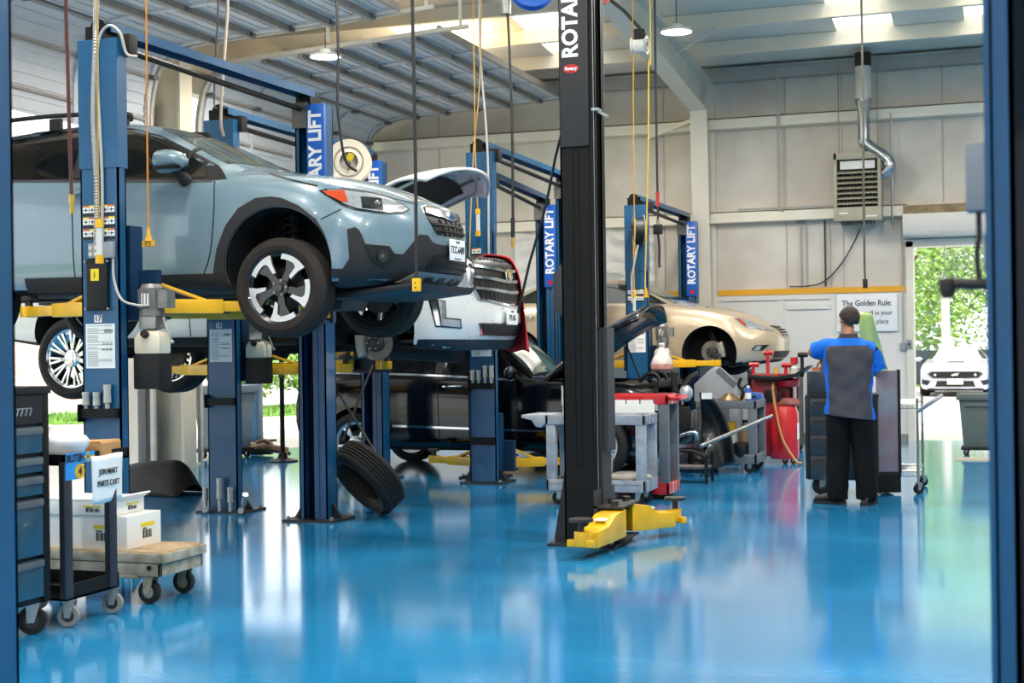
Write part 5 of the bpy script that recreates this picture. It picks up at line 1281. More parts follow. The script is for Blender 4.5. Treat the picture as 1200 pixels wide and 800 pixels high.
# ---- grey platform cart with two white boxes
t = thing('platform_cart', 'worn grey flat platform cart carrying two white boxes', 'cart', (-5.3, 7.43, 0), 0)
WORN = mat('worn_grey_paint', '#b9b4a6', .6, 0, .2, 10, col2='#8d8067'); WOOD = mat('worn_plywood', '#b9a78a', .75, 0, .25, 8, col2='#9a7d5c')
b = MB().box(-.6, .6, -.24, .235, .245, .30); b.build('deck', WORN, t, bevel=.004)
MB().box(-.585, .585, -.225, .22, .3, .306).build('deck_board', WOOD, t, smooth=0)
b = MB().box(-.58, .575, -.235, -.215, .165, .24).box(-.58, .575, .205, .225, .165, .24).box(.555, .575, -.235, .225, .165, .24).box(-.58, -.56, -.235, .225, .165, .24).box(-.1, .42, -.245, -.2, .15, .166); b.build('frame', WORN, t, bevel=.003)
b = MB().cyl((.5, -.236, .215), (.5, -.242, .215), .016, n=14); b.build('bolt', BLACK, t)
for x in (-.46, .47):
    for y in (-.19, .18): caster(t, x, y, .07, .175, w=.045, m=RUBBER, fork=WORN)
CART = mat('white_carton', '#ecebe6', .7, 0, .04, 3)
def carton(loc, sx, sy, sz, label, rz=0., open_=False):
    t = thing('carton', label, 'box', loc, rz)
    b = MB().box(-sx/2, sx/2, -sy/2, sy/2, 0, sz); b.build('box_body', CART, t, bevel=.004)
    for (x0, x1, ax, y) in ((sx*.12, sx*.34, 'f', -sy/2), (-sy*.1, sy*.3, 's', sx/2)):
        b = MB(); k = MB()
        if ax == 'f':
            b.box(x0, x1, y-.002, y, sz*.6, sz*.72)
            for i in range(9): k.box(x0+.02+i*.011, x0+.02+i*.011+(.004 if i % 3 else .008), y-.002, y, sz*.25, sz*.5)
            k.box(x0+.02, x0+.06, y-.002, y, sz*.52, sz*.56)
        else:
            b.box(y, y+.002, x0, x1, sz*.6, sz*.72)
            for i in range(9): k.box(y, y+.002, x0+.02+i*.011, x0+.02+i*.011+(.004 if i % 3 else .008), sz*.25, sz*.5)
            k.box(y, y+.002, x0+.02, x0+.06, sz*.52, sz*.56)
        l = b.build('yellow_label', mat('label_yellow', '#f0d21a'), t, smooth=0); k.build('barcode', INK, l, smooth=0)
    if open_:
        b = MB().prism([(-sx/2, sz), (sx/2, sz), (sx/2+.05, sz+.03), (sx/2+.04, sz+.036), (sx/2-.02, sz+.012), (-sx/2, sz+.012)], 'y', -sy/2, sy/2); b.build('flap', CART, t, smooth=0)
    return t
carton((-5.3, 7.43, .306), .62, .36, .2, 'large white carton with yellow labels on the grey platform cart')
carton((-5.36, 7.4, .508), .56, .33, .085, 'flat white carton with a lifted flap, on top of the large carton', .03, True)

# ---- black splash shield and the loose tyre on the floor
t = thing('splash_shield', 'black plastic splash shield lying on the floor behind post 17', 'car part', (-8.5, 12.85, 0))
RZ = key([(0, .18), (.25, .29), (.55, .35), (.8, .34), (.93, .27), (1, .1)])
def sh(u, v):
    x = -.55+1.05*u; rz = RZ(u); w = abs(2*v-1)
    return (x+.04*(1-w), -.27+.55*v-.1*u, max(.006, rz*(1-w**1.6)+.012*sin(9*u)*(1-w)))
b = MB(); b.grid(sh, 24, 14); b.build('shield_shell', mat('shield_plastic', '#1f1c1a', .6, 0, .25, 9), t, thick=.008)
b = MB(); b.tube([sh(.1, .75), sh(.3, .72), sh(.55, .78)], .008, 6).tube([sh(.02, .3), sh(.2, .25), sh(.35, .3)], .008, 6); b.build('shield_rib', BLACK, t)
c = V((-5.40, 11.5, .345)); R_ = V((.944, .330, 0)); F_ = V((-.330, .944, 0))
ax = (-R_*.63-V((0, 0, 1))*.60-F_*.42).normalized()
t = thing('car_tyre', 'black tyre without a wheel leaning at the foot of the blue post', 'tyre', (c.x, c.y, 0))
b = MB(); b.M = Matrix.Translation((0, 0, c.z)) @ V((0, 1, 0)).rotation_difference(ax).to_matrix().to_4x4()
w = .24; R, r = .36, .235
pr = [(r, -w*.36), (r+.02, -w*.46), (r+.07, -w*.53), (R-.03, -w*.49), (R-.008, -w*.42), (R-.002, -w*.38)]
for i in range(6): y0 = -w*.36+w*.72*i/6; pr += [(R, y0+.004), (R, y0+w*.12-.009), (R-.009, y0+w*.12-.007), (R-.009, y0+w*.12+.001)]
pr = pr[:-2]+[(R-.002, w*.38), (R-.008, w*.42), (R-.03, w*.49), (r+.07, w*.53), (r+.02, w*.46), (r, w*.36), (r+.015, w*.34), (R-.03, w*.3), (R-.03, -w*.3), (r+.015, -w*.34)]
b.lathe(pr, (0, 0, 0), (0, 1, 0), n=72, closed=True); o = b.build('tread', RUBBER, t, smooth=30)
zm = min((v.co.z for v in o.data.vertices)); o.location.z = -zm+.002

def rod(name, label, cat, pts, r, m, sm=0, n=8, tip=None):
    p0 = V(pts[-1]); z0 = min(p[2] for p in pts)
    t = thing(name, label, cat, (p0.x, p0.y, z0))
    MB().tube([V(p)-V((p0.x, p0.y, z0)) for p in pts], r, n, sm=sm).build('rod' if 'cord' not in name and 'hose' not in name else 'line', m, t)
    return t, V((p0.x, p0.y, z0))
rod('hanging_strap', 'dark strap hanging from the bare wheel hub down to the tyre', 'strap', [(-5.58, 12.02, 1.33), (-5.63, 11.8, 1.0), (-5.7, 11.62, .66)], .012, HOSE)
rod('pry_bar', 'thin dark bar leaning between the blue post and the tyre', 'bar', [(-5.74, 11.62, 1.09), (-5.32, 11.6, .48)], .012, DSTEEL)

# ---- tall stand with a round base beyond the white suv
t = thing('support_stand', 'tall black pole stand with a flat base by the far open door', 'stand', (-9.1, 16.75, 0))
MB().lathe([(0, 0), (.2, 0), (.2, .015), (.07, .05), (.045, .12), (.0, .12)], n=24).build('stand_base', BLACKP, t); MB().cyl((0, 0, .1), (0, 0, 1.95), .032, n=14).build('pole', BLACKP, t); MB().cyl((0, 0, 1.1), (0, 0, 1.2), .045, n=14).build('collar', DSTEEL, t); MB().box(-.1, .1, -.08, .08, 1.95, 1.98).build('saddle', BLACKP, t)
random.seed(11)
JUNK = mat('rusty_brown_metal', '#7d6549', .7, .3, .4, 12)
t = thing('exhaust_parts', 'brown rusty exhaust pieces lying by the open far door', 'scrap', (-9.75, 17.5, 0))
b = MB(); b.tube([(-.45, -.1, .06), (-.2, 0, .1), (.05, -.05, .12), (.3, .05, .07)], .055, 8, sm=4); b.build('pipe', JUNK, t)
b = MB(); b.cyl((-.3, .1, .09), (.0, .14, .1), .085, n=14); b.build('muffler', JUNK, t)
b = MB(); b.tube([(-.1, -.12, .2), (0, -.05, .22), (.15, 0, .1), (.4, -.1, .05)], .028, 8, sm=4); b.build('flange_pipe', JUNK, t)
t = thing('bumper_scrap', 'broken black and silver bumper pieces on the floor by the black suv tail', 'scrap', (-9.15, 17.95, 0))
b = MB()
for k in range(5):
    a = random.random()*6; b.prism([(-.25+.1*k, .0), (.1+.05*k, .02), (.18, .12+.03*k), (-.05, .2), (-.2, .3-.04*k)], 'y', -.15+.06*k, -.12+.06*k)
b.build('bumper_shard', BLACKC, t, smooth=0); MB().tube([(-.1, -.2, .06), (.15, -.15, .16), (.4, -.1, .1)], .03, 8, sm=3).build('bracket', STEEL, t)

def wheelie(name, loc, s, label, m, rz=0., flip=1):
    t = thing(name, label, 'waste bin', loc, rz)
    rg = []
    for z, k in ((.1, .8), (.74, 1.)): rg.append([(-.26*k*s, -.22*k*s, z*s), (.26*k*s, -.22*k*s, z*s), (.26*k*s, .22*k*s, z*s), (-.26*k*s, .22*k*s, z*s)])
    MB().loft(rg).build('bin_body', m, t, bevel=.015)
    MB().box(-.29*s, .29*s, -.25*s, .25*s, .7*s, .78*s).build('rim', m, t, bevel=.012)
    MB().box(-.2*s, .2*s, -.235*s, -.22*s, .62*s, .66*s).build('moulded_rib', m, t, bevel=.004)
    MB().box(-.24*s, .24*s, -.2*s, .2*s, .07*s, .11*s).build('dolly', BLACK, t, bevel=.006)
    for x in (-.18, .18):
        for y in (-.14, .14): caster(t, x*s, y*s, .035*s, .075*s)
    return t
wheelie('waste_bin', (-10.2, 17.15, 0), 1.28, 'blue-grey rubbish bin standing at the left wall between the doors', BINGREY)
wheelie('waste_bin', (-.37, 19.35, 0), 1.02, 'dark grey rubbish bin near the drive-through door on the right', mat('bin_green_grey', '#56605c', .5, 0, .15, 6))
o = MB().box(-.66, .0, 18.35, 18.8, .0, .012).build('floor_mat', mat('mat_beige', '#b8b19d', .9, 0, .2, 30), recenter=True); tag(o, 'pale rubber floor mat in front of the right-hand bin', 'mat')

# bollard outside and the wall board with pipes and chain by the column
t = thing('bollard', 'blue steel post with a base plate standing outside the far door', 'bollard', (-11.6, 20.4, 0)); MB().box(-.11, .11, -.11, .11, .0, 2.4).build('post', LIFT_BLUE, t, bevel=.01); MB().box(-.3, .3, -.2, .2, -.014, .02).build('base_plate', DSTEEL, t)
t = thing('wall_board', 'white board with hanging chain and round exhaust port beside the cream column', 'board', (-10.08, 15.95, 0), 0)
MB().box(-.02, .02, -.32, .14, .0, 2.1).build('board', WPANEL, t); MB().tube([(.05, -.1, 1.35), (.06, -.12, .8), (.06, -.06, .55), (.06, .0, .8), (.05, .02, 1.35)], .008, 6, sm=6).build('chain', DSTEEL, t)
MB().lathe([(.09, 0), (.1, .01), (.1, .08), (.085, .08), (.085, 0)], (.02, .05, 1.5), (1, 0, 0), n=20, closed=True).build('port', DSTEEL, t); MB().tube([(.04, -.2, .1), (.04, -.2, 2.0)], .012).tube([(.04, -.26, .4), (.04, -.26, 2.0)], .012).build('conduit', CONDUIT, t); MB().box(.02, .1, .05, .12, .35, .5).build('outlet', GREYPL, t)
# ---- grey utility carts
def utility(name, label, loc, L, W, zt, zb, m, rz=0., lip=.09, pan=False, cr=.062, posts=None):
    """two-tray cart: x along L, near side y = -W/2"""
    t = thing(name, label, 'cart', loc, rz)
    for z, nm, h in ((zt, 'upper_tray', lip), (zb, 'lower_tray', lip+.02)):
        b = MB().box(-L/2, L/2, -W/2, W/2, z-h*.45, z-h*.3)
        for a in ((-L/2, -L/2+.03, -W/2, W/2), (L/2-.03, L/2, -W/2, W/2), (-L/2, L/2, -W/2, -W/2+.03), (-L/2, L/2, W/2-.03, W/2)): b.box(a[0], a[1], a[2], a[3], z-h, z)
        b.build(nm, m, t, bevel=.006)
        b = MB(); n = 6
        for k in range(1, n): x = -L/2+L*k/n; b.box(x-.006, x+.006, -W/2-.006, -W/2, z-h+.01, z-.01)
        for k in range(1, 4): y = -W/2+W*k/4; b.box(L/2, L/2+.006, y-.006, y+.006, z-h+.01, z-.01)
        b.build('tray_rib', m, t, smooth=0)
    for x in (-L/2+.05, L/2-.05):
        for y in (-W/2+.045, W/2-.045): MB().box(x-.045, x+.045, y-.04, y+.04, zb-.02, zt-.03).build('leg', posts or m, t, bevel=.01)
    for x in (-L/2+.1, L/2-.1):
        for y in (-W/2+.08, W/2-.08): caster(t, x, y, cr, zb-lip-.015, rz=.25)
    if pan:
        b = MB(); b.prism([(-L/2-.24, zt), (-L/2, zt), (-L/2, zt-.08), (-L/2-.05, zt-.12), (-L/2-.1, zt-.11), (-L/2-.14, zt-.05), (-L/2-.24, zt-.03)], 'y', -W/2+.01, W/2-.01); b.build('handle_tray', m, t, bevel=.006)
    return t
LG = mat('light_grey_plastic', '#9fa4ab', .55, 0, .2, 8, col2='#7f848b')
utility('utility_cart', 'light grey two-shelf utility cart right behind the black lift post', (-3.64, 12.92, 0), .96, .5, .84, .24, LG, pan=True)
utility('utility_cart', 'dark grey two-shelf utility cart holding oily parts near the red jacks', (-3.1, 16.55, 0), .72, .7, .825, .215, DGREYPL, posts=DGREYPL)
t = utility('red_cart', 'red-topped service cart with grey legs behind the light grey cart', (-3.5, 13.55, 0), .82, .5, 1.0, .16, RED, posts=DGREYPL, cr=.06)
MB().tube([(.41, -.2, .97), (.5, -.2, .965), (.5, .2, .965), (.41, .2, .97)], .02, 10, sm=3).build('push_handle', RED, t)
MB().box(-.32, .28, -.256, -.252, .83, .955).build('paper_sheet', PAPER, t, smooth=0)
# things lying on the carts
o = blob((0, 0, 0), .16, (1.3, .8, .35), 6, .2, 20).build('rag', mat('grey_rag', '#a9a399', .9, 0, .2, 8), smooth=60); o.location = (-3.38, 12.85, .21); tag(o, 'crumpled beige rag on the bottom shelf of the light grey cart', 'rag')
t = thing('jug', 'white plastic jug on the bottom shelf of the light grey cart', 'jug', (-3.62, 12.85, .208))
rg = [[(x*k, y*k, z) for x, y in ((-.09, -.06), (.09, -.06), (.09, .06), (-.09, .06))] for z, k in ((0, .95), (.2, 1), (.26, .5), (.28, .35))]
MB().loft(rg).build('jug_body', mat('milky_plastic', '#d3d2cc', .4, 0, .06), t, bevel=.015); MB().cyl((0, 0, .27), (0, 0, .31), .03, n=16).build('jug_cap', BLACK, t)
for k, (x, y, lab) in enumerate(((-3.55, 13.02, 'black brake part on the bottom shelf of the light grey cart'),)):
    t = thing('brake_part', lab, 'car part', (x, y, .208)); MB().lathe([(.0, 0), (.12, 0), (.12, .02), (.07, .025), (.07, .06), (0, .06)], n=24).build('disc', DSTEEL, t)
def bottle(loc, label, m, capm, h=.2, r=.035, label_m=None):
    t = thing('spray_can', label, 'can', loc)
    MB().lathe([(0, 0), (r, 0), (r, h*.78), (r*.75, h*.85), (r*.5, h*.88), (0, h*.88)], n=20).build('can_body', m, t); MB().lathe([(0, 0), (r*.55, 0), (r*.55, h*.12), (0, h*.12)], (0, 0, h*.88), n=16).build('cap', capm, t)
    if label_m: MB().cyl((0, 0, h*.25), (0, 0, h*.6), r+.001, n=20, caps=False).build('can_label', label_m, t)
bottle((-2.85, 16.32, .795), 'blue and white spray can on the dark grey cart', mat('can_blue', '#1b4fb0', .3, .2), WHITE, .2, .035, PAPER)
t = thing('yellow_tub', 'yellow-lidded white tub on the bottom shelf of the dark grey cart', 'tub', (-3.1, 16.5, .18)); MB().lathe([(0, 0), (.075, 0), (.085, .2), (.085, .24), (0, .24)], n=24).build('tub_body', mat('milky_plastic', '#d3d2cc'), t); MB().lathe([(0, 0), (.08, 0), (.075, .15), (.0, .15)], (0, 0, .24), n=24).build('yellow_lid', YELLOW, t)
t = thing('brown_jug', 'brown bottle beside the yellow tub on the dark grey cart', 'bottle', (-2.93, 16.55, .18)); MB().lathe([(0, 0), (.075, 0), (.08, .26), (.04, .34), (.03, .38), (0, .38)], n=20).build('bottle_body', mat('brown_plastic', '#8a7352', .4), t); MB().cyl((0, 0, .38), (0, 0, .41), .033, n=14).build('cap', BLACK, t)
for k, (x, y, lab) in enumerate(((-3.28, 16.35, 'left black round car part on the bottom shelf of the dark grey cart'), (-2.93, 16.3, 'right black round car part on the bottom shelf of the dark grey cart'))):
    t = thing('black_part', lab, 'car part', (x, y, .178)); MB().lathe([(.03, 0), (.1, 0), (.12, .05), (.11, .14), (.07, .17), (.03, .17)], n=22, closed=True).build('housing', BLACK, t); MB().tube([(.1, 0, .1), (.16, .02, .12), (.17, .08, .06)], .02, 8, sm=3).build('spout', BLACK, t)
t = thing('oily_hub', 'dirty brass-brown hub with a bracket on top of the dark grey cart', 'car part', (-3.1, 16.5, .795)); MB().lathe([(0, 0), (.13, 0), (.13, .03), (.08, .07), (.04, .11), (0, .11)], n=26).build('hub_body', mat('oily_brass', '#7d6a4a', .4, .6, .5, 14), t); MB().tube([(.12, .05, .0), (.15, .05, .12), (.1, .05, .2), (.13, .05, .28)], .02, 8, sm=4).tube([(.14, .05, .15), (.2, .05, .2), (.22, .04, .14)], .012, 6, sm=3).build('bracket', BLACK, t); 
t = thing('wood_block', 'pale block on top of the dark grey cart', 'block', (-2.95, 16.6, .795)); MB().box(-.06, .06, -.05, .05, 0, .07).build('block_body', CARDB, t, bevel=.006)
t = thing('blue_case', 'blue plastic case on the far side of the dark grey cart', 'case', (-2.86, 16.76, .795)); MB().prism([(-.14, 0), (.12, 0), (.1, .1), (-.1, .12)], 'y', -.06, .06).build('case_body', mat('case_blue', '#2d5ba8', .4, 0, .1), t, bevel=.006); MB().box(-.04, .04, -.066, -.06, .05, .07).build('latch', BLACK, t)

# ---- grey tilted panel, loose fender and grille of the black suv, step stand and pipe
t = thing('leaning_panel', 'grey angular machine cover standing behind the dark grey cart', 'cover', (-3.42, 17.45, 0), 0)
b = MB(); b.prism([(-.27, 0), (.28, 0), (.28, .95), (.0, 1.2), (-.06, 1.17), (-.27, .98)], 'y', -.16, .16); b.build('cover_shell', GREYPL, t, bevel=.02)
b = MB(); b.bar((.25, -.165, .97), (.03, -.165, 1.17), .07, .01, up=(0, 1, 0)); b.box(-.16, .17, -.166, -.16, .12, .8).build('dark_inset', DGREYPL, t)
def fen(u, v): 
    a = .15+1.45*u
    k = .32+.68*v; return (-.06+.40*cos(a)*k, .10*sin(pi*v)+.05*u, max(.01, .93*sin(a)*(.35+.65*v)))
t = thing('loose_fender', 'loose black fender propped on the floor ahead of the black suv', 'car part', (-3.28, 15.95, 0))
b = MB(); b.grid(fen, 18, 8); o = b.build('fender_shell', mat('dark_fender', '#15181c', .35, 0, .2, 6, coat=.4), t, thick=.01)
b = MB().box(-.02, .1, -.075, -.072, .86, .93); b.build('white_tag', PAPER, t, smooth=0)
t = thing('chrome_grille_unit', 'chrome-edged grille and lamp unit hanging off the black suv front', 'car part', (-3.45, 15.75, 0))
b = MB().box(-.1, .12, -.06, .02, .32, .36); b.tube([(-.16, -.1, .34), (-.05, -.12, .46), (.12, -.12, .5), (.14, -.1, .42)], .02, 8, sm=3); b.build('chrome_edge', CHROME, t)
MB().box(-.1, .05, -.04, .0, .5, .78).build('grille_mesh', mat('grille_mesh', '#1a1a1b'), t, bevel=.01); MB().box(.06, .14, -.05, .01, .54, .74).build('fog_lamp', mat('dim_lens', '#6d6560', .2, .4, .4, 14), t, bevel=.012)
b = MB(); b.ball((0, 0, .93), .1, 16, (.8, .7, 1)); b.build('headlamp', LENS, t); b = MB(); b.tube([(-.12, 0, .95), (-.14, 0, 1.08), (-.12, .02, 1.16)], .035, 10).tube([(-.02, .0, 1.0), (.05, .03, 1.1), (.14, .05, 1.14)], .04, 10, sm=3).tube([(-.1, 0, .5), (-.14, .02, .7), (-.1, .02, .95)], .03, 8); b.build('duct', BLACK, t)
b = MB(); b.prism([(-.16, .05), (.25, .02), (.3, .2), (.1, .32), (-.16, .3)], 'y', -.04, .06); b.build('bumper_piece', BLACKC, t, bevel=.02)
t = thing('step_stand', 'low black tubular step stand on the floor before the dark grey cart', 'stand', (-3.3, 15.08, 0))
for x in (-.24, .24): MB().tube([(x, -.16, 0), (x, -.16, .28), (x-.05, -.16, .345), (x-.05, -.15, .345), (x-.32 if x > 0 else x-.25, -.12, .345)] if False else [(x, -.16, .0), (x, -.16, .30), (x, -.12, .345), (x, .12, .345), (x, .16, .30), (x, .16, 0)], .018, 10).build('leg', BLACKP, t)
MB().box(-.24, .24, -.15, .15, .15, .175).build('tread_plate', mat('gritty_plate', '#5f5c58', .8, .2, .4, 30), t, bevel=.004)
MB().tube([(-.24, -.16, .28), (-.1, -.16, .345), (.1, -.16, .345), (.24, -.16, .28)], .018, 10).build('rail', BLACKP, t)
rod('steel_pipe', 'long bare steel pipe resting on the step stand and the dark grey cart', 'pipe', [(-3.2, 15.3, .368), (-2.55, 16.12, .66)], .022, STEEL, n=14)

# ---- red oil drainer with its tray, pink-red cabinet
t = thing('oil_drainer', 'red oil drainer with a wide black pan and pumps on top', 'machine', (-2.72, 17.75, 0))
b = MB(); b.lathe([(0, .06), (.17, .06), (.18, .1), (.18, .62), (.15, .7), (.06, .72), (0, .72)], (.08, -.12, 0), n=30); b.build('tank', RED, t)
b = MB().box(-.34, -.0, -.1, .18, .08, 1.1).box(-.3, .18, .0, .2, .72, 1.1); b.build('cabinet_body', mat('red_deep_paint', '#a51620', .35, 0, .2, 4, coat=.4), t, bevel=.01)
b = MB().box(-.36, -.33, -.14, -.1, .1, 1.12).box(.14, .18, -.02, .02, .1, 1.12); b.build('black_rail', BLACKP, t)
pan_pts = [(-.36, 1.16), (-.3, 1.09), (.0, 1.07), (.25, 1.11), (.4, 1.2), (.38, 1.17), (.25, 1.06), (.0, 1.02), (-.3, 1.04)]
MB().prism(pan_pts, 'y', -.3, .22).build('drain_pan', BLACK, t, bevel=.008)
MB().lathe([(.06, 0), (.14, .03), (.16, .1), (.12, .12), (0, .12)], (.12, -.1, .92), n=24).build('funnel', mat('red_deep_paint', '#a51620'), t)
for x, h, m_ in ((-.3, .17, RED), (-.12, .33, RED), (-.02, .12, YELLOW), (.1, .16, RED), (.3, .3, BLACK)):
    b = MB().cyl((x, -.05, 1.06), (x, -.05, 1.06+h), .022, n=12)
    if h > .15: b.cyl((x-.05, -.05, 1.06+h*.9), (x+.07, -.05, 1.06+h*.9), .03, n=12)
    b.build('pump_handle', m_, t)
b = MB().lathe([(0, 0), (.06, 0), (.06, .1), (.03, .13), (.02, .2), (0, .2)], (.2, -.02, 1.07), n=18); b.build('glass_bowl', mat('milky_plastic', '#d3d2cc'), t); MB().cyl((.2, -.02, 1.22), (.2, -.02, 1.3), .05, n=14).build('red_head', RED, t)
P = [(-.02, -.18, 1.05), (-.03, -.26, .9), (.02, -.3, .6), (.1, -.36, .3), (.25, -.4, .06), (.33, -.42, .025)]
MB().tube(P, .016, 8, sm=6).build('hose', mat('tan_hose', '#b1854a', .5, 0, .15), t)
MB().box(-.16, -.06, -.14, -.1, .75, .9).box(.0, .06, -.18, -.1, .76, .88).build('gauge', BLACK, t, bevel=.006); MB().box(.25, .262, -.2, -.1, .3, .5).build('white_label', PAPER, t, smooth=0)
for x in (-.25, .1, .2): caster(t, x, -.2 if x > 0 else 0, .035, .08)
caster(t, -.25, .15, .035, .08)
o = blob((0, 0, 0), .12, (1.1, .7, .45), 9, .3, 20).build('shop_rag', mat('pink_rag', '#a1605b', .9, 0, .3, 9), smooth=60); o.location = (-2.58, 17.6, .705); tag(o, 'crumpled pinkish shop rag on top of the red drainer tank', 'rag')
t = thing('tool_cabinet', 'tall pale red cabinet with a black edge behind the red oil drainer', 'cabinet', (-2.82, 19.6, 0))
MB().box(-.12, .09, -.2, .3, .09, 1.1).build('cabinet_body', mat('faded_red', '#d89fa0', .4, 0, .05), t, bevel=.006); MB().box(.09, .11, -.21, .3, .09, 1.12).build('edge_strip', BLACK, t); MB().box(-.08, .06, -.205, -.2, .2, .95).build('door', mat('faded_red', '#d89fa0'), t)
for x in (-.07, .06):
    for y in (-.15, .24): caster(t, x, y, .04, .095)
t = thing('wire_rack', 'chrome wire rack on castors standing at the back wall behind the pale red cabinet', 'rack', (-2.6, 21.35, 0))
for x in (-.18, .18):
    for y in (-.2, .2): MB().cyl((x, y, .08), (x, y, 1.05), .012, n=10).build('post', STEEL, t); caster(t, x, y, .04, .085)
for z in (.3, .68, 1.0):
    b = MB()
    for y in (-.2, .2): b.tube([(-.18, y, z), (.18, y, z)], .006, 6).tube([(-.18, y, z+.04), (.18, y, z+.04)], .005, 6)
    for k in range(9): x = -.18+.045*k; b.tube([(x, -.2, z), (x, .2, z)], .003, 5)
    b.build('wire_shelf', STEEL, t)
t = thing('orange_box', 'small orange box on the wire rack by the back wall', 'box', (-2.68, 21.3, 1.008)); MB().box(-.08, .08, -.08, .08, 0, .1).build('box_body', mat('orange_card', '#c46a2c', .7), t, bevel=.004)

# ---- dark tool chest in front of the man, with the glass panel and green film leaning on it
t = thing('tool_chest', 'dark blue-grey rolling tool chest in front of the standing man', 'tool cabinet', (-1.52, 14.3, 0))
NAVY = mat('dark_slate_paint', '#222c36', .35, .1, .15, 3, coat=.4)
MB().box(-.36, .3, -.28, .3, .15, .97).build('cabinet_body', NAVY, t, bevel=.006); MB().box(-.365, .1, -.2, .3, .97, 1.2).build('top_chest', NAVY, t, bevel=.006)
MB().box(-.375, -.335, -.295, -.2, .16, .96).build('corner_guard', BLACK, t, bevel=.004); MB().box(.27, .31, -.295, -.2, .16, .96).build('corner_guard', BLACK, t, bevel=.004); MB().box(-.37, .31, -.29, .3, .95, .975).build('top_board', BLACK, t)
for z0, z1 in ((.18, .38), (.4, .58), (.6, .76), (.78, .94)): d = MB().box(-.33, .26, -.292, -.28, z0, z1).build('drawer', NAVY, t, bevel=.003); MB().box(-.3, .23, -.302, -.292, z1-.04, z1-.015).build('drawer_handle', DSTEEL, d, bevel=.003)
for x, y in ((-.24, -.2), (.22, -.2), (-.24, .22), (.36, .1)): caster(t, x, y, .09, .16, w=.05, m=BLACK, rz=.5)
t = thing('wind_deflector_panel', 'dark upright glass panel with red reflections painted in, right of the man', 'panel', (-1.14, 14.25, 0), .3)
MB().box(-.1, .1, -.012, .012, .22, 1.2).build('pane', mat('pane_painted_reflection', '#7d1f2b', .12, .1, .9, 1.6, coat=1, col2='#7f8a96'), t); MB().box(.1, .13, -.02, .02, .2, 1.21).box(-.13, .13, -.02, .02, .18, .22).build('black_edge', BLACK, t, bevel=.004); MB().box(-.12, .12, -.03, .03, .02, .18).build('foot', BLACKP, t)  # red and grey-blue reflections are put into the pane's colour
def film(u, v): return (-.03+.05*u+(.13+.09*u)*v, .09*sin(2.4*v)+.05*u, 1.78-.55*u-.02*v)
t = thing('green_film_sheet', 'curled translucent green film standing behind the man', 'sheet', (-1.36, 14.08, 0))
b = MB(); b.grid(film, 12, 12); b.build('film', mat('green_film', '#b8c96a', .15, 0, .35, 4, col2='#8fae7e', coat=.6), t, thick=.004)
MB().box(.03, .22, .06, .1, 1.2, 1.235).build('film_edge', mat('green_film', '#b8c96a'), t)

# ---- chrome wire cart
t = thing('wire_cart', 'chrome wire shelf cart with a grey push handle by the right door', 'cart', (-.98, 14.75, 0))
for x in (-.3, .12):
    for y in (-.42, .38): MB().cyl((x, y, .1), (x, y, .93), .013, n=10).build('post', STEEL, t); caster(t, x, y, .05, .11, m=BLACK, rz=.6)
for z in (.22, .88):
    b = MB()
    for y in (-.42, .38):
        b.tube([(-.3, y, z), (.12, y, z)], .006, 6).tube([(-.3, y, z-.05), (.12, y, z-.05)], .005, 6)
        for k in range(10): x = -.28+.042*k; b.tube([(x, y, z), (x+.02, y, z-.05)], .003, 5)
    for x in (-.3, .12): b.tube([(x, -.42, z), (x, .38, z)], .006, 6)
    for k in range(14): y = -.4+.06*k; b.tube([(-.3, y, z), (.12, y, z)], .003, 5)
    b.build('wire_shelf', STEEL, t)
MB().tube([(.12, -.42, .8), (.3, -.42, .92), (.3, .38, .92), (.12, .38, .8)], .02, 10, sm=4).build('push_handle', GREYPL, t)
MB().box(.135, .14, .1, .28, .66, .84).build('paper_tag', PAPER, t, smooth=0)
# ------------------------------------------------------------------ cords, hoses and reels hanging from above
def roof_at(p): return roofz(p[1])-.004
def hanging(name, label, cat, pts, r, m, extra=None, sm=4):
    pts = [V(p) for p in pts]
    top = pts[0]
    if top.z < roof_at(top) and top.z > 3.5: pts = [V((top.x, top.y, roof_at(top)))]+pts
    e = pts[-1]; t = thing(name, label, cat, e)
    MB().tube([p-e for p in pts], r, 8, sm=sm).build('line', m, t)
    return t
REDH = mat('dark_red_hose', '#5a1f1c', .5, 0, .15)
t = hanging('air_hose', 'dark red air hose with a yellow fitting hanging before the rear car door', 'hose', [(-5.115, 6.9, 3.622), (-5.109, 6.9, 3.228), (-5.104, 6.9, 2.833), (-5.093, 6.9, 2.38)], .011, REDH)
MB().cyl((0, 0, -.09), (0, 0, -.03), .013, n=10).cyl((0, 0, -.03), (0, 0, .02), .017, n=6).build('fitting', mat('brass_fitting', '#c9a648', .35, .6), t)
t = hanging('work_lamp', 'yellow and white tube work lamp hanging in front of lift 17', 'lamp', [(-5.853, 7.95, 3.922), (-5.856, 7.95, 3.247), (-5.728, 7.95, 2.684), (-5.656, 7.95, 2.363)][0:0]+[(-5.653, 7.95, 3.922), (-5.656, 7.95, 3.247), (-5.658, 7.95, 2.684), (-5.656, 7.95, 2.363)], .006, mat('brass_cord', '#a58a45', .6, 0, .2, 30))
MB().cyl((0, 0, -.24), (0, 0, -.05), .021, n=16).build('tube', mat('milky_plastic', '#d3d2cc'), t); MB().cyl((0, 0, -.055), (0, 0, 0), .026, n=14).build('cap', YELLOW, t); MB().cyl((0, 0, -.29), (0, 0, -.235), .027, n=14).build('handle', YELLOW, t)
t = hanging('extension_cord', 'orange cord ending in a yellow three-way socket before the front door', 'cord', [(-5.306, 8.0, 3.9), (-5.31, 8.0, 3.23), (-5.312, 8.0, 2.671), (-5.311, 8.0, 2.27)], .006, mat('orange_cord', '#c07a14', .55, 0, .15, 30))
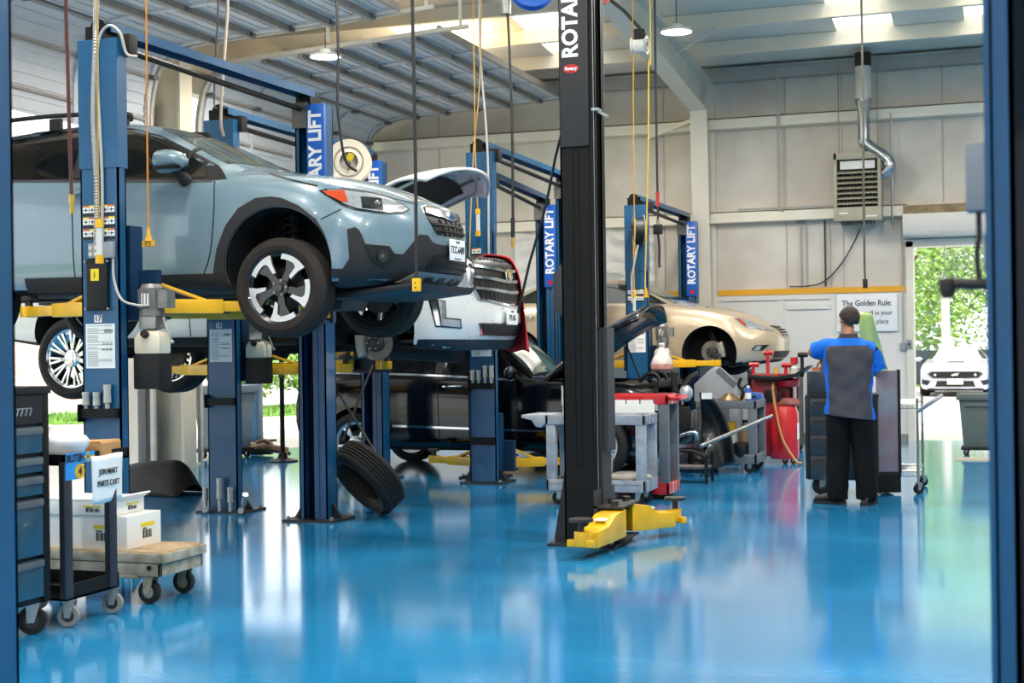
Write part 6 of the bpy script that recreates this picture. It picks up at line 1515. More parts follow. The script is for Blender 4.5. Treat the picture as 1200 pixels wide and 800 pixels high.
b = MB().lathe([(0, .03), (.008, .03), (.014, -.02), (.028, -.06), (0, -.06)], n=14)
for x in (-.03, 0, .03): b.cyl((x, 0, -.055), (x*1.1, 0, -.095), .016, n=10)
b.build('socket_block', YCORD, t)
t = hanging('air_hose', 'thin dark line hanging to the top of lift 18', 'hose', [(-6.671, 11.2, 4.787), (-6.706, 11.2, 4.176), (-6.731, 11.2, 3.717), (-6.696, 11.2, 3.66)], .008, DSTEEL)
t = hanging('air_hose', 'pinkish grey hose looping onto the top of lift 18', 'hose', [(-6.651, 11.33, 4.808), (-6.686, 11.33, 4.27), (-6.728, 11.33, 3.81), (-6.742, 11.33, 3.55), (-6.745, 11.38, 3.44)], .014, mat('pinkish_hose', '#a59a92', .5))
t = hanging('reel_hose', 'black hose running down to the grey hose reel behind the pale blue car', 'hose', [(-5.914, 12.05, 4.878), (-5.906, 12.05, 4.244), (-5.92, 12.05, 3.768), (-5.9, 12.1, 3.371), (-5.87, 12.15, 3.22), (-5.8, 12.2, 3.16)], .014, HOSE)
def reel(name, label, loc, R, w, ax, m, hub, rz=0., hosem=HOSE, bracket=None):
    t = thing(name, label, 'hose reel', loc, rz)
    for s in (-1, 1):
        b = MB(); b.lathe([(R*.42, s*w*.5), (R*.62, s*w*.44), (R*.9, s*w*.5), (R, s*w*.52), (R, s*w*.56), (R*.9, s*w*.55), (R*.62, s*w*.5), (R*.42, s*w*.55)], (0, 0, 0), ax, n=44, closed=True); rd = b.build('reel_disc', m, t)
        b = MB(); b.lathe([(R*.6, s*w*.43), (R*.68, s*w*.43), (R*.68, s*w*.57), (R*.66, s*w*.58), (R*.6, s*w*.53)], (0, 0, 0), ax, n=44, closed=True); b.build('pressed_ring', mat('drum_grey', '#8f8b80', .5), rd)
    MB().lathe([(0, -w*.3), (R*.44, -w*.3), (R*.44, w*.3), (0, w*.3)], (0, 0, 0), ax, n=30).build('drum', hub, t)
    MB().lathe([(R*.44, -w*.43), (R*.8, -w*.43), (R*.8, w*.43), (R*.44, w*.43)], (0, 0, 0), ax, n=36, closed=True).build('wound_hose', hosem, t)
    A = V(ax); b = MB(); b.cyl(-A*(w*.85), A*(w*.85), R*.07, n=12)
    u = V((0, 0, 1)) if abs(A.z) < .9 else V((1, 0, 0)); s_ = A.cross(u)
    for k in range(4): b.bar(-A*w*.6+(u*cos(k*pi/2+.5)+s_*sin(k*pi/2+.5))*R*.1, -A*w*.52+(u*cos(k*pi/2+.5)+s_*sin(k*pi/2+.5))*R*.6, R*.1, .01, up=A)
    b.build('spindle', STEEL, t)
    if bracket:
        b = MB()
        for p in bracket: b.tube([V(q)-V(loc) for q in p], .02, 8)
        b.build('bracket', DSTEEL, t)
    return t
GREYR = mat('reel_grey', '#c4bfb1', .45, .1, .1)
t = reel('hose_reel', 'large pale grey hose reel beside the blue lift sign', (-6.07, 12.6, 3.305), .215, .16, V((.36, -.93, 0)).normalized(), GREYR, mat('drum_grey', '#8f8b80', .5), bracket=[[(-6.07, 12.6, 3.305), (-6.05, 12.72, 3.34), (-6.2, 12.95, 3.4), (-6.6, 13.0, 3.45), (-6.78, 12.98, 3.72)]])
MB().bar((.09, -.14, .06), (.05, -.12, .0), .06, .006, up=(.43, -.9, 0)).build('yellow_label', MATS['label_yellow'], t, smooth=0)
t = hanging('air_hose', 'black hose with a yellow end hanging before the pale blue car grille', 'hose', [(-3.587, 8.4, 3.828), (-3.583, 8.4, 3.28), (-3.581, 8.4, 2.624), (-3.584, 8.4, 1.935)], .012, HOSE)
MB().box(-.024, .024, -.02, .02, -.085, .0).build('yellow_plug', YELLOW, t, bevel=.004); b = MB()
for z in (-.06, -.03): b.cyl((0, -.0215, z), (0, -.02, z), .006, n=8)
b.build('socket', INK, t)
t = hanging('work_lamp', 'white tube work lamp with yellow ends hanging before the post with adapters', 'lamp', [(-5.343, 14.15, 5.354), (-5.339, 14.15, 4.264), (-5.34, 14.15, 3.537), (-5.32, 14.15, 2.95)], .006, YCORD)
MB().cyl((0, 0, -.24), (0, 0, -.05), .021, n=16).build('tube', mat('milky_plastic', '#d3d2cc'), t); MB().cyl((0, 0, -.055), (0, 0, 0), .026, n=14).build('cap', YELLOW, t); MB().cyl((0, 0, -.29), (0, 0, -.235), .027, n=14).build('handle', YELLOW, t)
t = hanging('air_hose', 'tan cord hanging along the left of the post with adapters', 'cord', [(-5.265, 14.2, 5.358), (-5.30, 14.2, 4.268), (-5.38, 14.2, 3.542), (-5.46, 14.2, 2.179)], .008, mat('tan_cord', '#b59a5f', .55))
t = hanging('air_hose', 'pale grey hose hanging along the right of the post with adapters', 'hose', [(-5.304, 14.24, 5.362), (-5.304, 14.24, 4.633), (-5.233, 14.24, 3.537), (-5.239, 14.24, 2.247)], .012, CONDUIT)
t = hanging('air_hose', 'thick black air hose with a brass tip hanging before the back wall liner', 'hose', [(-4.397, 12.5, 4.7), (-4.383, 12.5, 4.673), (-4.364, 12.5, 4.234), (-4.349, 12.5, 3.517), (-4.354, 12.5, 2.5)], .013, HOSE)
MB().cyl((0, 0, -.0), (0, 0, .18), .02, n=12).build('hose_guard', HOSE, t); MB().cyl((0, 0, -.1), (0, 0, .0), .014, n=10).cyl((0, 0, -.07), (0, 0, -.03), .019, n=6).build('brass_tip', mat('brass_fitting', '#c9a648'), t); MB().lathe([(0, 2.08), (.05, 2.08), (.055, 2.2), (.09, 2.24), (.09, 2.34), (.0, 2.34)], (-.04, 0, 0), n=20).build('ceiling_head', STEEL, t)
t = reel('cord_reel', 'white cord reel with a yellow cord under the white rafter', (-3.73, 14.95, 4.71), .1, .15, (.72, .0, -.0), WHITE, WHITE, hosem=WHITE, bracket=[[(-3.73, 14.95, 4.71), (-3.73, 14.95, 4.9), (-3.9, 14.95, 5.1), (-4.3, 14.95, 5.45)]])
MB().box(-.05, .06, -.06, .06, .05, .17).build('black_mount', BLACK, t, bevel=.006)
t = hanging('extension_cord', 'thin yellow cord hanging from the left of the white reel', 'cord', [(-3.79, 14.9, 4.69), (-3.798, 14.9, 4.093), (-3.803, 14.9, 3.082), (-3.801, 14.9, 2.45)], .006, YCORD)
t = hanging('extension_cord', 'bright yellow cord hanging from the white reel to the raised black bonnet', 'cord', [(-3.60, 14.9, 4.60), (-3.622, 14.9, 4.521), (-3.633, 14.9, 3.806), (-3.664, 14.9, 2.892), (-3.693, 14.9, 2.159), (-3.686, 14.9, 2.06)], .007, mat('bright_yellow_cord', '#e3c02a', .5))
MB().lathe([(0, .04), (.012, .03), (.022, -.03), (.03, -.07), (0, -.07)], n=12).build('socket_block', YCORD, t)
t = hanging('air_hose', 'black hose with a red sleeve and black tool hanging before the back lift', 'hose', [(-3.688, 15.5, 5.511), (-3.689, 15.5, 4.75), (-3.688, 15.5, 3.418), (-3.684, 15.5, 2.99), (-3.687, 15.5, 2.82)], .013, HOSE)
MB().cyl((0, 0, .2), (0, 0, .36), .02, n=10).build('red_sleeve', RED, t); MB().box(-.05, .05, -.035, .035, -.11, .0).build('tool_block', BLACK, t, bevel=.012); MB().tube([(0, 0, -.1), (.012, 0, -.25), (.01, 0, -.4), (.012, 0, -.48)], .014, 8, sm=3).build('tail_hose', HOSE, t); MB().cyl((0, 0, 0), (0, 0, .06), .02, n=8).build('coupling', STEEL, t)
t, _ = rod('lift_hose', 'thin black hose slanting down from the black lift post', 'hose', [(-3.22, 10.42, 3.13), (-3.30, 10.5, 2.95), (-3.414, 10.6, 2.592), (-3.561, 10.6, 2.129), (-3.66, 10.6, 1.75)], .011, HOSE)
t = hanging('drop_cord', 'dark drop cord with a small box end hanging in front of the wall heater', 'cord', [(-1.491, 16.0, 5.417), (-1.488, 16.0, 4.293), (-1.492, 16.0, 3.357), (-1.496, 16.0, 2.421), (-1.491, 16.0, 2.15)], .012, mat('dark_olive_cord', '#4b473c', .5))
MB().box(-.025, .025, -.02, .02, -.08, .02).build('end_box', BLACK, t, bevel=.004)
t = reel('hose_reel', 'pale hose reel with a dark disc on the far lift of the gold sedan', (-4.56, 18.08, 2.975), .205, .12, V((.93, .36, 0)).normalized(), GREYR, DSTEEL)
MB().tube([(.02, -.12, -.2), (-.07, -.12, -.6), (-.07, -.12, -.95)], .012, 8).build('hose_tail', CONDUIT, t); MB().box(-.1, .1, .0, .14, -.06, .06).build('mount', DSTEEL, t)
t = thing('work_lamp', 'short yellow-ended lamp hanging under the reel on the far lift', 'lamp', (-4.61, 18.0, 2.1)); MB().cyl((0, 0, -.18), (0, 0, 0), .02, n=12).build('tube', mat('milky_plastic', '#d3d2cc'), t); MB().cyl((0, 0, 0), (0, 0, .06), .025, n=12).cyl((0, 0, .05), (0, 0, .72), .007, n=6).build('cap', YELLOW, t)
t = reel('hose_reel', 'red hose reel high beside the black lift post', (-3.50, 12.5, 4.72), .14, .12, V((.55, -.83, 0)).normalized(), RED, RED, bracket=[[(-3.5, 12.5, 4.72), (-3.6, 12.6, 4.9), (-3.9, 12.6, 5.3), (-4.3, 12.6, 5.75)]])
t = reel('hose_reel', 'blue hose reel at the top edge left of the black lift post', (-3.80, 11.5, 4.56), .2, .14, V((.35, -.94, 0)).normalized(), SIGN_BLUE, CONDUIT, hosem=CONDUIT, bracket=[[(-3.8, 11.5, 4.56), (-3.9, 11.6, 4.8), (-4.15, 11.6, 5.3), (-4.2, 11.6, 6.57)]])
# red cloth over the far wing of the white suv, bag on the far lift, notice on the black suv windscreen
CL = catmull([(-4.98, 0, 2.40), (-4.83, 0, 2.385), (-4.70, 0, 2.345), (-4.613, 0, 2.2), (-4.563, 0, 2.0), (-4.52, 0, 1.7), (-4.50, 0, 1.435)], 8)
def clo(u, v):
    i = u*(len(CL)-1); k = min(int(i), len(CL)-2); p = CL[k].lerp(CL[k+1], i-k)
    y = 13.28+.5*v-.12*(1-u)*0; return (p.x-.55*max(0, v-.1)**1.5*.9+.02*sin(9*v+4*u)+.015, y, p.z+.0*v+.012*sin(14*v))
o = MB().grid(clo, 40, 14).build('fender_cloth', REDCLOTH, thick=.006, recenter=True); tag(o, 'red cloth draped over the front corner of the white suv', 'cloth')
def cov(u, v): return (-6.0+.8*u, 15.95-.35*v+.05*sin(5*u), 1.71-.1*u-.32*u**3-.12*v*v+.015*sin(9*u+6*v))
o = MB().grid(cov, 18, 10).build('protective_cover', mat('white_cover_film', '#e8e6e0', .4, 0, .06, 5), thick=.006, recenter=True); tag(o, 'white protective cover draped over the top of the black suv windscreen', 'cover')
t = thing('plastic_bag', 'clear plastic bag of pink rags hanging on the far lift', 'bag', (-4.30, 18.2, 1.10))
MB().lathe([(0, 0), (.09, .01), (.14, .06), (.145, .13), (.12, .2), (.07, .28), (.035, .34), (.045, .38), (.03, .4)], n=28).build('bag_film', mat('bag_film_pale', '#dcd2cf', .3, 0, .15, 9), t)
MB().lathe([(0, .002), (.093, .008), (.144, .06), (.149, .12), (.13, .16), (.0, .17)], n=24).build('pink_rags', mat('pink_rags', '#c98f86', .7, 0, .35, 14), t)
MB().tube([(.0, 0, .39), (-.02, 0, .5), (.02, .02, .6)], .008, 6).build('bag_tie', DSTEEL, t)
o = MB().grid(lambda u, v: (-5.345+.22*u, 15.60+.02*u+.1*v, 1.555-.2*u-.03*v), 6, 6).build('notice_sheet', mat('grey_notice', '#a59a8d', .7, 0, .3, 25), thick=.004, recenter=True); tag(o, 'printed grey sheet lying on the black suv windscreen', 'paper')
# ------------------------------------------------------------------ things on the back wall
HEAT = mat('heater_beige', '#a9a48e', .5, 0, .12, 5)
t = thing('unit_heater', 'beige louvred unit heater hanging high on the back wall', 'heater', (-2.08, 21.45, 3.25))
b = MB(); b.box(-.33, .33, .0, .3, 0, 1.0).box(-.34, .34, -.16, .0, 0, .2).box(-.34, -.29, -.16, 0, .2, 1.0).box(.29, .34, -.16, 0, .2, 1.0).box(-.34, .34, -.16, 0, .9, 1.0)
b.build('casing', HEAT, t, bevel=.008)
MB().box(-.29, .29, -.01, .005, .2, .9).build('dark_inside', BLACK, t); MB().box(-.25, .25, -.1, -.09, .76, .88).build('reflector', WHITE, t)
for k in range(7):
    b = MB(); z = .24+.075*k; b.prism([(-.15, z), (-.06, z+.04), (-.06, z+.05), (-.15, z+.012)], 'x', -.29, .29); b.build('louver', HEAT, t, smooth=0)
b = MB()
for k in range(11): x = -.26+.052*k; b.box(x-.003, x+.003, -.12, -.02, .22, .75)
b.build('vertical_vane', DSTEEL, t, smooth=0); MB().box(-.26, -.14, -.165, -.16, .1, .12).box(.12, .28, -.165, -.16, .05, .07).build('label_plate', PAPER, t, smooth=0)
b = MB()
for k in range(14): x = -.24+.035*k; b.box(x-.004, x+.004, -.1, .1, -.05, .0)
b.build('burner_fins', DSTEEL, t, smooth=0)
b = MB()
for x in (-.28, .28): b.cyl((x, .1, .98), (x, .1, roofz(21.5)-.2-3.25), .008, n=6)
b.build('hanger_rod', STEEL, t)
t = thing('flue_duct', 'silver flue duct bending down from the roof to the unit heater', 'duct', (-1.98, 21.35, 3.9))
b = MB(); b.lathe([(.115, 1.1), (.115, 1.8)], n=24).build('white_pipe', mat('stained_white_pipe', '#d9d6cc', .5, 0, .08, 4), t, smooth=40); MB().lathe([(.118, 1.6), (.118, 1.8)], n=24).build('sooty_collar', mat('soot', '#3b342b', .8, 0, .4, 12), t)
DUCT = mat('shiny_duct', '#b3bac0', .22, .9, .2, 8, rvar=.1)
MB().lathe([(.122, 1.12), (.122, 1.08), (.085, .98), (.085, .58)], n=24).build('reducer', DUCT, t)
b = MB().tube([(0, 0, .6), (0, 0, .52), (.06, 0, .44), (.24, 0, .3), (.34, 0, .2), (.36, 0, .1), (.28, .03, .02), (.16, .1, -.02)], .085, 20, sm=5); b.build('elbow', DUCT, t)
b = MB()
for p, d in (((0, 0, .57), (0, 0, 1)), ((.06, 0, .44), (.75, 0, -.6)), ((.24, 0, .3), (.75, 0, -.6)), ((.35, 0, .16), (.3, 0, -1)), ((.3, .02, .03), (-.8, .2, -.5))): b.cyl(V(p)-V(d)*.008, V(p)+V(d)*.008, .09, n=20)
b.build('joint_band', DUCT, t)
# sign
t = thing('wall_sign', 'white sign reading The Golden Rule on the back wall behind the man', 'sign', (-2.015, WY-.065, 1.63)); MB().box(-.44, .44, -.012, 0, 0, .56).build('board', mat('sign_white', '#e9eaec', .5, 0, .03), t, bevel=.003)
text('lettering', 'The Golden Rule:', .118, INK, t, frame((0, -.0135, .42), (1, 0, 0), (0, 0, 1)), .002, .0022, sx=.86)
text('lettering', 'Put yourself in your', .098, INK, t, frame((.02, -.0135, .275), (1, 0, 0), (0, 0, 1)), .002, .0008, sx=.88)
text('lettering', "customer's place", .098, INK, t, frame((.02, -.0135, .145), (1, 0, 0), (0, 0, 1)), .002, .0008, sx=.88)
def pipe_run(name, label, pts, r=.014, m=CONDUIT, sm=0, box=None):
    p0 = V(pts[-1]); t = thing(name, label, 'conduit', p0); MB().tube([V(p)-p0 for p in pts], r, 8, sm=sm).build('pipe', m, t)
    if box: MB().box(-box, box, -.04, .03, -box*1.2, box*1.2).build('junction_box', GREYPL, t, bevel=.006)
    return t
yw = WY-.06
pipe_run('conduit_pipe', 'pair of pale pipes running down from the roof left of the heater', [(-3.27, WY-.24, 5.5), (-3.27, WY-.24, 3.5), (-3.1, yw, 3.38)], .02)
pipe_run('conduit_pipe', 'conduit along the lower wall rail toward the heater', [(-3.9, WY-.21, 3.52), (-2.45, WY-.21, 3.52)], .014)
pipe_run('conduit_pipe', 'conduit dropping from the grey junction box to the yellow stripe', [(-2.98, yw, 2.32), (-2.98, yw, 3.38)], .014, box=.07)
pipe_run('conduit_pipe', 'second thin conduit right of the junction box drop', [(-2.9, yw, 3.4), (-2.9, yw, 2.32)], .01)
pipe_run('conduit_pipe', 'dark thin conduit between the junction box and the heater', [(-2.62, yw, 3.4), (-2.62, yw, 2.32)], .012, DSTEEL)
pipe_run('conduit_pipe', 'pale thin conduit below the left of the heater', [(-2.55, yw, 3.4), (-2.55, yw, 2.32)], .01)
pipe_run('wall_cable', 'slack grey cable curving from the heater to the yellow stripe', [(-2.095, 21.8, 3.165), (-2.197, 21.82, 2.952), (-2.39, 21.82, 2.638), (-2.645, 21.82, 2.389), (-2.9, 21.82, 2.33), (-3.157, 21.82, 2.33)], .01, DSTEEL, sm=5)
pipe_run('perforated_rail', 'perforated steel rail on the wall right of the heater', [(-1.62, WY-.2, 4.85), (-1.62, WY-.2, 3.2)], .016, GALV)
pipe_run('conduit_pipe', 'conduit with a grey outlet box beside the drive-through door', [(-1.50, WY-.045, 3.25), (-1.50, WY-.045, 1.4)], .012, box=.045)
pipe_run('conduit_pipe', 'pale diagonal brace pipe crossing the wall left of the white column', [(-5.6, WY-.23, 3.6), (-5.1, WY-.2, 3.5)], .016)
t = thing('switch_plate', 'small grey switch plate at the edge of the drive-through door', 'switch', (-1.41, WY-.1, 1.36)); MB().box(-.04, .04, -.012, 0, 0, .14).build('plate', GREYPL, t, bevel=.003); MB().box(-.012, .012, -.02, -.012, .05, .09).build('toggle', BLACK, t)
# ------------------------------------------------------------------ the mechanic, seen from behind
SKIN = mat('skin', '#b67d5f', .55, 0, .1, 18)
def skin_body(name, verts, edges, m, parent, sub=2, root=0):
    me = bpy.data.meshes.new(name); me.from_pydata([v[:3] for v in verts], edges, [])
    o = bpy.data.objects.new(name, me); COL.objects.link(o)
    sk = o.modifiers.new('skin', 'SKIN'); sk.use_smooth_shade = True; sk.branch_smoothing = .4
    ly = me.skin_vertices[0].data if me.skin_vertices else None
    if ly is None:
        bpy.context.view_layer.objects.active = o; bpy.ops.mesh.customdata_skin_add(); ly = me.skin_vertices[0].data
    for i, v in enumerate(verts): ly[i].radius = (v[3], v[4] if len(v) > 4 else v[3])
    ly[root].use_root = True
    s = o.modifiers.new('s', 'SUBSURF'); s.levels = sub; s.render_levels = sub
    mod_apply(o); o.data.materials.clear(); o.data.materials.append(m)
    for p in o.data.polygons: p.use_smooth = True; p.material_index = 0
    o.name = name; o.parent = parent
    return o
man = thing('person', 'man in a blue and grey shirt and black trousers, back turned, arm raised', 'person', (-1.40, 13.32, 0))
vs, es = [], []
def add(x, y, z, r, r2=None, link=None):
    vs.append((x, y, z, r, r2 or r)); i = len(vs)-1
    if link is not None: es.append((link, i))
    return i
pel = add(0, 0, .95, .13, .11)
sp = add(0, .01, 1.12, .13, .1, pel); ch = add(0, .0, 1.34, .15, .1, sp); nb = add(0, .01, 1.49, .07, .065, ch); nk = add(-.005, .03, 1.555, .058, .06, nb)
# head: turned to his left and bowed a little
hd = V((-.005, .055, 1.62)); fd = V((-.62, .76, -.12)).normalized(); sd = V((-.76, -.62, 0)).normalized()
def hp(f, s, z): p = hd+fd*f+sd*s; return p.x, p.y, p.z+z
h1 = add(*hp(.0, 0, .02), .075, .08, nk); h2 = add(*hp(-.005, 0, .085), .092, .098, h1); h3 = add(*hp(-.015, 0, .135), .075, .085, h2)
jw = add(*hp(.055, 0, -.015), .05, .05, h1); chn = add(*hp(.075, 0, -.045), .03, .03, jw)
ns = add(*hp(.095, 0, .045), .02, .018, h1); ns2 = add(*hp(.118, 0, .03), .012, .012, ns)
ea = add(*hp(-.01, .082, .055), .018, .028, h2); ea2 = add(*hp(-.02, .095, .065), .012, .024, ea)
eb = add(*hp(-.01, -.082, .055), .018, .028, h2); eb2 = add(*hp(-.02, -.095, .065), .012, .024, eb)
def hand(wrist, d, up, thumb_side, link, curl=.7):
    """palm and five separate curled fingers"""
    d = V(d).normalized(); up = V(up); up = (up-d*up.dot(d)).normalized(); sd_ = d.cross(up)*thumb_side
    p = V(wrist)+d*.05; pm = add(*p, .028, .02, link); k2 = V(wrist)+d*.085; pk = add(*k2, .03, .017, pm)
    for i, (o, L) in enumerate(((.032, .07), (.011, .08), (-.011, .074), (-.03, .058))):
        b0 = k2+sd_*o+d*.008; a = add(*b0, .0095, None, pk); q = b0; dd = d.copy(); prev = a
        for j in range(3):
            dd = (dd*cos(curl*.6)-up*sin(curl*.6)).normalized(); q = q+dd*L/3*1.1; prev = add(*q, .0085-.001*j, None, prev)
    t0 = V(wrist)+d*.03+sd_*.03; t = add(*t0, .012, None, pm); q = t0+(sd_*.6+d*.7).normalized()*.035; t = add(*q, .0105, None, t); q = q+(d*.9+sd_*.1-up*.3).normalized()*.03; add(*q, .009, None, t)
for s, el, wr in ((-1, (-.362, .12, 1.398), (-.275, .31, 1.33)), (1, (.25, .10, 1.2), (.05, .33, 1.22))):
    sh_ = add(s*.175, .01, 1.455, .065, None, ch); e = add(*el, .045, None, sh_)
    m_ = V(el).lerp(V(wr), .35); f1 = add(*m_, .042, None, e); w = add(*wr, .028, .024, f1)
    d = (V(wr)-V(el)).normalized()
    if s < 0: d = V((.12, -.25, -.9)).normalized()
    hand(wr, d, (-.3, .6, .7) if s > 0 else (.2, -.9, .25), -s, w)
for s, hx, kn, an in ((-1, -.095, (-.105, .035, .5), (-.105, -.01, .1)), (1, .1, (.125, .045, .5), (.145, .0, .1))):
    h = add(hx, 0, .88, .095, .1, pel); th = add(*(V((hx, 0, .88)).lerp(V(kn), .5)), .08, .085, h); k = add(*kn, .056, .06, th)
    cf = add(*(V(kn).lerp(V(an), .35)-V((0, .02, 0))), .052, .056, k); a = add(*an, .038, .04, cf)
    toe = (-.14, .03) if s < 0 else (.03, .14)
    add(an[0]+toe[0]*.6, an[1]+toe[1]*.6, .05, .035, .03, a)
skin_body('body', vs, es, SKIN, man)
# hair: short cap over the skull
b = MB(); b.ball((0, 0, 0), 1, 28)
for v in b.bm.verts:
    p = v.co.copy(); f, s_, z = p.x, p.y, p.z
    q = hd+fd*(-.018+f*.101)+sd*(s_*.0925)+V((0, 0, .082+z*.107)); v.co = q
    v.index
kill = []
for v in b.bm.verts:
    r = v.co-hd; f = r.dot(fd); z = r.z; s_ = abs(r.dot(sd))
    lim = .005+.78*max(0, f+.085)+.02*(s_ > .08)
    if z < lim: kill.append(v)
bmesh.ops.delete(b.bm, geom=kill, context='VERTS')
b.build('hair', mat('short_grey_brown_hair', '#3a2e27', .85, 0, .4, 40, bump=.6), man, thick=.006, smooth=60)
# shirt
BLUEC = mat('blue_shirt_cloth', '#1a66c9', .85, 0, .08, 7, bump=.4, spec=.2); GREYC = mat('charcoal_shirt_cloth', '#47464c', .9, 0, .1, 7, bump=.5, spec=.2); BLKC = mat('black_trouser_cloth', '#0c0c0f', .9, 0, .25, 8, spec=.2)
b = MB(); R = []
secs = [(.80, .222, .16, .0, .03), (.84, .218, .16, -.0, .02), (.95, .205, .153, .0, .01), (1.08, .205, .148, .0, .0), (1.2, .216, .15, .0, .0), (1.32, .23, .15, .0, .0), (1.41, .228, .14, .0, 0), (1.465, .205, .115, .005, 0), (1.505, .13, .09, .01, 0), (1.53, .085, .078, .02, 0), (1.56, .078, .075, .03, 0)]
zs_ = []
for i in range(len(secs)-1):
    for k in range(4):
        t = k/4; zs_.append([secs[i][j]*(1-t)+secs[i+1][j]*t for j in range(5)])
zs_.append(list(secs[-1])); n = 56
for z, a, d, yo, tilt in zs_:
    r = []
    for k in range(n):
        th = 2*pi*k/n; cx, sy = cos(th), sin(th); e = .85
        x = a*abs(cx)**e*(1 if cx > 0 else -1); y = d*abs(sy)**e*(1 if sy > 0 else -1)
        wr = (.010*sin(17*z+4*th)+.008*sin(31*z-6*th+1)+.006*sin(3*th+40*z))*(1 if z < 1.44 else .3)
        r.append((x*(1+wr*2.2), yo+y*(1+wr*3)+.01, z-(.03*cx if z < .9 else 0)*max(0, (.9-z)/.1)))
    R.append(r)
b.loft(R, caps=False)
nf = len(b.bm.faces); n0 = n
def sleeve(P, rr):
    Q = catmull(P, 6); m_ = len(Q); rings = []
    for i, q in enumerate(Q):
        d = (Q[min(i+1, m_-1)]-Q[max(i-1, 0)]).normalized(); a = d.orthogonal().normalized(); c = d.cross(a); t = i/(m_-1)
        rad = rr[0]+(rr[1]-rr[0])*t
        rings.append([q+(a*cos(2*pi*k/22)+c*sin(2*pi*k/22))*rad*(1+.05*sin(5*t*3+k*.9)+.03*sin(9*t+2*k)) for k in range(22)])
    b.loft(rings, caps=False)
sleeve([(-.10, .01, 1.425), (-.18, .03, 1.435), (-.26, .075, 1.42), (-.315, .105, 1.41)], (.088, .074))
sleeve([(.10, .01, 1.425), (.185, .02, 1.40), (.23, .06, 1.3), (.25, .085, 1.235)], (.085, .075))
bmesh.ops.recalc_face_normals(b.bm, faces=b.bm.faces[:]); b.bm.faces.ensure_lookup_table()
for i, f in enumerate(b.bm.faces):
    c = f.calc_center_median(); f.material_index = 0
    if i < nf:
        k = i % n0; ring = i//n0
        if ring >= 34: f.material_index = 2
        elif ring < 27 and n0*.6 <= k < n0*.93: f.material_index = 1
sh_o = b.build('shirt', [BLUEC, GREYC, mat('shirt_collar', '#33343a', .85)], man, thick=.006, smooth=60)
# trousers
b = MB(); n = 36
def leg(P, rad, cap):
    rings = []
    Q = catmull(P, 8); m_ = len(Q)
    for i, q in enumerate(Q):
        t = i/(m_-1); r0 = rad[0]+(rad[1]-rad[0])*min(1, t*1.0)
        fold = .035 if t > .8 else .015
        rings.append([(q.x+r0*cos(2*pi*k/n)*(1+fold*sin(14*t*2+3*cos(2*pi*k/n)+k*.5)+.015*sin(60*t)*(t > .8)), q.y+r0*1.08*sin(2*pi*k/n)*(1+fold*sin(11*t*2+k*.7)), q.z) for k in range(n)])
    b.loft(rings, caps=False)
leg([(-.09, .01, .9), (-.1, .015, .72), (-.108, .035, .5), (-.115, .0, .25), (-.115, .0, .045)], (.122, .09), 0)
leg([(.09, .01, .9), (.105, .015, .72), (.125, .04, .5), (.14, .01, .25), (.145, .01, .05)], (.122, .09), 0)
b.loft([[(.2*cos(2*pi*k/n)*k2, .01+.135*sin(2*pi*k/n)*k2, z) for k in range(n)] for z, k2 in ((.98, .95), (.92, .98), (.86, .98), (.80, .82))], caps=False)
b.build('trousers', BLKC, man, thick=.005, smooth=60)
def shoe(x, y, ang, nm):
    b = MB(); M = Matrix.Translation((x, y, 0)) @ Matrix.Rotation(ang, 4, 'Z'); b.M = M; rg = []
    for t, w, h in ((-.09, .03, .05), (-.075, .042, .085), (0, .046, .1), (.06, .048, .085), (.12, .052, .065), (.17, .046, .05), (.195, .025, .035)):
        rg.append([(w*cos(2*pi*k/18), t, .022+h*.5+h*.5*sin(2*pi*k/18)) for k in range(18)])
    b.loft(rg); s = b.build('shoe', mat('brown_black_leather', '#2b2522', .5, 0, .2, 14), man, smooth=50)
    b = MB(); b.M = M; rg = [[(w*cos(2*pi*k/18) if 0 else 0, 0, 0)] for w in ()]
    pts = [(.04, -.095), (.052, .0), (.054, .1), (.045, .175), (.02, .2), (-.02, .2), (-.045, .175), (-.054, .1), (-.052, 0), (-.04, -.095)]
    b.prism(pts, 'z', 0, .028); b.build('sole', mat('dark_sole', '#15130f', .7), s, bevel=.004)
shoe(-.135, -.01, radians(75), 0); shoe(.15, -.0, radians(-12), 1)
# ------------------------------------------------------------------ outdoors
def leafmat(n, a, b_, sc=1.5):
    return mat(n, a, .55, 0, .1, sc, col2=b_)
LEAF1 = leafmat('bright_leaf', '#b9d873', '#6f9f45'); LEAF2 = leafmat('mid_leaf', '#a3c876', '#5d8a4a'); LEAF3 = leafmat('grey_green_leaf', '#b4c4a6', '#74906e')
BARK = mat('bark', '#7b6853', .9, 0, .35, 8, bump=.4)
def crown(b, c, r, n, size, seed, hollow=.25):
    rnd = random.Random(seed)
    lumps = [(rnd.gauss(0, .45), rnd.gauss(0, .45), rnd.gauss(0, .4), rnd.uniform(.28, .5)) for _ in range(16)]
    for _ in range(n):
        lx, ly, lz, lr = rnd.choice(lumps)
        while True:
            p = V((rnd.uniform(-1, 1), rnd.uniform(-1, 1), rnd.uniform(-1, 1)))
            if hollow < p.length <= 1: break
        q = V((c[0]+(lx+p.x*lr)*r[0], c[1]+(ly+p.y*lr)*r[1], max(.15, c[2]+(lz+p.z*lr)*r[2])))
        d = V((rnd.gauss(0, 1), rnd.gauss(0, 1), rnd.gauss(0, .7))).normalized(); e = d.orthogonal().normalized(); s = size*rnd.uniform(.6, 1.3)
        f = e.cross(d)
        b.f([b.v(q-d*s), b.v(q+e*s*.45+f*s*.1), b.v(q+d*s), b.v(q-e*s*.45+f*s*.1)])
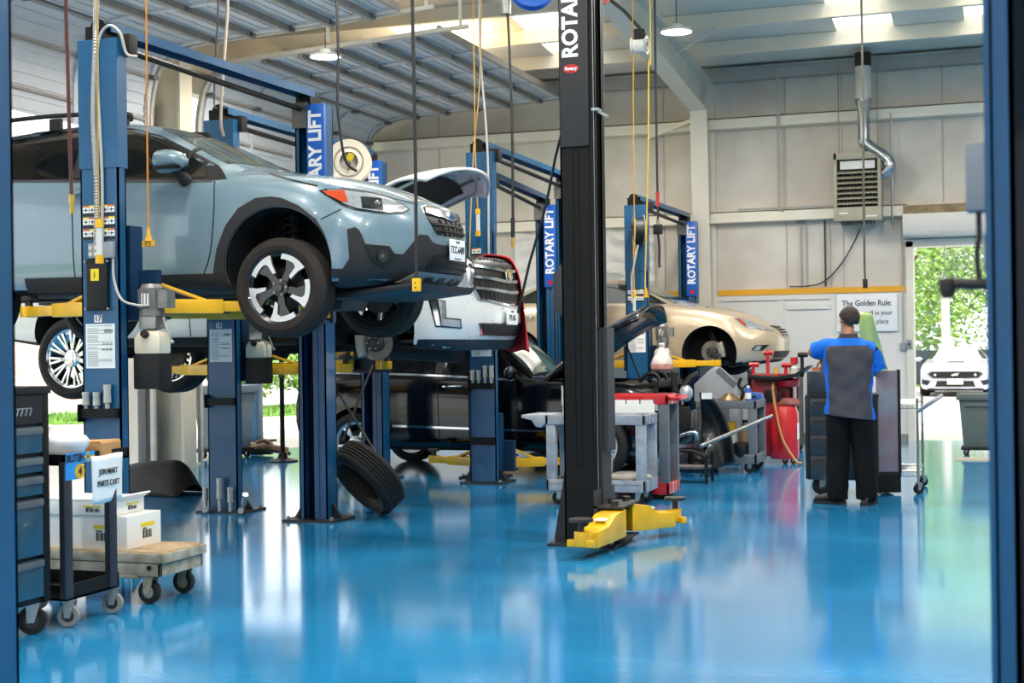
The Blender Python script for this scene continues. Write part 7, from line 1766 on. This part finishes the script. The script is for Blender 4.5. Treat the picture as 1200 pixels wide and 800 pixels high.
def tree(label, loc, h, r, n, size, m, seed, cat='tree', trunk=.16, name='tree', group=None, zc=.62, branches=6):
    t = thing(name, label, cat, loc, 0, group)
    b = MB(); rnd = random.Random(seed)
    b.tube([(0, 0, -.1), (.05, .02, h*.25), (-.04, .05, h*.45), (.05, 0, h*.75)], [trunk, trunk*.4], 8, sm=3)
    for k in range(branches):
        a = rnd.uniform(0, 6.3); z0 = h*rnd.uniform(.15, .5); L = r[0]*rnd.uniform(.5, .9)
        b.tube([(0, 0, z0), (L*.5*cos(a), L*.5*sin(a), z0+h*.12), (L*cos(a), L*sin(a), z0+h*rnd.uniform(.1, .3))], [trunk*.4, trunk*.1], 6, sm=3)
    b.build('trunk', BARK, t)
    b = MB(); crown(b, (0, 0, h*zc), (r[0], r[1], h*r[2]), n, size, seed+1); b.build('foliage', m, t, smooth=0)
    return t
tree('bright green tree filling the left of the drive-through doorway', (-3.6, 50, 0), 9, (4.2, 4, .55), 9000, .11, LEAF1, 21, zc=.5)
tree('mid green tree behind the white sports car', (.2, 54, 0), 11, (5, 4, .5), 9000, .12, LEAF2, 22, zc=.48)
tree('grey-green tree beyond the pole at the right of the doorway', (1.6, 49, 0), 8, (3.0, 3, .5), 6000, .09, LEAF3, 23, zc=.5)
tree('tall pale tree rising far behind the doorway trees', (-5.6, 60, 0), 13, (5, 5, .5), 5000, .26, LEAF3, 24, zc=.5)
t = thing('fence', 'low dark fence behind the white sports car', 'fence', (-1.2, 47.6, 0)); MB().box(-5, 5, -.03, .03, -.02, 1.15).build('fence_panel', mat('dark_fence', '#3a4650', .7, 0, .2, 2), t)
for k, x in enumerate((-4, -2, 0, 2, 4)): MB().box(x-.05, x+.05, -.08, -.02, -.02, 1.25).build('fence_post', DSTEEL, t)
o = MB().box(-9, 9, 47, 60, -.02, .04).build('verge', GRASSM, smooth=0); o['kind'] = 'structure'
t = thing('pole', 'white pole standing outside behind the white sports car', 'pole', (-1.86, 45.5, 0)); MB().cyl((0, 0, -.05), (.0, 0, 3.1), .13, .12, n=16).build('pole_shaft', mat('white_pole', '#d9d3c8', .6, 0, .1), t); MB().cyl((0, 0, -.05), (0, 0, .1), .2, n=16).build('pole_base', DSTEEL, t)

# left side: hedge, grass and brick building seen through the lift doors
for k, (x, y) in enumerate(((-18.0, 30.3), (-16.6, 32.0), (-15.2, 34.0), (-13.8, 36.4))):
    t = tree(['yellow-green hedge shrub nearest the brick building, beyond the far door', 'second hedge shrub from the brick building, beyond the far door', 'third hedge shrub from the brick building, beyond the far door', 'last hedge shrub from the brick building, beyond the far door'][k], (x, y, 0), 2.6, (1.5, 1.5, .5), 9000, .075, LEAF1, 40+k, cat='shrub', trunk=.05, name='hedge_shrub', group='hedge shrubs outside the lift doors', zc=.6, branches=14)
def tuft(b, x0, x1, n, seed):
    rnd = random.Random(seed)
    for _ in range(n):
        t = rnd.random(); s = rnd.random(); x = x0[0]+(x1[0]-x0[0])*t+rnd.uniform(-1, 1)*1.6; y = x0[1]+(x1[1]-x0[1])*t+rnd.uniform(-1, 1)*1.2
        h = rnd.uniform(.06, .2); a = rnd.uniform(0, 6.3); d = V((cos(a), sin(a), 0))*.02
        b.f([b.v((x-d.x, y-d.y, .0)), b.v((x+d.x, y+d.y, .0)), b.v((x+d.y*3, y+d.x*3, h))])
b = MB(); tuft(b, (-22, 23.2), (-13.2, 33.5), 9000, 5); o = b.build('grass_blades', leafmat('verge_grass', '#9fc465', '#5c8a34', 2), smooth=0); o['kind'] = 'stuff'; o['label'] = 'green grass strip outside the lift doors'; o['category'] = 'grass'
b = MB(); b.box(-40, -17.5, -30, 18, -.02, .015); o = b.build('verge_yard', GRASSM, smooth=0); o['kind'] = 'structure'
b = MB(); b.prism([(-24, 22.5), (-20.6, 21.8), (-12.0, 32.2), (-13, 37), (-16, 37)], 'z', -.02, .015); o = b.build('verge_left', GRASSM, smooth=0); o['kind'] = 'structure'
m = bpy.data.materials.new('pale_pink_brick'); m.use_nodes = True; nt = m.node_tree; bk = nt.nodes.new('ShaderNodeTexBrick')
bk.inputs['Color1'].default_value = (*lin('#d9b8aa'), 1); bk.inputs['Color2'].default_value = (*lin('#e3c9bc'), 1); bk.inputs['Mortar'].default_value = (*lin('#efe7df'), 1); bk.inputs['Scale'].default_value = 1.; bk.inputs['Brick Width'].default_value = .4; bk.inputs['Row Height'].default_value = .2; bk.inputs['Mortar Size'].default_value = .018
tc = nt.nodes.new('ShaderNodeTexCoord'); mp = nt.nodes.new('ShaderNodeMapping'); mp.inputs['Rotation'].default_value = (radians(90), 0, 0)
nt.links.new(tc.outputs['Object'], mp.inputs[0]); nt.links.new(mp.outputs[0], bk.inputs[0]); nt.links.new(bk.outputs[0], nt.nodes['Principled BSDF'].inputs['Base Color']); nt.nodes['Principled BSDF'].inputs['Roughness'].default_value = .9
t = thing('brick_building', 'pale pink brick building across the yard, seen past the hanging chrome wheel', 'building', (-27, 33, 0), radians(28))
MB().box(-9, 3.2, 0, 6, -.02, 4.2).build('brick_wall', m, t, smooth=0); MB().box(-9.2, 3.4, -.2, 6.2, 4.2, 4.5).build('parapet', PAVE, t, smooth=0)
for x in (-5, -2): w_ = MB().box(x-.6, x+.6, -.02, .02, 1.2, 2.6).build('window', WHITE, t); MB().box(x-.52, x+.52, -.03, -.02, 1.28, 2.52).build('pane', GLASSD, w_)
# parked car nose beyond the near door (only its flank shows by the chest)
# ---- white sports coupe facing the door
MUS = dict(nose=.93, tail=-3.75, tail0=-3.2, nose0=.3,
 w=[(-3.75, .8), (-2.7, .93), (-1.5, .92), (-.3, .915), (.4, .91), (.93, .86)],
 zb=[(-3.75, .4), (-2.7, .2), (.2, .2), (.93, .17)],
 zs=[(-3.75, .98), (-2.4, .95), (-.7, .9), (.2, .86), (.6, .8), (.93, .70)],
 ins=[(-3.75, .08), (-.3, .06), (.4, .08), (.93, .1)],
 zt=[(-3.75, 1.02), (-3.0, 1.12), (-2.3, 1.27), (-1.7, 1.32), (-1.35, 1.28), (-.95, 1.1), (-.6, .97), (-.3, .94), (.3, .9), (.7, .84), (.93, .77)],
 roofw=[(-3.75, .6), (-2.5, .5), (-1.3, .54), (-.6, .66), (.93, .7)],
 cab=[(-3.75, 0), (-3.4, 0), (-3.0, 1), (-.75, 1), (-.55, .5), (-.4, 0), (.93, 0)],
 bow=[(-3.75, -.15), (-3, 0), (-1.4, .12), (-.6, .2), (0, .06), (.5, .08), (.93, .2)],
 nose_prof=[(.15, .0), (.3, .03), (.45, .04), (.6, .0), (.75, .05)], tail_prof=[(.2, .1), (.6, 0), (1.0, .05)], n=48)
must = thing('sports_car', 'white sports coupe parked outside, facing the drive-through door', 'car', (-1.37, 39.75, -.015), -pi/2)
WHITE2 = mat('white_coupe_paint', '#bdbdca', .3, 0, .03, 3, coat=.8)
mb_, mbv = finish_body(MUS, WHITE2, must, [(0, .33, .37), (-2.72, .33, .37)], under_z=.25)
for x in (0, -2.72):
    for s in (-1, 1): wheel(must, (x, s*.8, .33), .335, .24, .24, W5, s)
patch(mbv, [(-.62, -.64), (-.56, 0), (-.62, .64), (-1.25, .48), (-1.32, 0), (-1.25, -.48)], 'z', 1, 'windscreen', mat('bright_windscreen', '#c9d2da', .05, 0, .2, 3, spec=.8), must, off=.006)
patch(mbv, [(-.62, .665), (0, .672), (.62, .665), (.7, .6), (.58, .49), (0, .475), (-.58, .49), (-.7, .6)], 'x', 1, 'grille', mat('coupe_grille', '#54565c', .4), must, off=.006)
patch(mbv, [(-.57, .65), (.57, .65), (.64, .6), (.54, .505), (-.54, .505), (-.64, .6)], 'x', 1, 'grille_mesh', mat('grille_mesh', '#1a1a1b'), must, off=.012)
patch(mbv, [(-.11, .575), (-.05, .6), (.02, .615), (.08, .63), (.11, .62), (.09, .60), (.06, .585), (.08, .55), (.04, .57), (-.02, .565), (-.08, .545), (-.06, .57)], 'x', 1, 'emblem', CHROME, must, off=.022, step=.2)
for s in (-1, 1):
    patch(mbv, [(s*.68, .70), (s*.80, .72), (s*.83, .68), (s*.72, .655)], 'x', 1, 'headlight', LENS, must, off=.008)
    patch(mbv, [(s*.46, .58), (s*.5, .62), (s*.54, .58), (s*.5, .54)], 'x', 1, 'fog_ring', LENS, must, off=.018, step=.2)
    patch(mbv, [(s*.62, .42), (s*.84, .46), (s*.84, .34), (s*.7, .3)], 'x', 1, 'side_intake', GRILLEB, must, off=.008)
    both_m = patch(mbv, [(s*.45, .40), (s*.6, .28), (s*.72, .22), (s*.66, .22), (s*.5, .26)], 'x', 1, 'bumper_blade', WHITE2, must, off=.03, step=.2)
    b = MB(); b.ball((-.72, s*1.0, .97), .085, 14, (.7, 1.2, .75)); m_ = b.build('mirror', WHITE2, must); MB().tube([(-.68, s*.82, .9), (-.7, s*.92, .94)], .03, 8).build('mirror_foot', BLACK, m_)
patch(mbv, [(-.45, .42), (.45, .42), (.52, .27), (-.52, .27)], 'x', 1, 'lower_intake', GRILLEB, must, off=.008)
patch(mbv, [(-.7, .215), (.7, .215), (.7, .185), (-.7, .185)], 'x', 1, 'splitter', BLACK, must, off=.03, step=.3)
MB().box(.93, .96, -.2, .2, .33, .48).build('licence_plate', PLATEM, must, bevel=.004)
patch(mbv, [(.15, -.22), (.3, -.2), (.3, .2), (.15, .22)], 'z', 1, 'bonnet_scoop', GRILLEB, must, off=.012, step=.3)
both(mbv, [(-2.9, -.7, 1.0), (-.8, -.7, .97), (-1.3, -.6, 1.2), (-1.9, -.55, 1.25), (-2.5, -.6, 1.15)], 90, 'side_window', GLASSD, must, off=.006)
# LED discs hanging from the purlins, with their lamps, and added unseen fill lights
LEDW = mat('led_diffuser', '#ffffff', .5, 0, 0, emit=14)
def led(x, y, label, tint=(1, .94, .86), power=170, z=None, up=0.):
    z = z or roofz(y)-.34
    t = thing('ceiling_light', label, 'light', (x, y, z), group=None)
    MB().lathe([(.0, .1), (.06, .1), (.08, .05), (.19, .03), (.2, .0), (.19, 0), (.185, .012), (0, .012)], n=24).build('housing', WHITE, t)
    MB().cyl((0, 0, .004), (0, 0, .012), .18, n=24).build('diffuser', LEDW, t)
    MB().tube([(0, 0, .1), (0, 0, roofz(y)-z-.1)], .006, 6).build('cable', DSTEEL, t)
    l = bpy.data.lights.new('lamp', 'AREA'); l.shape = 'DISK'; l.size = .36; l.energy = power; l.color = tint
    lo = bpy.data.objects.new('lamp', l); COL.objects.link(lo); lo.parent = t; lo.location = (0, 0, -.01)
    if up:  # added upward fill in the unseen fixtures, brightens the roof
        l = bpy.data.lights.new('added_uplight', 'AREA'); l.shape = 'DISK'; l.size = .3; l.energy = power*up; l.color = (1, .88, .72) if up < 1 else tint
        lo = bpy.data.objects.new('added_uplight', l); COL.objects.link(lo); lo.parent = t; lo.location = (0, 0, .11); lo.rotation_euler = (pi, 0, 0)
    return t
led(-3.81, 17.13, 'bright round ceiling light beside the white rafter', z=5.3)
led(-8.02, 16.0, 'round ceiling light under the open overhead doors', z=5.12)
led(-7.35, 18.6, 'unseen warm light added above the raised far overhead door', (1, .66, .25), 45, z=5.62, up=1.)  # added out of sight to tint the roof liner warm
for x, y in ((-1.5, 14.5), (-5.2, 11.5), (-1.2, 9.5), (-5.2, 6.8), (-8.5, 9.5), (2.2, 17), (2.2, 10), (-1.5, 4.5), (2.5, 4), (-7, 2), (-2, -2), (3.5, -3), (-7, -5), (-2, -8), (4, -9)):
    led(x, y, 'unseen round fill light added above the shop floor', up=.4, z=roofz(y)-.9)['group'] = 'unseen fill lights added over the rest of the shop'  # unseen lamps added to fill the shop with light
# ------------------------------------------------------------------ camera, world, light
cam = bpy.data.cameras.new('camera'); co = bpy.data.objects.new('camera', cam); COL.objects.link(co)
yaw, rl, pt_ = radians(19.3), .0135, 4/1667
Fv = V((-sin(yaw)*cos(pt_), cos(yaw)*cos(pt_), sin(pt_))); R0 = V((cos(yaw), sin(yaw), 0)); U0 = R0.cross(Fv)
Rv = cos(rl)*R0-sin(rl)*U0; Uv = sin(rl)*R0+cos(rl)*U0
co.matrix_world = Matrix(((Rv.x, Uv.x, -Fv.x, 0), (Rv.y, Uv.y, -Fv.y, 0), (Rv.z, Uv.z, -Fv.z, 1.5), (0, 0, 0, 1)))
cam.sensor_width = 36; cam.lens = 36*1667/1200; cam.clip_start = .05; cam.clip_end = 300
cam.dof.use_dof = True; cam.dof.focus_distance = 11.5; cam.dof.aperture_fstop = 4.0
SC.camera = co
w = bpy.data.worlds.new('sky'); SC.world = w; w.use_nodes = True
bg = w.node_tree.nodes['Background']; bg.inputs[0].default_value = (.95, .98, 1, 1); bg.inputs[1].default_value = 2.2
sun = bpy.data.lights.new('sun', 'SUN'); sun.energy = 5.5; sun.angle = radians(3); sun.color = (1, .96, .88)
so = bpy.data.objects.new('sun', sun); COL.objects.link(so)
so.rotation_euler = V((.32, -.3, .9)).to_track_quat('Z', 'Y').to_euler()
v = SC.view_settings; v.view_transform = 'Standard'; v.look = 'None'; v.exposure = -.16; v.gamma = 1; v.use_curve_mapping = False
SC.cycles.max_bounces = 10; SC.cycles.diffuse_bounces = 5; SC.cycles.glossy_bounces = 5; SC.cycles.transmission_bounces = 6; SC.cycles.transparent_max_bounces = 8
SC.cycles.use_denoising = True; SC.cycles.sample_clamp_indirect = 8; SC.cycles.caustics_reflective = False; SC.cycles.caustics_refractive = False
